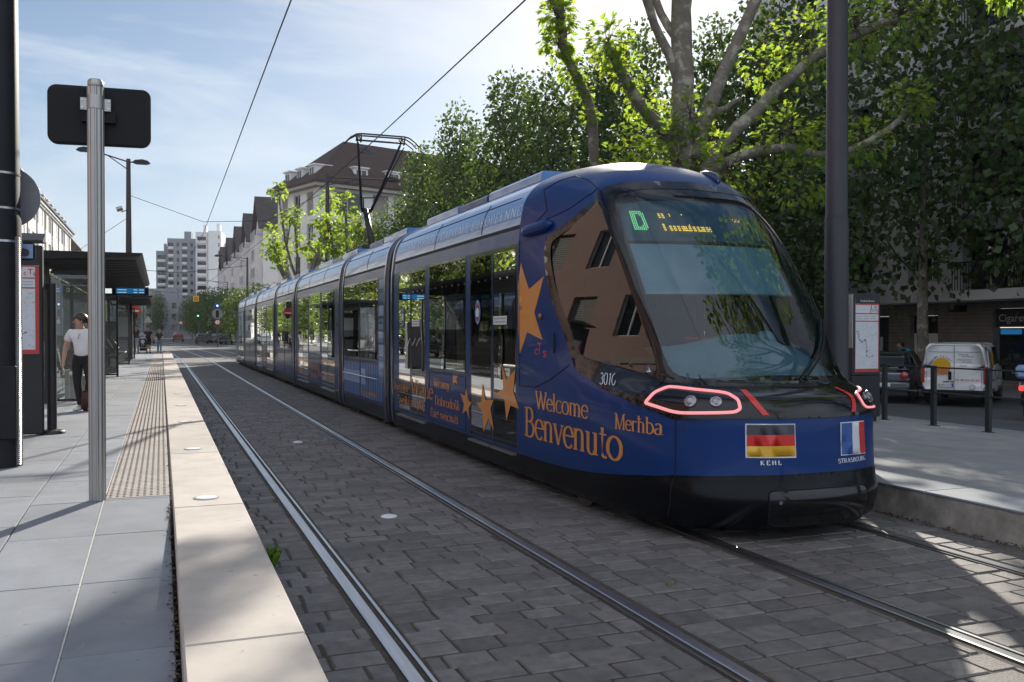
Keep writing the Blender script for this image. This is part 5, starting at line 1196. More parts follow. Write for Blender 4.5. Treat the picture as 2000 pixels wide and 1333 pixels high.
b = MB(); OG = ["1101100001000000001000000000000000000", "1101100001000000000000000000000000000", "1101100000000000000000000000000000000", "0000000000000000000000000000000000000", "0000000000000000000000000000000000000", "0000000000000000000000000000000000000", "1100000000000000000010000000000000000","1100011011011011110110110110111011010","1100011011011011110110110110111011110","1100011011011011111110110111111011010"]
for r_, row in enumerate(OG):
    for c_, ch in enumerate(row):
        if ch == '1': led(b, .98-c_*.031, 2.842-r_*.0185, .0062)
for k in range(7): led(b, -.86-k*.04, 2.80+(.0 if k % 3 else .02), .006)
b.build('destination_display', M['led_o'], hd)
st = MB(); st.rbox(4.22,4.78,8.0,8.12,1.05,1.86,.05); st.rbox(4.34,4.66,8.0,8.1,1.87,2.06,.04); st.rbox(4.22,4.78,7.5,8.0,.92,1.06,.05); st.rbox(4.38,4.62,7.62,7.9,.4,.92,.02); st.build('driver_seat', M['seat_f'], cab, smooth=True, angle=40)
b = MB(); b.rbox(XC+.12,XC+.72,7.30,7.34,1.0,1.2,.02); b.build('white_panel', M['white'], dsh)
b = MB(); b.lathe([(.10,0),(.12,.05),(.08,.14),(.02,.16)], (XC+.52,7.22,1.52), 16); b.build('dome', M['dash'], dsh, smooth=True)
# ---- carriages
ZB = [.10,.16,.26,.36,.50,.75,1.0,1.3,1.7,2.16,2.4,2.6,2.66,2.795,2.84,2.93,3.03,3.09,3.15,3.215,3.26,3.31,3.36,3.41,3.46,3.49,3.51]
def carriage(y0, y1, ops, roofy=None, name='carriage', fairings=True):
    """ops: (ya, yb, za, zb, 'door' | 'window'), both flanks alike"""
    ys = sorted({y0, y1} | {v for o in ops for v in o[:2]}); zs = sorted(set(ZB) | {v for o in ops for v in o[2:4]})
    b = MB()
    for sd in (-1, 1):
        for i in range(len(ys)-1):
            for j in range(len(zs)-1):
                cy, cz = (ys[i]+ys[i+1])/2, (zs[j]+zs[j+1])/2
                if any(o[0] < cy < o[1] and o[2] < cz < o[3] for o in ops): continue
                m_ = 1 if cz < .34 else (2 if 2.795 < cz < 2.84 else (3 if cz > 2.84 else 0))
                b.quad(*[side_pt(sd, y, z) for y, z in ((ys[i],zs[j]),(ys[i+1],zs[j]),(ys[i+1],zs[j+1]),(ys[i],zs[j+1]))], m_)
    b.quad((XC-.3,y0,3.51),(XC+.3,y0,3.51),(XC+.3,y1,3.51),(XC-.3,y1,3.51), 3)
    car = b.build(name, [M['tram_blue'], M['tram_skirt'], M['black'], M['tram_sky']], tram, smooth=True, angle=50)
    for (ya, yb, za, zb, kind) in ops:
        for sd in (-1, 1):
            g = MB(); e = .05 if kind == 'door' else .035; zz = sorted({za, zb, za+e, zb-e} | {z for z in zs if za+e < z < zb-e}); yy = [ya+.004, ya+e, yb-e, yb-.004]
            for i in range(3):
                for j in range(len(zz)-1):
                    fr = i != 1 or j == 0 or j == len(zz)-2
                    g.quad(*[side_pt(sd, y, z, .003 if kind == 'window' else -.001) for y, z in ((yy[i],zz[j]),(yy[i+1],zz[j]),(yy[i+1],zz[j+1]),(yy[i],zz[j+1]))], 1 if fr else 0)
            g.build(kind, [M['glass_tram'], M['tram_black']], car)
    for ye in (y0, y1):                                         # dark rounded end frames
        if name == 'cab_car' and ye == y0: continue
        s = 1 if ye == y0 else -1; g = MB(); zz = ZB
        for sd in (-1, 1):
            pr = [(0.0,-.06),(.0,.004),(.04,.016),(.12,.016),(.16,.004)]
            for j in range(len(zz)-1):
                for k in range(len(pr)-1): g.quad(*[side_pt(sd, ye+s*pr[a][0], z, pr[a][1]) for a, z in ((k,zz[j]),(k+1,zz[j]),(k+1,zz[j+1]),(k,zz[j+1]))])
        g.build('end_frame', M['tram_navy'], car, smooth=True)
    # inside: floor, ceiling, bulkheads, seats, poles
    g = MB(); g.box(XC-1.12,XC+1.12,y0,y1,.34,.37); g.box(XC-1.15,XC+1.15,y0,y1,2.70,2.74)
    g.build('floor', M['interior_d'], car)
    yy = y0+.8; q = random.Random(int(y0*10)); g = MB(); pl = MB()
    while yy < y1-.6:
        near_door = any(o[4] == 'door' and o[0]-.3 < yy < o[1]+.3 for o in ops)
        if not near_door:
            for x in (-.95, .5): g = MB(); g.rbox(XC+x,XC+x+.45,yy,yy+.085,.72,1.38,.03); g.rbox(XC+x,XC+x+.45,yy+.05,yy+.5,.72,.82,.03); g.build('seat', M['seat_f'], car)
        else: pl = MB(); pl.cyl((XC-.55,yy,.37),(XC-.55,yy,2.7),.018,8); pl.build('grab_pole', M['alu'], car)
        yy += .85
    if fairings:                                                # roof equipment covers
        yy = y0+.5; k = 0
        while yy < y1-.8:
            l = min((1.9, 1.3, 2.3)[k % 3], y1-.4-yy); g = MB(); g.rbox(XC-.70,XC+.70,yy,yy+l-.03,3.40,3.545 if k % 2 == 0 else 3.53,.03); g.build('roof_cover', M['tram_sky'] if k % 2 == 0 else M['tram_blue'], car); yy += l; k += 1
    # seams between roof panels, dark sill below the doors
    for yy in ([y0+(y1-y0)*f for f in (.33,.66)] if roofy is None else roofy):
        for sd in (-1, 1): g = MB(); g.tube([side_pt(sd, yy, z, .0005) for z in (2.85,2.95,3.03,3.1,3.16,3.215)], .006, 4); g.build('panel_seam', M['black'], car)
    for sd in (-1, 1):
        g = MB(); g.tube([side_pt(sd, y0+.2, 3.155, .001), side_pt(sd, y1-.2, 3.155, .001)], .006, 4); g.build('panel_seam', M['black'], car)
        for o in ops:
            if o[4] == 'window': g = MB(); g.tube([side_pt(sd, y, z, .001) for y, z in ((o[0],.40),(o[1],.40),(o[1],o[2]-.03),(o[0],o[2]-.03),(o[0],.40))], .005, 4); g.build('panel_seam', M['black'], car)
    for o in ops:
        if o[4] == 'door':
            for sd in (-1, 1): g = MB(); x = XC+sd*1.19; g.box(min(x,x+sd*.05),max(x,x+sd*.05),o[0]+.02,o[1]-.02,.31,.335); g.build('door_step', M['rim'], car)
    g = MB(); g.box(XC-.95,XC+.95,y0+.1,y1-.1,.10,.33); g.build('underframe', M['black'], car)
    return car
D = lambda a, b_: (a, b_, .39, 2.63, 'door')
Wn = lambda a, b_, za=1.13: (a, b_, za, 2.64, 'window')
c1 = carriage(9.25, 15.12, [D(9.29,10.07), D(10.09,10.90), Wn(11.08,12.78,1.12), D(12.98,13.81), D(13.83,14.62)], (10.55, 12.6), 'cab_car')
c2 = carriage(15.48, 19.58, [Wn(16.12,17.70), Wn(17.74,19.40)], (17.2,))
c3 = carriage(19.90, 26.85, [D(20.5,21.4), D(21.42,22.3), Wn(22.5,24.3), D(24.5,25.4), D(25.42,26.3)])
c4 = carriage(27.17, 31.9, [Wn(27.7,29.4), Wn(29.45,31.3)])
c5 = carriage(32.2, 38.7, [D(32.7,33.6), D(33.62,34.5), Wn(34.7,36.3), D(36.5,37.35), D(37.37,38.2)])
c6 = carriage(39.0, 44.1, [Wn(39.5,41.5), Wn(41.55,43.6)])
c7 = carriage(44.4, 48.1, [D(44.9,45.7), D(45.72,46.5), D(46.8,47.6)], None, 'carriage')
for a, e in ((15.12,15.48),(19.58,19.90),(26.85,27.17),(31.9,32.2),(38.7,39.0),(44.1,44.4)):
    zz = ZB[2:]; n = 8; yy = [a-.05+(e-a+.1)*k/n for k in range(n+1)]
    for sd in (-1, 1):
        g = MB()
        for k in range(n):
            for j in range(len(zz)-1): g.quad(*[side_pt(sd, y, z, -.05-(.03 if kk % 2 else 0)) for y, kk, z in ((yy[k],k,zz[j]),(yy[k+1],k+1,zz[j]),(yy[k+1],k+1,zz[j+1]),(yy[k],k,zz[j+1]))])
        g.build('bellows', M['bellows'], tram)
# rear cab: the same nose turned round
mid = (9.25+48.1)/2
rear = cab.copy(); COL.objects.link(rear); rear.name = 'rear_cab'; rear.location = (2*XC, 2*mid, 0); rear.rotation_euler = (0, 0, math.pi); rear.parent = tram
for ch in cab.children:
    if ch.name.split('.')[0] in ('skirt', 'roof_crown', 'screen_surround', 'windscreen', 'window_surround', 'side_window', 'nose_band', 'headlight', 'roof_pod', 'cab_back_wall', 'panel_seam', 'dashboard'):
        k = ch.copy(); COL.objects.link(k); k.parent = rear
# wheels and bogie boxes low between the skirts
for yc in (16.3, 18.7, 28.4, 30.6, 40.2, 42.8, 7.9):
    for sd in (-1, 1):
        g = MB(); x = XC+sd*.98; g.cyl((x-.06,yc,.285),(x+.06,yc,.285),.28,22); g.build('wheel', M['rail_side'], tram)
# lettering and stars on the flank
fy = lambda o: (lambda x, y, l: side_pt(-1, o[0]-x, o[1]+y, .0065+l))
def flank(txt, ya, yb, z, h, car, m=M['orange'], **k): return put_serif('lettering', txt, lambda x, y, l: side_pt(-1, ya-x, z+y, .007+l), h, ya-yb, m, car, **k)
flank('Vitajte', 13.80, 12.56, .70, .235, c1, T=.13, space=-.03); flank('Witamy', 12.52, 11.75, .885, .125, c1, T=.13, space=-.03)
flank('Dobrodošli', 12.46, 11.31, .64, .128, c1, T=.13, space=-.03); flank('Esiet sveicināti', 12.70, 11.36, .458, .115, c1, T=.13, space=-.03)
flank('Sveiki atvykę', 14.62, 13.0, .515, .13, c1, T=.13, space=-.03); flank('Üdvözöljük', 14.95, 13.94, .715, .118, c1, T=.13, space=-.03)
put_serif('lettering', 'STRASBOURG CAPITALE EUROPÉENNE', lambda x, y, l: side_pt(-1, 14.16-x, 2.945+y, .0022+l*.4), .112, 14.16-9.28, M['pale_letter'], c1, T=.085, t=.05, space=.08)
def star_(poly, car): g = MB(); g.add([side_pt(-1, y, z, .0045) for y, z in poly], [tuple(range(len(poly)))]); return g.build('star', M['orange'], car)
star_([(11.04,.96),(10.96,.80),(10.82,.78),(10.96,.70),(10.92,.56),(11.04,.67),(11.20,.61),(11.14,.74),(11.29,.87),(11.10,.85)], c1)
star_([(10.42,1.05),(10.31,.85),(10.03,.87),(10.13,.76),(10.01,.51),(10.20,.64),(10.38,.46),(10.42,.70),(10.64,.79),(10.46,.82)], c1)
star_([(9.74,1.30),(9.60,1.13),(9.32,1.25),(9.38,1.01),(9.21,.83),(9.47,.85),(9.60,.66),(9.66,.90),(9.95,.95),(9.70,1.02)], c1)
star_([(11.62,1.09),(11.39,1.09),(11.47,1.04),(11.39,.98),(11.53,1.0),(11.62,.96)], c1)
for yc, car in ((10.59, c1), (14.30, c1)):                     # round blue door stickers and white notices
    g = MB(); f = lambda y, z: side_pt(-1, yc-y, 1.91+z, .006)
    g.add([f(.105*math.cos(2*math.pi*k/28), .155*math.sin(2*math.pi*k/28)) for k in range(28)], [tuple(range(28))]); o = g.build('door_sticker', M['mid_vinyl'], car)
    for r_, mm, of in ((.86, M['white_vinyl'], .0075), (.78, M['mid_vinyl'], .009)):
        g = MB(); g.add([side_pt(-1, yc-.105*r_*math.cos(2*math.pi*k/28), 1.91+.155*r_*math.sin(2*math.pi*k/28), of) for k in range(28)], [tuple(range(28))]); g.build('ring', mm, o)
    g = MB(); g.add([side_pt(-1, yc-y, 1.91+z, .0105) for y, z in ((-.05,-.06),(.05,-.06),(.065,.01),(.03,.05),(-.03,.05),(-.065,.01))], [tuple(range(6))]); g.build('mark', M['white_vinyl'], o)
    g = MB(); g.add([side_pt(-1, yc-y, 1.91+z, .0105) for y, z in ((-.06,.075),(.06,.075),(.05,.10),(-.05,.10))], [(0,1,2,3)]); g.build('mark', M['vred'], o)
for ya, yb in ((10.03, 9.58), (13.74, 13.29)):
    g = MB(); g.add([side_pt(-1, y, z, .006) for y, z in ((ya,1.75),(yb,1.75),(yb,1.85),(ya,1.85))], [(0,1,2,3)]); o = g.build('notice', M['white_vinyl'], c1)
    g = MB()
    for z in (1.815, 1.775): g.add([side_pt(-1, y, zz, .0075) for y, zz in ((ya-.04,z),(yb+.04,z),(yb+.04,z+.015),(ya-.04,z+.015))], [(0,1,2,3)])
    g.build('fine_print', M['ink_l'], o)
q = random.Random(6)
def fl_rect(name, ya, yb, za, zb, m, car, off=.004): g = MB(); g.add([side_pt(-1, y, z, off) for y, z in ((ya,za),(yb,za),(yb,zb),(ya,zb))], [(0,1,2,3)]); return g.build(name, m, car)
for k in range(8): z0 = .75+k*.24; fl_rect('stripe', 16.06, 15.68, z0, z0+.23-.01*k, (M['mid_vinyl'], M['pale_vinyl'], M['tram_sky'])[(k*2) % 3], c2)
fl_rect('pale_panel', 19.45, 17.75, .66, .90, M['pale_vinyl'], c2); fl_rect('pale_panel', 17.6, 17.2, .66, .96, M['pale_vinyl'], c2)
g = MB()
for k in range(26): y = 19.45-k*.145; g.tube([side_pt(-1, y, .42, .004), side_pt(-1, y, 1.06, .004)], .006, 4)
g.build('line_drawing', M['pale_vinyl'], c2)
g = MB(); g.tube([side_pt(-1, 19.5, .81, .008), side_pt(-1, 16.2, .81, .008)], .010, 5); g.build('trim_strip', M['steel'], c2)
flank('Benvenuto Welcome', 17.6, 16.2, .47, .10, c2, T=.13)
for txt, ya, yb, z, h in (('Witamy Vitajte', 26.6, 24.2, .86, .13), ('Dobrodošli', 24.4, 22.6, .72, .15), ('Welcome', 22.4, 20.5, .90, .17), ('Sveiki atvykę', 26.4, 24.0, .56, .13), ('Esiet sveicināti', 22.8, 20.4, .58, .14), ('Merħba', 23.9, 22.9, .50, .13)): flank(txt, ya, yb, z, h, c3, T=.14)
for txt, ya, yb, z, h in (('Welcome Merħba', 37.8, 35.0, .8, .16), ('Benvenuto', 35.4, 33.0, .58, .16)): flank(txt, ya, yb, z, h, c5, T=.14)
for yc, car in ((15.9, c2), (20.2, c3), (26.55, c3)):
    c = side_pt(-1, yc, 1.83); g = MB(); g.tube([c, c+Vector((-.02,0,0)), c+Vector((-.03,0,0))], [.032,.03,.012], 12); g.build('side_lamp', M['shutter'], car, smooth=True)
# pantograph
pg = MB(); pg.rbox(XC-.55,XC+.55,20.6,22.6,3.56,3.66,.02); pan = pg.build('pantograph', M['charcoal'], tram)
g = MB(); g.tube([(XC,22.0,3.66),(XC-.02,22.75,4.72)], [.085,.075], 10); g.build('lower_arm', M['charcoal'], pan, smooth=True)
g = MB(); g.tube([(XC-.13,22.75,4.72),(XC+.13,22.75,4.72)], .055, 10); g.tube([(XC-.12,22.75,4.72),(XC-.56,21.05,6.05)], [.035,.026], 8); g.tube([(XC+.12,22.75,4.72),(XC+.44,21.05,6.05)], [.038,.028], 8); g.tube([(XC+.17,22.70,4.80),(XC+.52,21.0,6.0)], .014, 6)
g.tube([(XC-.20,22.45,4.98),(XC+.20,22.4,5.0)], .018, 6); g.tube([(XC-.10,22.6,4.75),(XC-.15,22.42,4.99)], .015, 6); g.build('upper_arm', M['charcoal'], pan, smooth=True)
g = MB()
for dy in (-.10, .12):
    g.tube([(XC-.86,21+dy,6.02),(XC-.76,21+dy,6.13),(XC-.62,21+dy,6.215),(XC-.5,21+dy,6.235),(XC+.5,21+dy,6.235),(XC+.62,21+dy,6.215),(XC+.76,21+dy,6.13),(XC+.86,21+dy,6.02)], .019, 8)
g.tube([(XC-.62,21.0,6.10),(XC+.56,21.0,6.10)], .022, 8)
for x in (-.58,-.5,.44,.52): g.tube([(XC+x,20.9,6.21),(XC+x,21.0,6.06),(XC+x,21.12,6.21)], .018, 6)
g.tube([(XC+.56,21,6.10),(XC+.72,20.9,5.95)], .015, 6); g.build('contact_strip', M['charcoal'], pan, smooth=True)
# ---------------------------------------------------------------- vehicles
def sep_parts(o, spec, root):
    """splits a body mesh by material slot: every glass or lamp island becomes a part of its own"""
    bm = bmesh.new(); bm.from_mesh(o.data); bm.faces.ensure_lookup_table(); done = set(); mats = list(o.data.materials)
    kill = []
    for f in bm.faces:
        if f.index in done or f.material_index not in spec: continue
        isl = [f]; done.add(f.index); st = [f]
        while st:
            g = st.pop()
            for e in g.edges:
                for h in e.link_faces:
                    if h.index not in done and h.material_index == f.material_index: done.add(h.index); st.append(h); isl.append(h)
        vs = {}; me = bpy.data.meshes.new(spec[f.material_index])
        for g in isl:
            for v in g.verts: vs.setdefault(v.index, len(vs))
        inv = {b_: a for a, b_ in vs.items()}; bm.verts.ensure_lookup_table()
        me.from_pydata([bm.verts[inv[k]].co.copy() for k in range(len(vs))], [], [[vs[v.index] for v in g.verts] for g in isl]); me.materials.append(mats[f.material_index])
        for p in me.polygons: p.use_smooth = True
        n = bpy.data.objects.new(spec[f.material_index], me); COL.objects.link(n); n.parent = root; kill += isl
    bmesh.ops.delete(bm, geom=kill, context='FACES'); bm.to_mesh(o.data); bm.free()
def subdivided(mb, mats, levels=2, creases=()):
    o = mb.build('body', mats); md = o.modifiers.new('s', 'SUBSURF'); md.levels = levels; md.render_levels = levels
    dg = bpy.context.evaluated_depsgraph_get(); me = bpy.data.meshes.new_from_object(o.evaluated_get(dg)); o.modifiers.clear(); o.data = me
    for p in me.polygons: p.use_smooth = True
    return o
def wheel(root, x, y, r, w, sd):
    g = MB(); pr = [(r*.62,-w/2),(r*.93,-w/2),(r,-w*.32),(r,w*.32),(r*.93,w/2),(r*.62,w/2)]
    n = 28; vs = [(x+rr*math.cos(2*math.pi*k/n), y+ww, r+rr*math.sin(2*math.pi*k/n)) for rr, ww in pr for k in range(n)]
    g.add(vs, [(i*n+k, i*n+(k+1) % n, (i+1)*n+(k+1) % n, (i+1)*n+k) for i in range(len(pr)-1) for k in range(n)]); t = g.build('wheel', M['rubber'], root, smooth=True, angle=40)
    g = MB(); g.cyl((x,y-w*.30,r),(x,y+w*.30,r),r*.60,24)
    for k in range(5): a = 2*math.pi*k/5; c = Vector((x+math.cos(a)*r*.33, y+sd*w*.36, r+math.sin(a)*r*.33)); g.tube([(x,y+sd*w*.38,r),(x+math.cos(a)*r*.6,y+sd*w*.36,r+math.sin(a)*r*.6)], r*.09, 6)
    g.build('rim', M['rim'], t)
def car(name, label, cat, loc, head, prof, paint, group=None, wheels=(.62, 3.05), wr=.31, W=.83, levels=2, glasscells=None):
    """prof: stations (x, z_bottom, z_belt, z_roof, half width at sill, at belt, at roof); x from tail to nose"""
    t = thing(name, label, cat, loc, head, group); g = MB(); rings = []
    for (x, zb, zm, zr, ws, wb, wr_, xr) in prof:
        rings.append([(x,0,zb),(x,ws*.9,zb),(x,ws,zb+.16),(x,ws*1.0,(zb+zm)/2),(x,wb,zm-.05),(x+(xr)*.10,wb*.985,zm+.03),(x+xr*.9,wr_*1.03,zr-.12),(x+xr,wr_*.90,zr-.015),(x+xr,0,zr)])
    n = 9; m_ = len(rings); vs = []
    for r_ in rings: vs += r_
    for r_ in rings: vs += [(p[0],-p[1],p[2]) for p in r_]
    for side in (0, 1):
        o_ = side*n*m_
        for i in range(m_-1):
            for k in range(n-1):
                q = [o_+i*n+k, o_+i*n+k+1, o_+(i+1)*n+k+1, o_+(i+1)*n+k]
                mm = 0
                if glasscells and (i, k) in glasscells: mm = glasscells[(i, k)]
                g.add([vs[a] for a in (q if side else q[::-1])], [(0,1,2,3)], mm)
        for i, rev in ((0, False), (m_-1, True)):
            for k in range(n-2):
                pass
    # close tail and nose: strips across the middle
    for i in (0, m_-1):
        for k in range(n-1):
            a, b_ = vs[i*n+k], vs[i*n+k+1]; c, d = (a[0],-a[1],a[2]), (b_[0],-b_[1],b_[2])
            q = [a, b_, d, c] if i == 0 else [a, c, d, b_]
            mm = glasscells.get(('tail' if i == 0 else 'nose', k), 0) if glasscells else 0
            if k == 0 or k == n-2:
                q = [p for j_, p in enumerate(q) if p not in q[:j_]]
            g.add(q, [tuple(range(len(q)))], mm)
    bm = bmesh.new(); 
    o = g.build('body', [paint, M['car_glass'], M['black']]); bm.from_mesh(o.data); bmesh.ops.remove_doubles(bm, verts=bm.verts, dist=1e-4); bm.to_mesh(o.data); bm.free()
    md = o.modifiers.new('s', 'SUBSURF'); md.levels = levels; md.render_levels = levels
    dg = bpy.context.evaluated_depsgraph_get(); me = bpy.data.meshes.new_from_object(o.evaluated_get(dg)); o.modifiers.clear(); o.data = me; o.parent = t
    for p in me.polygons: p.use_smooth = True
    sep_parts(o, {1: 'window', 2: 'bumper'}, t)
    for x in wheels:
        for sd in (-1, 1): wheel(t, x, sd*(W-.10), wr, .19, sd)
    return t
HEAD = math.atan2(.56, .826)
# white van with writing on its rear doors
vp = [(-.02,.42,1.02,1.70,.80,.83,.66,.02), (.06,.34,1.02,1.74,.83,.85,.72,.0), (.55,.30,1.02,1.76,.84,.85,.74,.0), (1.35,.30,1.02,1.76,.84,.85,.74,.0), (2.05,.30,1.02,1.75,.84,.85,.74,0), (2.65,.30,1.03,1.70,.84,.84,.72,.0), (3.15,.30,1.05,1.12,.83,.82,.66,.0), (3.55,.34,.92,1.0,.80,.78,.6,0), (3.86,.40,.72,.80,.70,.66,.5,0)]
gc = {(3,5): 1, (4,5): 1, (5,5): 1, (5,6): 1, (5,7): 1}
van = car('delivery_van', 'white delivery van with an orange disc and red phone number on its rear doors', 'van', (20.70, 19.36, -.40), HEAD, vp, M['car_white'], glasscells=gc, wheels=(.62, 3.12), wr=.31)
def rear(y, z, off=.0): return Vector((-.045 - off + .10*max(0, (z-1.05))**2*1.0 + .06*(abs(y)/.8)**4, y, z))
def vdec(name, poly, m, off, par=van): g = MB(); g.add([rear(y, z, off) for y, z in poly], [tuple(range(len(poly)))]); return g.build(name, m, par)
def circ(cy, cz, r_, n=28, a0=0, a1=360): return [(cy + r_*math.cos(R(a0+(a1-a0)*k/n)), cz + r_*math.sin(R(a0+(a1-a0)*k/n))) for k in range(n if a1-a0 == 360 else n+1)]
# (viewed from behind: left of the van is +y)
g = MB(); g.tube([rear(-.02, z, .012) for z in (.42,.7,1.0,1.3,1.55,1.69)], .006, 5)
for y in (.70, -.70): g.tube([rear(y, z, .006) for z in (.45,.8,1.2,1.5)], .005, 5)
for z in (1.50,): g.tube([rear(y, z, .008) for y in (.66,.3,-.02,-.4,-.66)], .005, 5)
g.build('door_seam', M['ink'], van)
dsc = vdec('orange_disc', circ(.30, 1.10, .235), M['vyellow'], .014)
vdec('disc_base', circ(.30, 1.10, .225, 20, 200, 340), mat('deep_orange', (.55,.17,.03), .5), .017, dsc)
for i, ch in enumerate('Raton Laveur'):
    if ch == ' ': continue
    a = R(165 - i*12.0); vs, fs, w = sans(ch); g = MB(); ca, sa = math.cos(a), math.sin(a); h = .085 if i < 5 else .06
    g.add([rear(.30 - ((.255 + y*h)*ca + (x-.4)*h*sa), 1.10 + (.255 + y*h)*sa - (x-.4)*h*ca, .015) for x, y in vs], fs); g.build('lettering', M['ink'], van)
def vtext(txt, y0, z0, h, m, width=None): vs, fs, w = sans(txt); s = h if width is None else width/w; g = MB(); g.add([rear(y0 - x*s, z0 + y*h, .015) for x, y in vs], fs); g.build('lettering', m, van)
vtext('05 88 84 64 64', -.05, .70, .055, M['vred'], .60)
vtext('Nettoyage', -.12, 1.42, .04, M['ink'], .26); vtext('de propreté', -.20, 1.36, .045, M['ink'], .30); vtext('Impropriétés', -.10, 1.27, .045, M['ink'], .34); vtext('de l\'habitat', -.22, 1.21, .04, M['ink'], .26); vtext('Maison', -.16, 1.10, .045, M['ink'], .18)
vtext('naturel', .56, .86, .03, M['ink_l'], .26)
pl = vdec('number_plate', [(.42,.515),(-.0,.515),(-.0,.625),(.42,.625)], M['white'], .022); vdec('plate_band', [(.045,.517),(.002,.517),(.002,.623),(.045,.623)], M['blue_sign'], .024, pl)
vs, fs, w = sans('ER-991-CC'); g = MB(); g.add([rear(.40 - x*.34/w, .54+y*.06, .025) for x, y in vs], fs); g.build('lettering', M['ink'], pl)
b11 = vdec('round_number', circ(-.48, .53, .075), M['ink'], .015); vdec('disc', circ(-.48, .53, .064), M['white'], .017, b11); vs, fs, w = sans('11'); g = MB(); g.add([rear(-.445 - x*.07/w, .50+y*.06, .019) for x, y in vs], fs); g.build('lettering', M['ink'], b11)
g = MB(); g.rbox(-.085,-.03,-.11+.16,-.03+.16,.72,.96,.02); g.build('door_handle', M['black'], van)
g = MB(); g.box(-.075,-.05,.10,.26,.66,.68); g.box(-.075,-.05,-.02,.07,.66,.68); g.build('plate_lamp', M['black'], van)
for sd in (-1, 1):
    g = MB(); g.rbox(-.055,.12,sd*.80-.05,sd*.80+.05,.62,1.10,.025); tl = g.build('tail_light', M['rlamp'], van); g = MB(); g.rbox(-.062,.0,sd*.80-.045,sd*.80+.045,.80,.93,.02); g.build('clear_lens', M['lens'], tl)
g = MB(); g.rbox(.0,.06,-.10,.10,1.60,1.64,.01); g.build('brake_light', M['rlamp'], van)
g = MB(); g.rbox(-.08,.2,-.83,.83,.28,.44,.04); g.build('bumper', M['black'], van)
# side writing and mirror on the flank towards the camera's right
for sd in (-1,):
    fs_ = lambda x, z, o=.0: Vector((x, sd*(.862 - .10*max(0, z-1.05)**1.0 + o), z))
    g = MB(); g.add([fs_(.95+.24*math.cos(2*math.pi*k/24), 1.30+.25*math.sin(2*math.pi*k/24), .005) for k in range(24)], [tuple(range(24))]); g.build('orange_disc', M['vyellow'], van)
    for z, w_ in ((.86,.8),(.76,.6),(.66,.7)): vs, fs, w = sans('Raton Laveur'); g = MB(); g.add([fs_(.8+x*w_/w, z+y*.06, .010) for x, y in vs], fs); g.build('lettering', M['ink'], van)
    g = MB(); g.tube([fs_(1.9,.40,.004), fs_(1.9,1.66,.004)], .006, 5); g.build('door_seam', M['ink'], van)
    g = MB(); g.rbox(2.5,2.68,-1.05,-.85,1.05,1.25,.03); g.build('mirror', M['black'], van)
    g = MB(); g.rbox(1.45,1.62,-.885,-.86,.92,.96,.008); g.build('door_handle', M['black'], van)
# small hatchback
hp = [(-.02,.40,.86,1.06,.74,.78,.66,.10), (.05,.32,.90,1.36,.79,.82,.60,.42), (.42,.28,.92,1.44,.82,.83,.60,.22), (1.0,.26,.92,1.47,.82,.83,.61,.0), (1.75,.26,.92,1.47,.82,.83,.61,.0), (2.35,.26,.92,1.40,.82,.82,.58,-.22), (2.95,.27,.94,1.0,.81,.79,.60,.0), (3.45,.32,.84,.90,.77,.74,.55,0), (3.78,.40,.62,.70,.66,.62,.45,0)]
hg = {(0,5): 1, (0,6): 1, (1,5): 1, (2,5): 1, (3,5): 1, (4,5): 1, (5,5): 1, (5,6): 1, (5,7): 1, ('tail',5): 1, ('tail',6): 1}
hb = car('parked_car', 'dark grey hatchback with a silver tail parked between the information panel and the white van', 'car', (19.72, 21.05, -.38), HEAD, hp, M['dark_car'], 'cars parked along the right side street', glasscells=hg, wheels=(.62, 3.0), wr=.29, W=.84)
g = MB(); g.rbox(-.07,.16,-.77,.77,.36,.60,.06); g.rbox(-.065,.02,-.62,.62,.605,.86,.05); g.build('tailgate', M['silver'], hb, smooth=True, angle=40)
for sd in (-1, 1):
    g = MB(); c = Vector((-.03, sd*.63, .78)); g.tube([c, c+Vector((-.05,0,0)), c+Vector((-.07,0,0))], [.115,.11,.08], 22); tl = g.build('tail_light', M['rlamp'], hb, smooth=True, angle=40)
    g = MB(); g.tube([c+Vector((-.071,0,0)), c+Vector((-.078,0,0))], [.05,.03], 16); g.rbox(-.075,.05,sd*.63-.12,sd*.63+.12,.625,.67,.01); g.build('clear_lens', M['lens'], tl)
g = MB(); g.rbox(-.08,.0,-.26,.26,.44,.55,.01); g.build('number_plate', M['white'], hb)
g = MB(); g.tube([(.3,.0,1.42),(.05,0,1.6)], .006, 5); g.build('aerial', M['black'], hb)
# scooter at the right edge
t = thing('motor_scooter', 'motor scooter with a red rear light standing at the right edge of the picture', 'scooter', (18.95, 15.62, -.38), HEAD)
wheel(t, .25, 0, .26, .13, 1); wheel(t, 1.50, 0, .26, .11, 1)
g = MB(); g.tube([(0,0,.72),(.2,0,.78),(.75,0,.76),(.95,0,.55)], [.10,.18,.19,.10], 12); g.tube([(.95,0,.42),(1.2,0,.55),(1.36,0,.95)], [.10,.16,.12], 12); g.box(.75,1.2,-.18,.18,.30,.36); bd = g.build('body', M['silver'], t, smooth=True, angle=50)
g = MB(); g.rbox(.05,.80,-.15,.15,.90,1.0,.04); g.build('seat', M['rubber'], t)
g = MB(); g.rbox(-.30,.10,-.2,.2,.95,1.27,.06); g.build('top_case', M['pale_vinyl'], t, smooth=True, angle=40)
g = MB(); g.rbox(-.10,-.02,-.15,.15,.66,.78,.02); g.build('tail_light', mat('lit_tail', (.5,.02,.02), .3, emit=((1.0,.04,.03), 1.2)), t)
g = MB(); g.rbox(-.16,.2,-.10,.10,.30,.62,.03); g.build('mudguard', M['black'], t)
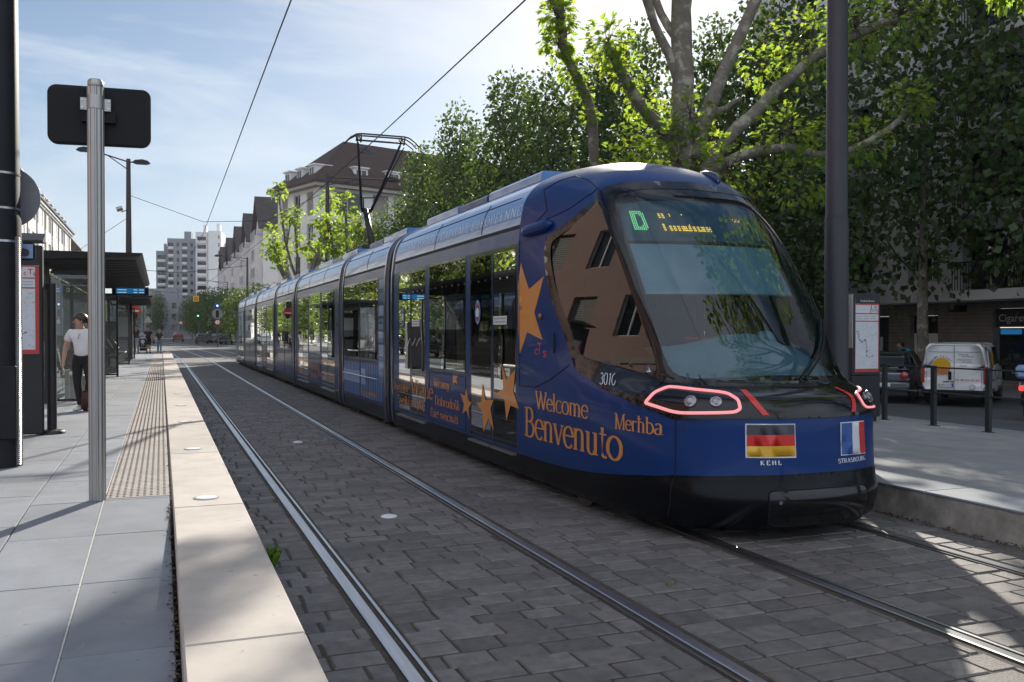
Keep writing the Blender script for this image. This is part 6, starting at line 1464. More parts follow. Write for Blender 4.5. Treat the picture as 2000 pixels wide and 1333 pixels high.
g = MB(); g.tube([(1.36,0,.9),(1.32,0,1.10),(1.22,-.34,1.14)], .018, 8); g.tube([(1.32,0,1.10),(1.22,.34,1.14)], .018, 8); g.tube([(1.28,.28,1.14),(1.26,.34,1.38)], .008, 6); g.tube([(1.28,-.28,1.14),(1.26,-.34,1.38)], .008, 6); g.lathe([(.02,0),(.06,.01),(.06,.06),(.02,.07)], (1.26,.34,1.36), 12); g.lathe([(.02,0),(.06,.01),(.06,.06),(.02,.07)], (1.26,-.34,1.36), 12); g.build('handlebar', M['black'], t)
# distant parked cars
def far_car(label, x, y, rz, paint, z=0.0):
    return car('parked_car', label, 'car', (x, y, z), rz, hp, paint, 'cars parked along the far street', glasscells=hg, wheels=(.62, 3.0), wr=.29, W=.84, levels=1)
P = U90
far_car('teal dark estate car parked at the right side of the far street', 5.3, 133, P, M['dark_car'])
far_car('red car far down the street before the tower block', 2.6, 158, P, mat('car_red', (.18,.02,.02), .3, coat=1))
far_car('white car parked in the right bay beside the signal pole', 8.5, 103, R(60), M['car_white'], .1); far_car('pale van-like car parked behind the white car by the signal pole', 10.0, 106, R(60), M['cream'], .1)
far_car('dark car parked under the pollarded trees, left of the white car', 7.6, 122, R(70), M['dark_car'], .0); far_car('grey car parked under the pollarded trees, between two dark cars', 7.2, 136, R(70), M['silver']); far_car('dark car farthest along the bays under the trees', 6.7, 146, R(70), M['dark_car'])
far_car('silver car standing at the junction behind the walking family', -2.2, 128, R(80), M['silver']); far_car('white car partly hidden by the farther shelter at the junction', -5.6, 124, R(80), M['car_white'])
for k, y in enumerate((38, 47, 56, 65)): far_car(('white car in the left lane, mirrored in the tram windows', 'dark car in the left lane, mirrored in the tram windows', 'silver car in the left lane, second from the junction', 'black car in the left lane nearest the junction')[k], -8.6, y, P, (M['car_white'], M['dark_car'], M['silver'], M['dark_car'])[k])
# ---------------------------------------------------------------- people
def skin_mesh(name, J, E, m, parent=None, levels=2, root=None):
    """J: name -> (x, y, z, radius); E: bone list. One continuous surface."""
    ks = list(J); ix = {k: i for i, k in enumerate(ks)}; me = bpy.data.meshes.new(name)
    me.from_pydata([J[k][:3] for k in ks], [(ix[a], ix[b_]) for a, b_ in E], []); o = bpy.data.objects.new(name, me); COL.objects.link(o)
    md = o.modifiers.new('skin', 'SKIN'); md.use_smooth_shade = True; md.branch_smoothing = .25
    sv = me.skin_vertices[0].data
    for k, i in ix.items(): r_ = J[k][3]; sv[i].radius = (r_, r_) if not isinstance(r_, tuple) else r_; sv[i].use_root = (k == (root or ks[0]))
    sb = o.modifiers.new('sub', 'SUBSURF'); sb.levels = levels; sb.render_levels = levels
    dg = bpy.context.evaluated_depsgraph_get(); me2 = bpy.data.meshes.new_from_object(o.evaluated_get(dg)); o.modifiers.clear(); o.data = me2; me2.materials.clear(); me2.materials.append(m)
    for p in me2.polygons: p.use_smooth = True
    if parent is not None: o.parent = parent
    return o
def person(label, loc, rz, h, pose, top, bottom, hair, group=None, skirt_top=.0, long_hair=None, fingers=False, sleeve='short', shorts=False, shoe=None):
    """local frame: facing -y, x to the person's left; pose overrides joints in units of body height"""
    t = thing('person', label, 'person', loc, rz, group)
    J = {'pelvis': (0,0,.53,.072), 'waist': (0,0,.61,.066), 'chest': (0,.005,.72,.078), 'neckb': (0,.008,.815,.036), 'neck': (0,.004,.85,.030), 'jaw': (0,-.012,.885,.046), 'skull': (0,.004,.935,.058), 'crown': (0,.006,.968,.040),
         'shL': (.10,.008,.805,.038), 'elL': (.125,.01,.635,.026), 'wrL': (.13,-.02,.49,.017), 'haL': (.13,-.03,.445,.020), 'shR': (-.10,.008,.805,.038), 'elR': (-.125,.01,.635,.026), 'wrR': (-.13,-.02,.49,.017), 'haR': (-.13,-.03,.445,.020),
         'hipL': (.052,0,.50,.058), 'knL': (.055,-.008,.285,.036), 'caL': (.056,.008,.18,.034), 'anL': (.057,.010,.045,.021), 'toL': (.062,-.07,.018,.018), 'hipR': (-.052,0,.50,.058), 'knR': (-.055,-.008,.285,.036), 'caR': (-.056,.008,.18,.034), 'anR': (-.057,.010,.045,.021), 'toR': (-.062,-.07,.018,.018)}
    for k, v in pose.items():
        if k != '_face': J[k] = tuple(v) + (J[k][3],) if len(v) == 3 else tuple(v)
    J = {k: tuple(c*h for c in v) for k, v in J.items()}
    E = [('pelvis','waist'),('waist','chest'),('chest','neckb'),('neckb','neck'),('neck','jaw'),('jaw','skull'),('skull','crown'),('chest','shL'),('shL','elL'),('elL','wrL'),('wrL','haL'),('chest','shR'),('shR','elR'),('elR','wrR'),('wrR','haR'),('pelvis','hipL'),('hipL','knL'),('knL','caL'),('caL','anL'),('anL','toL'),('pelvis','hipR'),('hipR','knR'),('knR','caR'),('caR','anR'),('anR','toR')]
    if fingers:
        for s in ('L', 'R'):
            ha, wr_ = Vector(J['ha'+s][:3]), Vector(J['wr'+s][:3]); d = (ha-wr_).normalized(); sx = Vector((0,-1,0)); inn = Vector((-1 if s == 'L' else 1, 0, 0))
            for q in range(4):
                b0 = ha + sx*(.017*(1.5-q))*h*.6 + d*.006*h; l = (.042,.048,.045,.036)[q]*h
                J[f'f{q}{s}a'] = tuple(b0) + (.0062*h,); J[f'f{q}{s}b'] = tuple(b0+d*l*.6+inn*.006*h) + (.0056*h,); J[f'f{q}{s}c'] = tuple(b0+d*l+inn*.016*h) + (.0048*h,)
                E += [('ha'+s, f'f{q}{s}a'), (f'f{q}{s}a', f'f{q}{s}b'), (f'f{q}{s}b', f'f{q}{s}c')]
            b0 = ha - d*.018*h + sx*.018*h; J['th'+s+'a'] = tuple(b0+sx*.008*h) + (.007*h,); J['th'+s+'b'] = tuple(b0+sx*.016*h+d*.026*h+inn*.006*h) + (.0055*h,); E += [('ha'+s, 'th'+s+'a'), ('th'+s+'a', 'th'+s+'b')]
    body = skin_mesh('body', J, E, M['skin'], t, 2)
    fw_ = (Vector(J['jaw'][:3]) - Vector(J['neck'][:3])); hd = Vector(J['skull'][:3]); fd = Vector(pose.get('_face', (0,-1,0))).normalized()
    sd_ = fd.cross(Vector((0,0,1))).normalized()
    # face: nose, brows, eyes, mouth, ears grown into one small mesh per feature on the head
    g = MB(); jw = Vector(J['jaw'][:3]); mid = hd*.62 + jw*.38
    g.tube([mid+fd*.050*h+Vector((0,0,.012*h)), mid+fd*.062*h-Vector((0,0,.006*h)), mid+fd*.050*h-Vector((0,0,.012*h))], [.004*h,.0085*h,.005*h], 8)
    g.build('nose', M['skin'], body, smooth=True)
    for s in (-1, 1):
        g = MB(); e = mid+fd*.049*h+sd_*s*.021*h+Vector((0,0,.013*h)); g.tube([e-sd_*.008*h, e, e+sd_*.008*h], [.002*h,.0045*h,.002*h], 6); g.build('eye', M['ink'], body, smooth=True)
        g = MB(); e = mid+sd_*s*.055*h; g.tube([e+Vector((0,0,.014*h)), e+sd_*s*.006*h, e-Vector((0,0,.014*h))], [.006*h,.011*h,.005*h], 6); g.build('ear', M['skin'], body, smooth=True)
    g = MB(); e = mid+fd*.047*h-Vector((0,0,.026*h)); g.tube([e-sd_*.014*h, e+fd*.003*h, e+sd_*.014*h], [.002*h,.004*h,.002*h], 6); g.build('mouth', M['vred'] if False else M['maroon'], body, smooth=True)
    # clothes: shells a little larger than the body
    def shell(name, keys, edges, m, grow, trims=None):
        K = {}
        for k in keys: x, y, z, r_ = J[k]; K[k] = (x, y, z, r_+(grow + (.022 if k == 'pelvis' and name == 'top' else (.010 if k == 'waist' and name != 'top' else 0)))*h)
        for k, (a, b_, f, r_) in (trims or {}).items(): va, vb = Vector(J[a][:3]), Vector(J[b_][:3]); p = va.lerp(vb, f); K[k] = tuple(p) + (r_*h,)
        return skin_mesh(name, K, edges, m, t, 2)
    tr = {'slL': ('shL','elL',.62,.043), 'slR': ('shR','elR',.62,.043)} if sleeve == 'short' else {}
    shell('top', ['chest','waist','pelvis','shL','shR','neckb'] + ([] if sleeve == 'short' else ['elL','elR','wrL','wrR']), [('chest','waist'),('waist','pelvis'),('chest','shL'),('chest','shR'),('chest','neckb')] + ([('shL','slL'),('shR','slR')] if sleeve == 'short' else [('shL','elL'),('elL','wrL'),('shR','elR'),('elR','wrR')]), top, .013, tr)
    if shorts: shell('shorts', ['waist','pelvis','hipL','hipR','knL','knR'], [('waist','pelvis'),('pelvis','hipL'),('pelvis','hipR'),('hipL','knL'),('hipR','knR')], bottom, .012)
    else: shell('trousers', ['waist','pelvis','hipL','hipR','knL','knR','caL','caR','anL','anR'], [('waist','pelvis'),('pelvis','hipL'),('pelvis','hipR'),('hipL','knL'),('hipR','knR'),('knL','caL'),('knR','caR'),('caL','anL'),('caR','anR')], bottom, .007)
    for s in ('L', 'R'):
        g = MB(); a, b_ = Vector(J['an'+s][:3]), Vector(J['to'+s][:3]); bk = a + (a-b_)*.35; g.tube([Vector((bk.x,bk.y,.022*h)), Vector((a.x,a.y,.026*h)), Vector((b_.x,b_.y,.020*h)), b_+(b_-a)*.25-Vector((0,0,.0))], [.016*h,.027*h,.026*h,.012*h], 10, squash=.8); g.build('shoe', shoe or M['cloth_k'], t, smooth=True)
    # hair
    c = hd + Vector((0,0,.008*h)) - fd*.010*h; g = MB(); n = 16; rows = 9
    vs = []; 
    for i in range(rows+1):
        th = math.pi*.70*i/rows
        for k in range(n):
            a = 2*math.pi*k/n; front = max(0, math.cos(a)); tt = th*(1-.45*front); d = fd*math.cos(a)*math.sin(tt) + sd_*math.sin(a)*math.sin(tt) + Vector((0,0,1))*math.cos(tt)
            vs.append(c + Vector((d.x*.070*h, d.y*.070*h, d.z*.066*h)))
    g.add(vs, [(i*n+k, i*n+(k+1) % n, (i+1)*n+(k+1) % n, (i+1)*n+k) for i in range(rows) for k in range(n)]); hr = g.build('hair', hair, t, smooth=True)
    if long_hair:
        g = MB(); p0 = hd - fd*.05*h; pts = [p0 + Vector(v)*h for v in long_hair]; g.tube(pts, [.030*h]+[.034*h]*(len(pts)-2)+[.010*h], 10); g.build('hair_tail', hair, hr, smooth=True)
    return t
# the woman waiting by the near shelter: weight on one leg, head turned to the left
w_ = person('woman in a white loose t-shirt and black trousers waiting beside the nearer shelter', (-1.33, 17.78, PH), R(-6), 1.72,
    {'_face': (-.86,-.5,-.08), 'jaw': (-.018,-.012,.883), 'skull': (-.006,.0,.932), 'crown': (.0,.003,.965), 'pelvis': (.018,0,.535), 'waist': (.02,0,.62), 'chest': (.012,0,.73), 'hipR': (-.032,0,.505,.060), 'hipL': (.068,0,.50,.060), 'knR': (-.030,-.012,.285), 'caR': (-.018,.0,.18), 'anR': (-.006,.0,.045), 'toR': (-.050,-.05,.018), 'knL': (.090,-.018,.285), 'caL': (.092,.0,.18), 'anL': (.09,.0,.045), 'toL': (.10,-.07,.018),
     'elR': (-.150,.02,.64), 'wrR': (-.165,-.01,.50), 'haR': (-.168,-.015,.46), 'shR': (-.098,.005,.805), 'elL': (.16,.0,.65), 'wrL': (.15,-.05,.52), 'haL': (.14,-.06,.48)}, M['cloth_w'], M['cloth_k'], M['hair'], long_hair=[(.02,.0,-.005),(.05,.0,-.02),(.07,.0,-.06),(.075,-.005,-.10),(.07,-.01,-.14)], fingers=True, shoe=M['white'])
g = MB(); g.tube([(.0,-.13,1.36),(-.01,-.145,1.30),(.02,-.14,1.36)], .004, 5); g.lathe([(.0,0),(.018,.01),(.0,.02)], (-.01,-.148,1.275), 10); g.build('necklace', M['ink'], w_)
t = thing('bag', 'dark maroon leather bag standing at the feet of the waiting woman', 'bag', (-1.16, 17.72, PH), R(-10))
g = MB(); g.rbox(-.16,.16,-.10,.10,0,.36,.05); g.build('body', M['maroon'], t, smooth=True, angle=50); g = MB(); g.tube([(-.10,0,.34),(-.09,0,.46),(0,0,.50),(.09,0,.46),(.10,0,.34)], .013, 8); g.build('handle', M['maroon'], t, smooth=True)
FG = 'family walking along the platform'
step = lambda s: {'knL': (.055,-.05*s,.29), 'caL': (.056,-.055*s,.18), 'anL': (.057,-.08*s,.05), 'toL': (.062,-.15*s,.02) if s > 0 else (.062,.0,.018), 'knR': (-.055,.02*s,.285), 'caR': (-.056,.06*s,.18), 'anR': (-.057,.10*s,.055), 'toR': (-.062,.03*s,.018)}
person('woman in black top and pale trousers, one arm raised, leftmost of the walking family', (-1.52, 64.2, PH), 0, 1.76, {**step(1), 'elL': (.16,-.03,.74), 'wrL': (.12,-.10,.86), 'haL': (.10,-.09,.90)}, M['cloth_k'], M['denim_g'], M['hair'], FG, long_hair=[(0,0,0),(.03,.02,-.05),(.04,.0,-.12)], shoe=M['white'])
person('man in a black t-shirt and dark shorts behind the pushchair', (-.80, 64.3, PH), 0, 1.72, {**step(-1), 'elR': (-.14,-.03,.64), 'wrR': (-.12,-.16,.57), 'haR': (-.11,-.19,.56)}, M['cloth_k'], M['cloth_k'], M['hair'], FG, shorts=True)
person('girl in a black t-shirt and blue jeans, rightmost of the walking family', (-.12, 63.7, PH), 0, 1.54, {**step(1), 'elL': (.13,-.04,.64), 'wrL': (.05,-.11,.60), 'haL': (.01,-.12,.60)}, M['cloth_k'], M['denim'], M['hair_b'], FG, long_hair=[(0,0,0),(.05,.01,-.04),(.06,.0,-.11),(.04,.0,-.16)])
t = thing('pushchair', 'dark pushchair with a grey hood pushed along the platform', 'pushchair', (-1.12, 63.3, PH))
g = MB(); g.rbox(-.20,.20,-.10,.30,.36,.46,.03); g.rbox(-.20,.20,.22,.32,.46,.92,.03); g.build('seat', M['cloth_k'], t)
g = MB(); vs = []
for i in range(7):
    for k in range(9): a = math.pi*k/8; b_ = math.pi*.5*i/6; vs.append((-.27*math.cos(a), .30-.34*math.sin(b_)*math.sin(a)-.02, .78+.28*math.sin(a)*math.cos(b_*.55)))
g.add(vs, [(i*9+k, i*9+k+1, (i+1)*9+k+1, (i+1)*9+k) for i in range(6) for k in range(8)]); g.build('hood', M['greyr'], t, smooth=True)
for x in (-.26, .26):
    for y in (-.25, .45): g = MB(); g.cyl((x-.02,y,.12),(x+.02,y,.12),.12,18); g.build('wheel', M['rubber'], t)
    g = MB(); g.tube([(x,-.25,.12),(x*.85,.25,.55),(x*.9,.62,1.0)], .014, 6); g.tube([(x,.45,.12),(x*.85,.15,.5)], .014, 6); g.build('frame', M['charcoal'], t)
g = MB(); g.cyl((-.24,.62,1.0),(.24,.62,1.0),.018,8); g.build('push_bar', M['black'], t); g = MB(); g.rbox(-.2,.2,.0,.4,.16,.34,.03); g.build('basket', M['cloth_k'], t)
baby = person('small child in pale clothes sitting in the pushchair', (-1.12, 63.44, PH+.18), 0, .80, {'knL': (.07,-.20,.50), 'caL': (.07,-.24,.40), 'anL': (.07,-.26,.28), 'toL': (.07,-.33,.26), 'knR': (-.07,-.20,.50), 'caR': (-.07,-.24,.40), 'anR': (-.07,-.26,.28), 'toR': (-.07,-.33,.26), 'jaw': (0,-.012,.885,.062), 'skull': (0,.004,.945,.082), 'crown': (0,.006,.99,.055), 'elL': (.15,-.06,.66), 'wrL': (.10,-.16,.60), 'haL': (.08,-.18,.60), 'elR': (-.15,-.06,.66), 'wrR': (-.10,-.16,.60), 'haR': (-.08,-.18,.60)}, M['cloth_w'], M['denim'], M['cream'], FG)
bp = person('person in a black t-shirt with a turquoise backpack standing behind the dark hatchback', (24.02, 24.72, -.33), R(-108), 1.68, {'elR': (-.12,-.12,.66), 'wrR': (-.08,-.24,.62), 'haR': (-.07,-.28,.61), 'jaw': (0,-.035,.872), 'skull': (0,-.03,.925), 'crown': (0,-.025,.957)}, M['cloth_k'], M['denim'], M['hair'], long_hair=[(0,0,.03),(0,.02,.0),(0,.03,-.06)])
t = thing('backpack', 'turquoise backpack on the back of the person behind the hatchback', 'backpack', (24.02, 24.72, -.33), R(-108)); g = MB(); g.rbox(-.15,.15,.13,.32,1.0,1.42,.06); g.build('bag', M['teal'], t, smooth=True, angle=50)
for x in (-.09, .09): g = MB(); g.tube([(x,.14,1.38),(x,.0,1.44),(x,-.12,1.30),(x*1.2,.0,1.08),(x,.14,1.05)], .014, 6); g.build('strap', M['teal'], t)
# ---------------------------------------------------------------- trees
LEAF5 = [(0,0),(.30,.02),(.26,.20),(.52,.38),(.24,.46),(.30,.78),(.10,.70),(0,1.0)]       # half of a five lobed leaf
def plane_leaf(mb, p, d, up, s):
    """a folded lobed leaf hanging from p"""
    d = d.normalized(); sx = d.cross(up); sx = sx.normalized() if sx.length > 1e-4 else d.orthogonal().normalized(); n = sx.cross(d)
    A = [p + (d*y - n*(y*y*.18) )*s + (sx*x + n*x*.35)*s for x, y in LEAF5]; B = [p + (d*y - n*(y*y*.18))*s + (-sx*x + n*x*.35)*s for x, y in LEAF5[1:-1]]
    k = len(LEAF5); mb.add(A + B, [tuple(range(k)), (0, k-1) + tuple(range(k+len(B)-1, k-1, -1))])
def rvec(q): 
    while True:
        v = Vector((q.uniform(-1,1), q.uniform(-1,1), q.uniform(-1,1)))
        if .05 < v.length < 1: return v
def tuft(mb, tw, c, r, n, s, q, base=None, sq=(1,1,1)):
    """a bunch of twigs with leaves round a pollard head"""
    c = Vector(c)
    for k in range(n):
        v = rvec(q).normalized(); rr = r*(.35+.65*q.random()**.6); p = c + Vector((v.x*sq[0], v.y*sq[1], v.z*sq[2]))*rr
        dr = (v + rvec(q)*.7 + Vector((0,0,-.35))).normalized(); plane_leaf(mb, p, dr, (rvec(q)*.6+Vector((0,0,1))), s*q.uniform(.6,1.15))
        if tw is not None and k % 7 == 0: tw.tube([c, c.lerp(p, .5)+rvec(q)*.04, p], [.012,.008,.004], 4, cap=False)
def wavy(pts, q, amp=.06, sub=3):
    P = [Vector(p) for p in pts]; out = []
    for i in range(len(P)-1):
        p0 = P[max(i-1,0)]; p1 = P[i]; p2 = P[i+1]; p3 = P[min(i+2,len(P)-1)]
        for k in range(sub):
            t = k/sub; out.append(Vector(_cr(p0,p1,p2,p3,t)) + rvec(q)*amp*(.4 if k == 0 else 1))
    out.append(P[-1]); return out
def limb(mb, pts, r0, r1, q, n=9, amp=.035):
    W_ = wavy(pts, q, amp); N = len(W_)-1; mb.tube(W_, [(r0+(r1-r0)*i/N)*q.uniform(.92,1.10) for i in range(N+1)], n); return W_
def farther(k, p): return (p[0]*k, p[1]*k, 1.6715 + (p[2]-1.6715)*k)
def pollard(label, loc, trunk, limbs, tufts, seed, leaf=.17, density=1.0, group='pollarded plane trees', r=.26, name='plane_tree', bark=None, far=1.0):
    if far != 1.0:
        loc = farther(far, loc)[:2] + (-.05,); trunk = [farther(far, p) for p in trunk]; trunk[0] = (loc[0], loc[1], -.1)
        limbs = [([farther(far, p) for p in pts], a*far, c*far) for pts, a, c in limbs]; tufts = [(farther(far, p), a*far, n) for p, a, n in tufts]; r *= far; leaf *= far**.6
    q = random.Random(seed); t = thing(name, label, 'tree', loc, 0, group); b = MB(); L0 = Vector(loc)
    rel = lambda p: Vector(p) - L0
    limb(b, [rel(p) for p in trunk], r*1.15, r*.86, q, 14, .03); b.build('trunk', bark or M['bark'], t, smooth=True)
    lf = MB(); tw = MB()
    for (pts, r0, r1) in limbs:
        g = MB(); W_ = limb(g, [rel(p) for p in pts], r0, r1, q, 10)
        e = W_[-1]; g.tube([e-(W_[-1]-W_[-2]).normalized()*r1, e, e+(W_[-1]-W_[-2]).normalized()*r1*1.2], [r1*1.1, r1*1.5, r1*.5], 9); g.build('limb', bark or M['bark'], t, smooth=True)
    for (c, rad, n) in tufts: tuft(lf, tw, rel(c), rad, int(n*density), leaf, q)
    cr_ = lf.build('crown', M['leaf'], t); 
    if tw.v: tw.build('twigs', M['bark_dark'], cr_)['kind'] = 'stuff'
    return t
# near tree behind the cab. limbs seen against the sky
T1 = (9.0, 14.45, .2)
pollard('nearest plane tree, with bare mottled limbs rising against the bright sky behind the cab', T1, [(9.0,14.45,.15),(9.02,14.5,2.4),(9.0,14.5,4.6)],
  [([(9.0,14.5,4.5),(8.95,14.55,5.4),(9.0,14.6,6.4),(8.98,14.65,7.6),(9.05,14.6,9.2),(8.9,14.5,11.2)], .25, .15),
   ([(8.92,14.5,4.75),(8.55,14.45,5.25),(7.9,14.35,5.80),(7.45,14.2,6.30),(7.22,14.05,6.52)], .13, .075),
   ([(9.1,14.35,4.8),(9.25,14.2,5.6),(9.55,14.1,6.4),(9.95,14.0,7.3),(10.5,14.0,8.6)], .155, .09),
   ([(9.15,14.35,4.5),(9.6,14.1,5.15),(10.3,13.9,5.85),(11.0,13.7,6.55),(11.9,13.6,7.1),(12.8,13.4,7.5)], .14, .08),
   ([(9.15,14.3,4.45),(9.8,13.9,4.85),(10.5,13.5,4.95),(11.3,13.3,4.85),(12.1,13.0,5.2),(12.7,12.9,5.7)], .12, .05),
   ([(9.0,14.6,6.1),(8.75,14.7,6.8),(8.45,14.7,7.3),(8.0,14.6,8.3),(7.5,14.4,9.3)], .10, .06),
   ([(8.98,14.6,6.9),(8.7,14.9,7.6),(8.5,15.3,8.6),(8.0,15.7,9.6)], .09, .06),
   ([(9.0,14.6,8.2),(9.6,15.0,9.1),(10.2,15.4,10.2)], .09, .06),
   ([(9.05,14.55,5.6),(9.5,14.3,5.7),(10.1,14.4,6.0)], .07, .04)],
  [((7.15,14.0,6.62),.45,170),((7.55,14.2,6.25),.35,70),((8.0,14.3,5.75),.38,60),((8.4,14.4,5.2),.5,90),((7.5,14.4,9.4),.9,220),((8.0,15.7,9.7),.9,220),((8.9,14.5,11.3),1.1,260),((8.6,14.1,4.7),.75,150),((9.5,13.9,4.55),.7,170),((10.2,13.9,6.5),.45,70),((11.1,13.7,6.9),.8,190),((12.0,13.5,7.3),.9,220),((12.9,13.3,7.6),.9,220),((10.4,13.5,5.2),.6,150),((11.3,13.3,5.1),.55,130),((11.9,13.1,5.1),.45,90),((12.7,12.9,5.85),.42,120),((10.7,13.4,4.4),.6,120),((10.5,14.0,8.8),1.0,240),((10.2,15.4,10.4),1.1,260),((8.9,14.2,5.6),.5,70),((9.3,14.3,5.3),.4,40)], 21, leaf=.15, density=1.35, far=1.45)
T2 = (9.3, 18.6, .2)
pollard('second plane tree behind the tram, its bare crooked limb leaning left over the roof', T2, [(9.3,18.6,.15),(9.28,18.6,2.6),(9.2,18.5,5.0)],
  [([(9.2,18.4,4.9),(8.95,18.2,5.5),(8.8,18.0,6.35),(8.45,17.9,7.05),(8.1,17.85,7.65),(7.98,17.8,8.2),(7.95,17.8,8.85),(7.9,17.7,9.6),(7.8,17.6,10.4)], .13, .075),
   ([(7.98,17.8,8.3),(7.2,17.5,9.2),(6.7,17.3,10.0)], .07, .05)],
  [((7.88,17.75,8.35),.42,200),((7.85,17.7,7.75),.36,140),((8.0,17.8,8.9),.30,70),((8.25,17.85,7.25),.30,90),((8.5,17.9,6.9),.25,50),((8.75,18.0,6.4),.2,30),((7.75,17.6,10.5),.95,330),((6.7,17.3,10.1),.8,260),((10.2,18.0,5.9),.9,230),((9.6,17.8,5.2),.8,200)], 22, density=1.1, far=1.34)
# tree standing just right of the picture; its leaves hang into the top right corner and are mirrored in the windscreen
T0 = (9.6, 4.4, .2)
pollard('plane tree outside the picture, its big leaves hanging into the top right corner', T0, [(9.6,4.4,.15),(9.58,4.4,2.4),(9.5,4.4,4.2)],
  [([(9.5,4.4,4.1),(9.2,5.2,5.0),(8.8,6.2,5.4),(8.4,7.0,5.6)], .13, .06), ([(9.5,4.4,4.2),(9.0,4.0,5.6),(8.3,3.6,7.0),(7.9,3.3,8.4)], .14, .07), ([(9.5,4.4,4.2),(9.9,5.2,5.6),(10.2,6.2,6.8),(10.4,7.0,8.0)], .14, .07), ([(9.55,4.4,4.2),(9.6,4.2,6.0),(9.5,4.0,8.0),(9.4,3.9,9.6)], .16, .08), ([(9.2,5.2,5.0),(8.3,5.6,6.0),(7.6,5.9,7.0)], .08, .05), ([(9.0,4.0,5.6),(8.6,2.8,6.4),(8.2,1.8,7.2)], .10, .05)],
  [((8.5,7.3,5.85),.42,70),((9.2,7.7,5.9),.5,90),((9.9,7.9,6.2),.7,130),((10.4,7.2,8.1),1.1,220),((7.6,5.9,7.2),.9,170),((8.3,5.2,6.6),.7,110),((7.9,3.3,8.5),1.1,220),((9.4,3.9,9.8),1.2,240),((8.2,1.8,7.3),1.0,180),((8.75,7.0,5.42),.22,22),((9.4,6.9,5.6),.35,45),((10.3,6.4,6.7),.8,140)], 23, leaf=.20, density=1.15)
# a plane tree behind the camera, mirrored in the windscreen
pollard('plane tree behind the camera on the right platform, outside the picture', (8.6, -5.5, .2), [(8.6,-5.5,.15),(8.6,-5.5,2.6),(8.5,-5.4,4.6)], [([(8.5,-5.4,4.5),(7.6,-4.8,6.6),(7.0,-4.4,8.6)], .15, .07), ([(8.5,-5.4,4.6),(8.6,-5.0,7.0),(8.4,-4.6,9.6)], .16, .08), ([(8.5,-5.4,4.6),(9.6,-5.8,6.6),(10.4,-6.0,8.6)], .15, .07)], [((7.0,-4.4,8.8),1.3,200),((8.4,-4.6,9.8),1.4,220),((10.4,-6.0,8.8),1.3,200),((7.6,-4.8,6.9),.9,110),((8.6,-5.0,7.3),.9,110)], 24)
# pollarded planes farther along the tram line
def far_pollard(label, x, y, h, seed, spread=3.0, n=9, z0=.2):
    q = random.Random(seed); limbs = []; tf = []; base = Vector((x, y, h*.40))
    for k in range(n):
        a = 2*math.pi*k/n + q.uniform(-.3,.3); s = spread*q.uniform(.45,1.0); top = Vector((x+math.cos(a)*s, y+math.sin(a)*s, h*q.uniform(.62,1.0))); m1 = base.lerp(top, .5) + Vector((math.cos(a)*s*.15, math.sin(a)*s*.15, -.2))
        limbs.append(([base, m1, top], .11, .055)); tf.append((top + Vector((0,0,.15)), .62, 70)); tf.append((m1.lerp(top, .55), .45, 30))
        if k % 2: t2 = m1 + Vector((math.cos(a+.9)*s*.5, math.sin(a+.9)*s*.5, h*.16)); limbs.append(([m1, m1.lerp(t2,.5)+Vector((0,0,-.1)), t2], .06, .04)); tf.append((t2, .6, 60))
    return pollard(label, (x, y, z0), [(x,y,z0-.05),(x+.03,y,h*.2),(x,y,h*.42)], limbs, tf, seed, leaf=.26, r=.22)
far_pollard('pollarded plane tree with yellow green tufts before the pale corner building', 8.6, 61, 10.6, 31, 3.4, 11)
far_pollard('smaller pollarded plane tree between the dark mast and the tram pantograph', 8.9, 45.5, 7.6, 32, 2.4, 9)
far_pollard('pollarded plane tree behind the tail of the tram', 9.8, 92, 5.8, 33, 2.4, 10)
# dense street trees: a few meshes reused
def dense_mesh(seed, h, r, n, leaf, zlo=.14, lobes=16, peak=1.0, lean=0):
    q = random.Random(seed); mb = MB(); cs = []
    for k in range(lobes):
        z = zlo + (1-zlo)*((k+.5)/lobes); u_ = (z-zlo)/(1-zlo); w = math.sin(math.pi*min(1, u_*.88+.12))**.75 * (1.08 - (.55*u_ if peak > 1 else 0)); a = k*2.4 + q.uniform(-.4,.4); cs.append((Vector((math.cos(a)*r*w*.50, math.sin(a)*r*w*.50, z*h)), r*(.34+.36*w)*q.uniform(.8,1.15)))
    tot = sum(c[1]**2 for c in cs)
    for c, rr in cs:
        for k in range(int(n*rr*rr/tot)):
            v = rvec(q).normalized(); p = c + Vector((v.x, v.y, v.z*1.15))*rr*(q.random()**.33)*q.uniform(.8,1.1)
            d = (v*.6 + rvec(q) + Vector((0,0,-.25))).normalized(); s = leaf*q.uniform(.55,1.2); sx = d.cross(rvec(q)); sx = sx.normalized()*s*.42; m1 = p + d*s*.45 + sx.cross(d).normalized()*s*.12
            mb.add([p, m1+sx, p+d*s, m1-sx], [(0,1,2,3)])
    return mb
PROT = {}
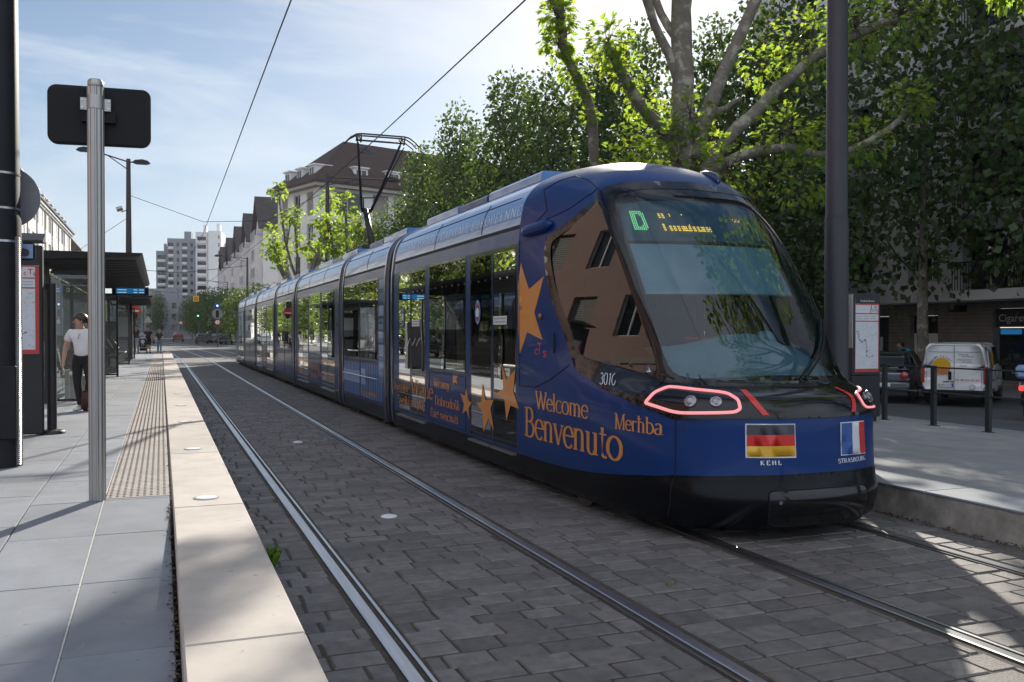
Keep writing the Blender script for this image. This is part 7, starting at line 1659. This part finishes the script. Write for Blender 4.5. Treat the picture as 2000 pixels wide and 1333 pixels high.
def dense_tree(label, x, y, h, kind, rz, sc=1.0, z=-.1, group='dense dark trees along the right of the line', m='leaf_dark'):
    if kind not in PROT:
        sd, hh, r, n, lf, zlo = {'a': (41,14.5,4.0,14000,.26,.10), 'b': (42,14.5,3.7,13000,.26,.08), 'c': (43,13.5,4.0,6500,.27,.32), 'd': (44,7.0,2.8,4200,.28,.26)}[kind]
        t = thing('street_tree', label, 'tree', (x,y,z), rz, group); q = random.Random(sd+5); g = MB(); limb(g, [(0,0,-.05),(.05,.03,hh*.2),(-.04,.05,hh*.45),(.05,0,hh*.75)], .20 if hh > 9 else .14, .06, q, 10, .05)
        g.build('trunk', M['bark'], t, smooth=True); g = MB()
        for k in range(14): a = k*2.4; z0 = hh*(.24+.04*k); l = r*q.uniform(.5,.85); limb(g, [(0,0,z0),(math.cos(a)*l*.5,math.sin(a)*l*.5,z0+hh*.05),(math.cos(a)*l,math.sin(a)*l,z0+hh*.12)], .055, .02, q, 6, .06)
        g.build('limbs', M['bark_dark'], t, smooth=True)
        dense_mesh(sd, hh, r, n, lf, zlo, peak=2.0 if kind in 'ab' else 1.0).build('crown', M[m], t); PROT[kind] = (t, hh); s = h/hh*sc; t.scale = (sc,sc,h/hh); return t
    p, hh = PROT[kind]; t = copy_tree(p); t.location = (x,y,z); t.rotation_euler = (0,0,rz); t.scale = (sc,sc,h/hh); t['label'] = label; t['group'] = group
    for c in t.children:
        if c.name.startswith('crown') and m != 'leaf_dark' and c.material_slots: c.material_slots[0].link = 'OBJECT'; c.material_slots[0].material = M[m]
    return t
DT = [('dense dark tree with a tall pointed crown, second clump right of the corner building roof', 20.0, 62.5, 16.6, 'a', 0, 1.0), ('dark green tree farthest left of the dense row, against the brown roof', 19.5, 70.5, 15.6, 'b', 1, 1.1), ('tallest dense dark tree in the middle of the row behind the tram', 20.4, 53.5, 17.0, 'b', 2, 1.15), ('dense dark tree behind the leaning bare limb', 20.8, 48.0, 15.6, 'a', 3, .95), ('dense dark tree behind the nearest plane tree trunk', 21.5, 43.0, 15.6, 'b', 4, 1.1), ('dense dark tree between the leaning bare limb and the nearest plane tree trunk', 24.5, 44.5, 17.4, 'a', 2.2, 1.0),
      ('dense dark tree right of the nearest plane tree trunk, against the bright sky', 25.0, 37.5, 15.8, 'b', 3.3, .9), ('dark street tree left of the big mast on the right, before the apartment building', 23.4, 31.0, 14.6, 'a', 5, 1.1), ('dark street tree with a mottled trunk behind the white van', 24.0, 23.7, 14.6, 'c', 1.3, 1.05), ('dark street tree at the right edge of the picture before the balconies', 24.2, 17.4, 14.0, 'c', 2.6, 1.0), ('dark street tree outside the right edge of the picture', 24.0, 10.5, 14.0, 'c', 3.9, 1.0)]
for a in DT: dense_tree(*a)
dense_tree('lighter green tree below the roof dormers, right of the pantograph', 16.5, 69, 10.6, 'c', 2.0, .85, m='leaf_mid'); dense_tree('lighter green tree beside the pale corner building, left of the dense row', 15.2, 78, 10.0, 'c', 4.0, .85, m='leaf_mid'); dense_tree('light green tree low behind the tram roof by the mast', 13.2, 60, 8.2, 'c', 5.0, .7, m='leaf_mid')
GF = 'rounded street trees along the far street'
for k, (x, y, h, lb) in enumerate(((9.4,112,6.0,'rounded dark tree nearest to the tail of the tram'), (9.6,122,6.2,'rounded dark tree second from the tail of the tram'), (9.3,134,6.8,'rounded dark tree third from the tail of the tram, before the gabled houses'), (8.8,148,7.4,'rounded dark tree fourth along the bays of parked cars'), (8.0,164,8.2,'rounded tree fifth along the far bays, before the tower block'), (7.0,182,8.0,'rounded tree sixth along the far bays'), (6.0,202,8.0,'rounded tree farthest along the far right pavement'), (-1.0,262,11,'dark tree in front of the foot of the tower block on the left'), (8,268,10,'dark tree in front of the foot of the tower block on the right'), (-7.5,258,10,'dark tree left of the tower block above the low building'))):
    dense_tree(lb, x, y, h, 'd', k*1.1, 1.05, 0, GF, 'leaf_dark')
GL_ = 'street trees along the left pavement'
for k, (y, h) in enumerate(((170,7.2),(42,8.4),(52,8.0),(64,7.6),(78,7.4),(92,7.4),(106,7.2),(121,7.4),(137,7.2),(153,7.4))):
    dense_tree(('leafy tree at the very far end of the left pavement row', 'leafy tree on the left pavement, nearest of its row', 'leafy tree on the left pavement, second along the row', 'leafy tree on the left pavement, third along the row', 'leafy tree on the left pavement, fourth along the row', 'leafy tree on the left pavement, fifth along the row', 'leafy tree on the left pavement before the white block, sixth along the row', 'leafy tree on the left pavement, seventh along the row', 'leafy tree on the left pavement, eighth along the row', 'leafy tree on the left pavement, second from the far end of the row')[k], -11.2, y, h, 'd', k*.9, 1.0, .05, GL_, 'leaf_mid')
# ---------------------------------------------------------------- the faint summer haze between here and the far towers
b = MB(); b.box(-950, 950, -450, 2550, -2.0, 60)
hz_m = bpy.data.materials.new('haze'); hz_m.use_nodes = True; hn = hz_m.node_tree.nodes; hn.clear()
ho = hn.new('ShaderNodeOutputMaterial'); hv = hn.new('ShaderNodeVolumePrincipled'); hv.inputs['Color'].default_value = (.86, .92, 1.0, 1); hv.inputs['Density'].default_value = .00014; hv.inputs['Anisotropy'].default_value = .2
hz_m.node_tree.links.new(hv.outputs['Volume'], ho.inputs['Volume'])
tag(b.build('haze', hz_m), 'faint pale haze along the street', kind='stuff')
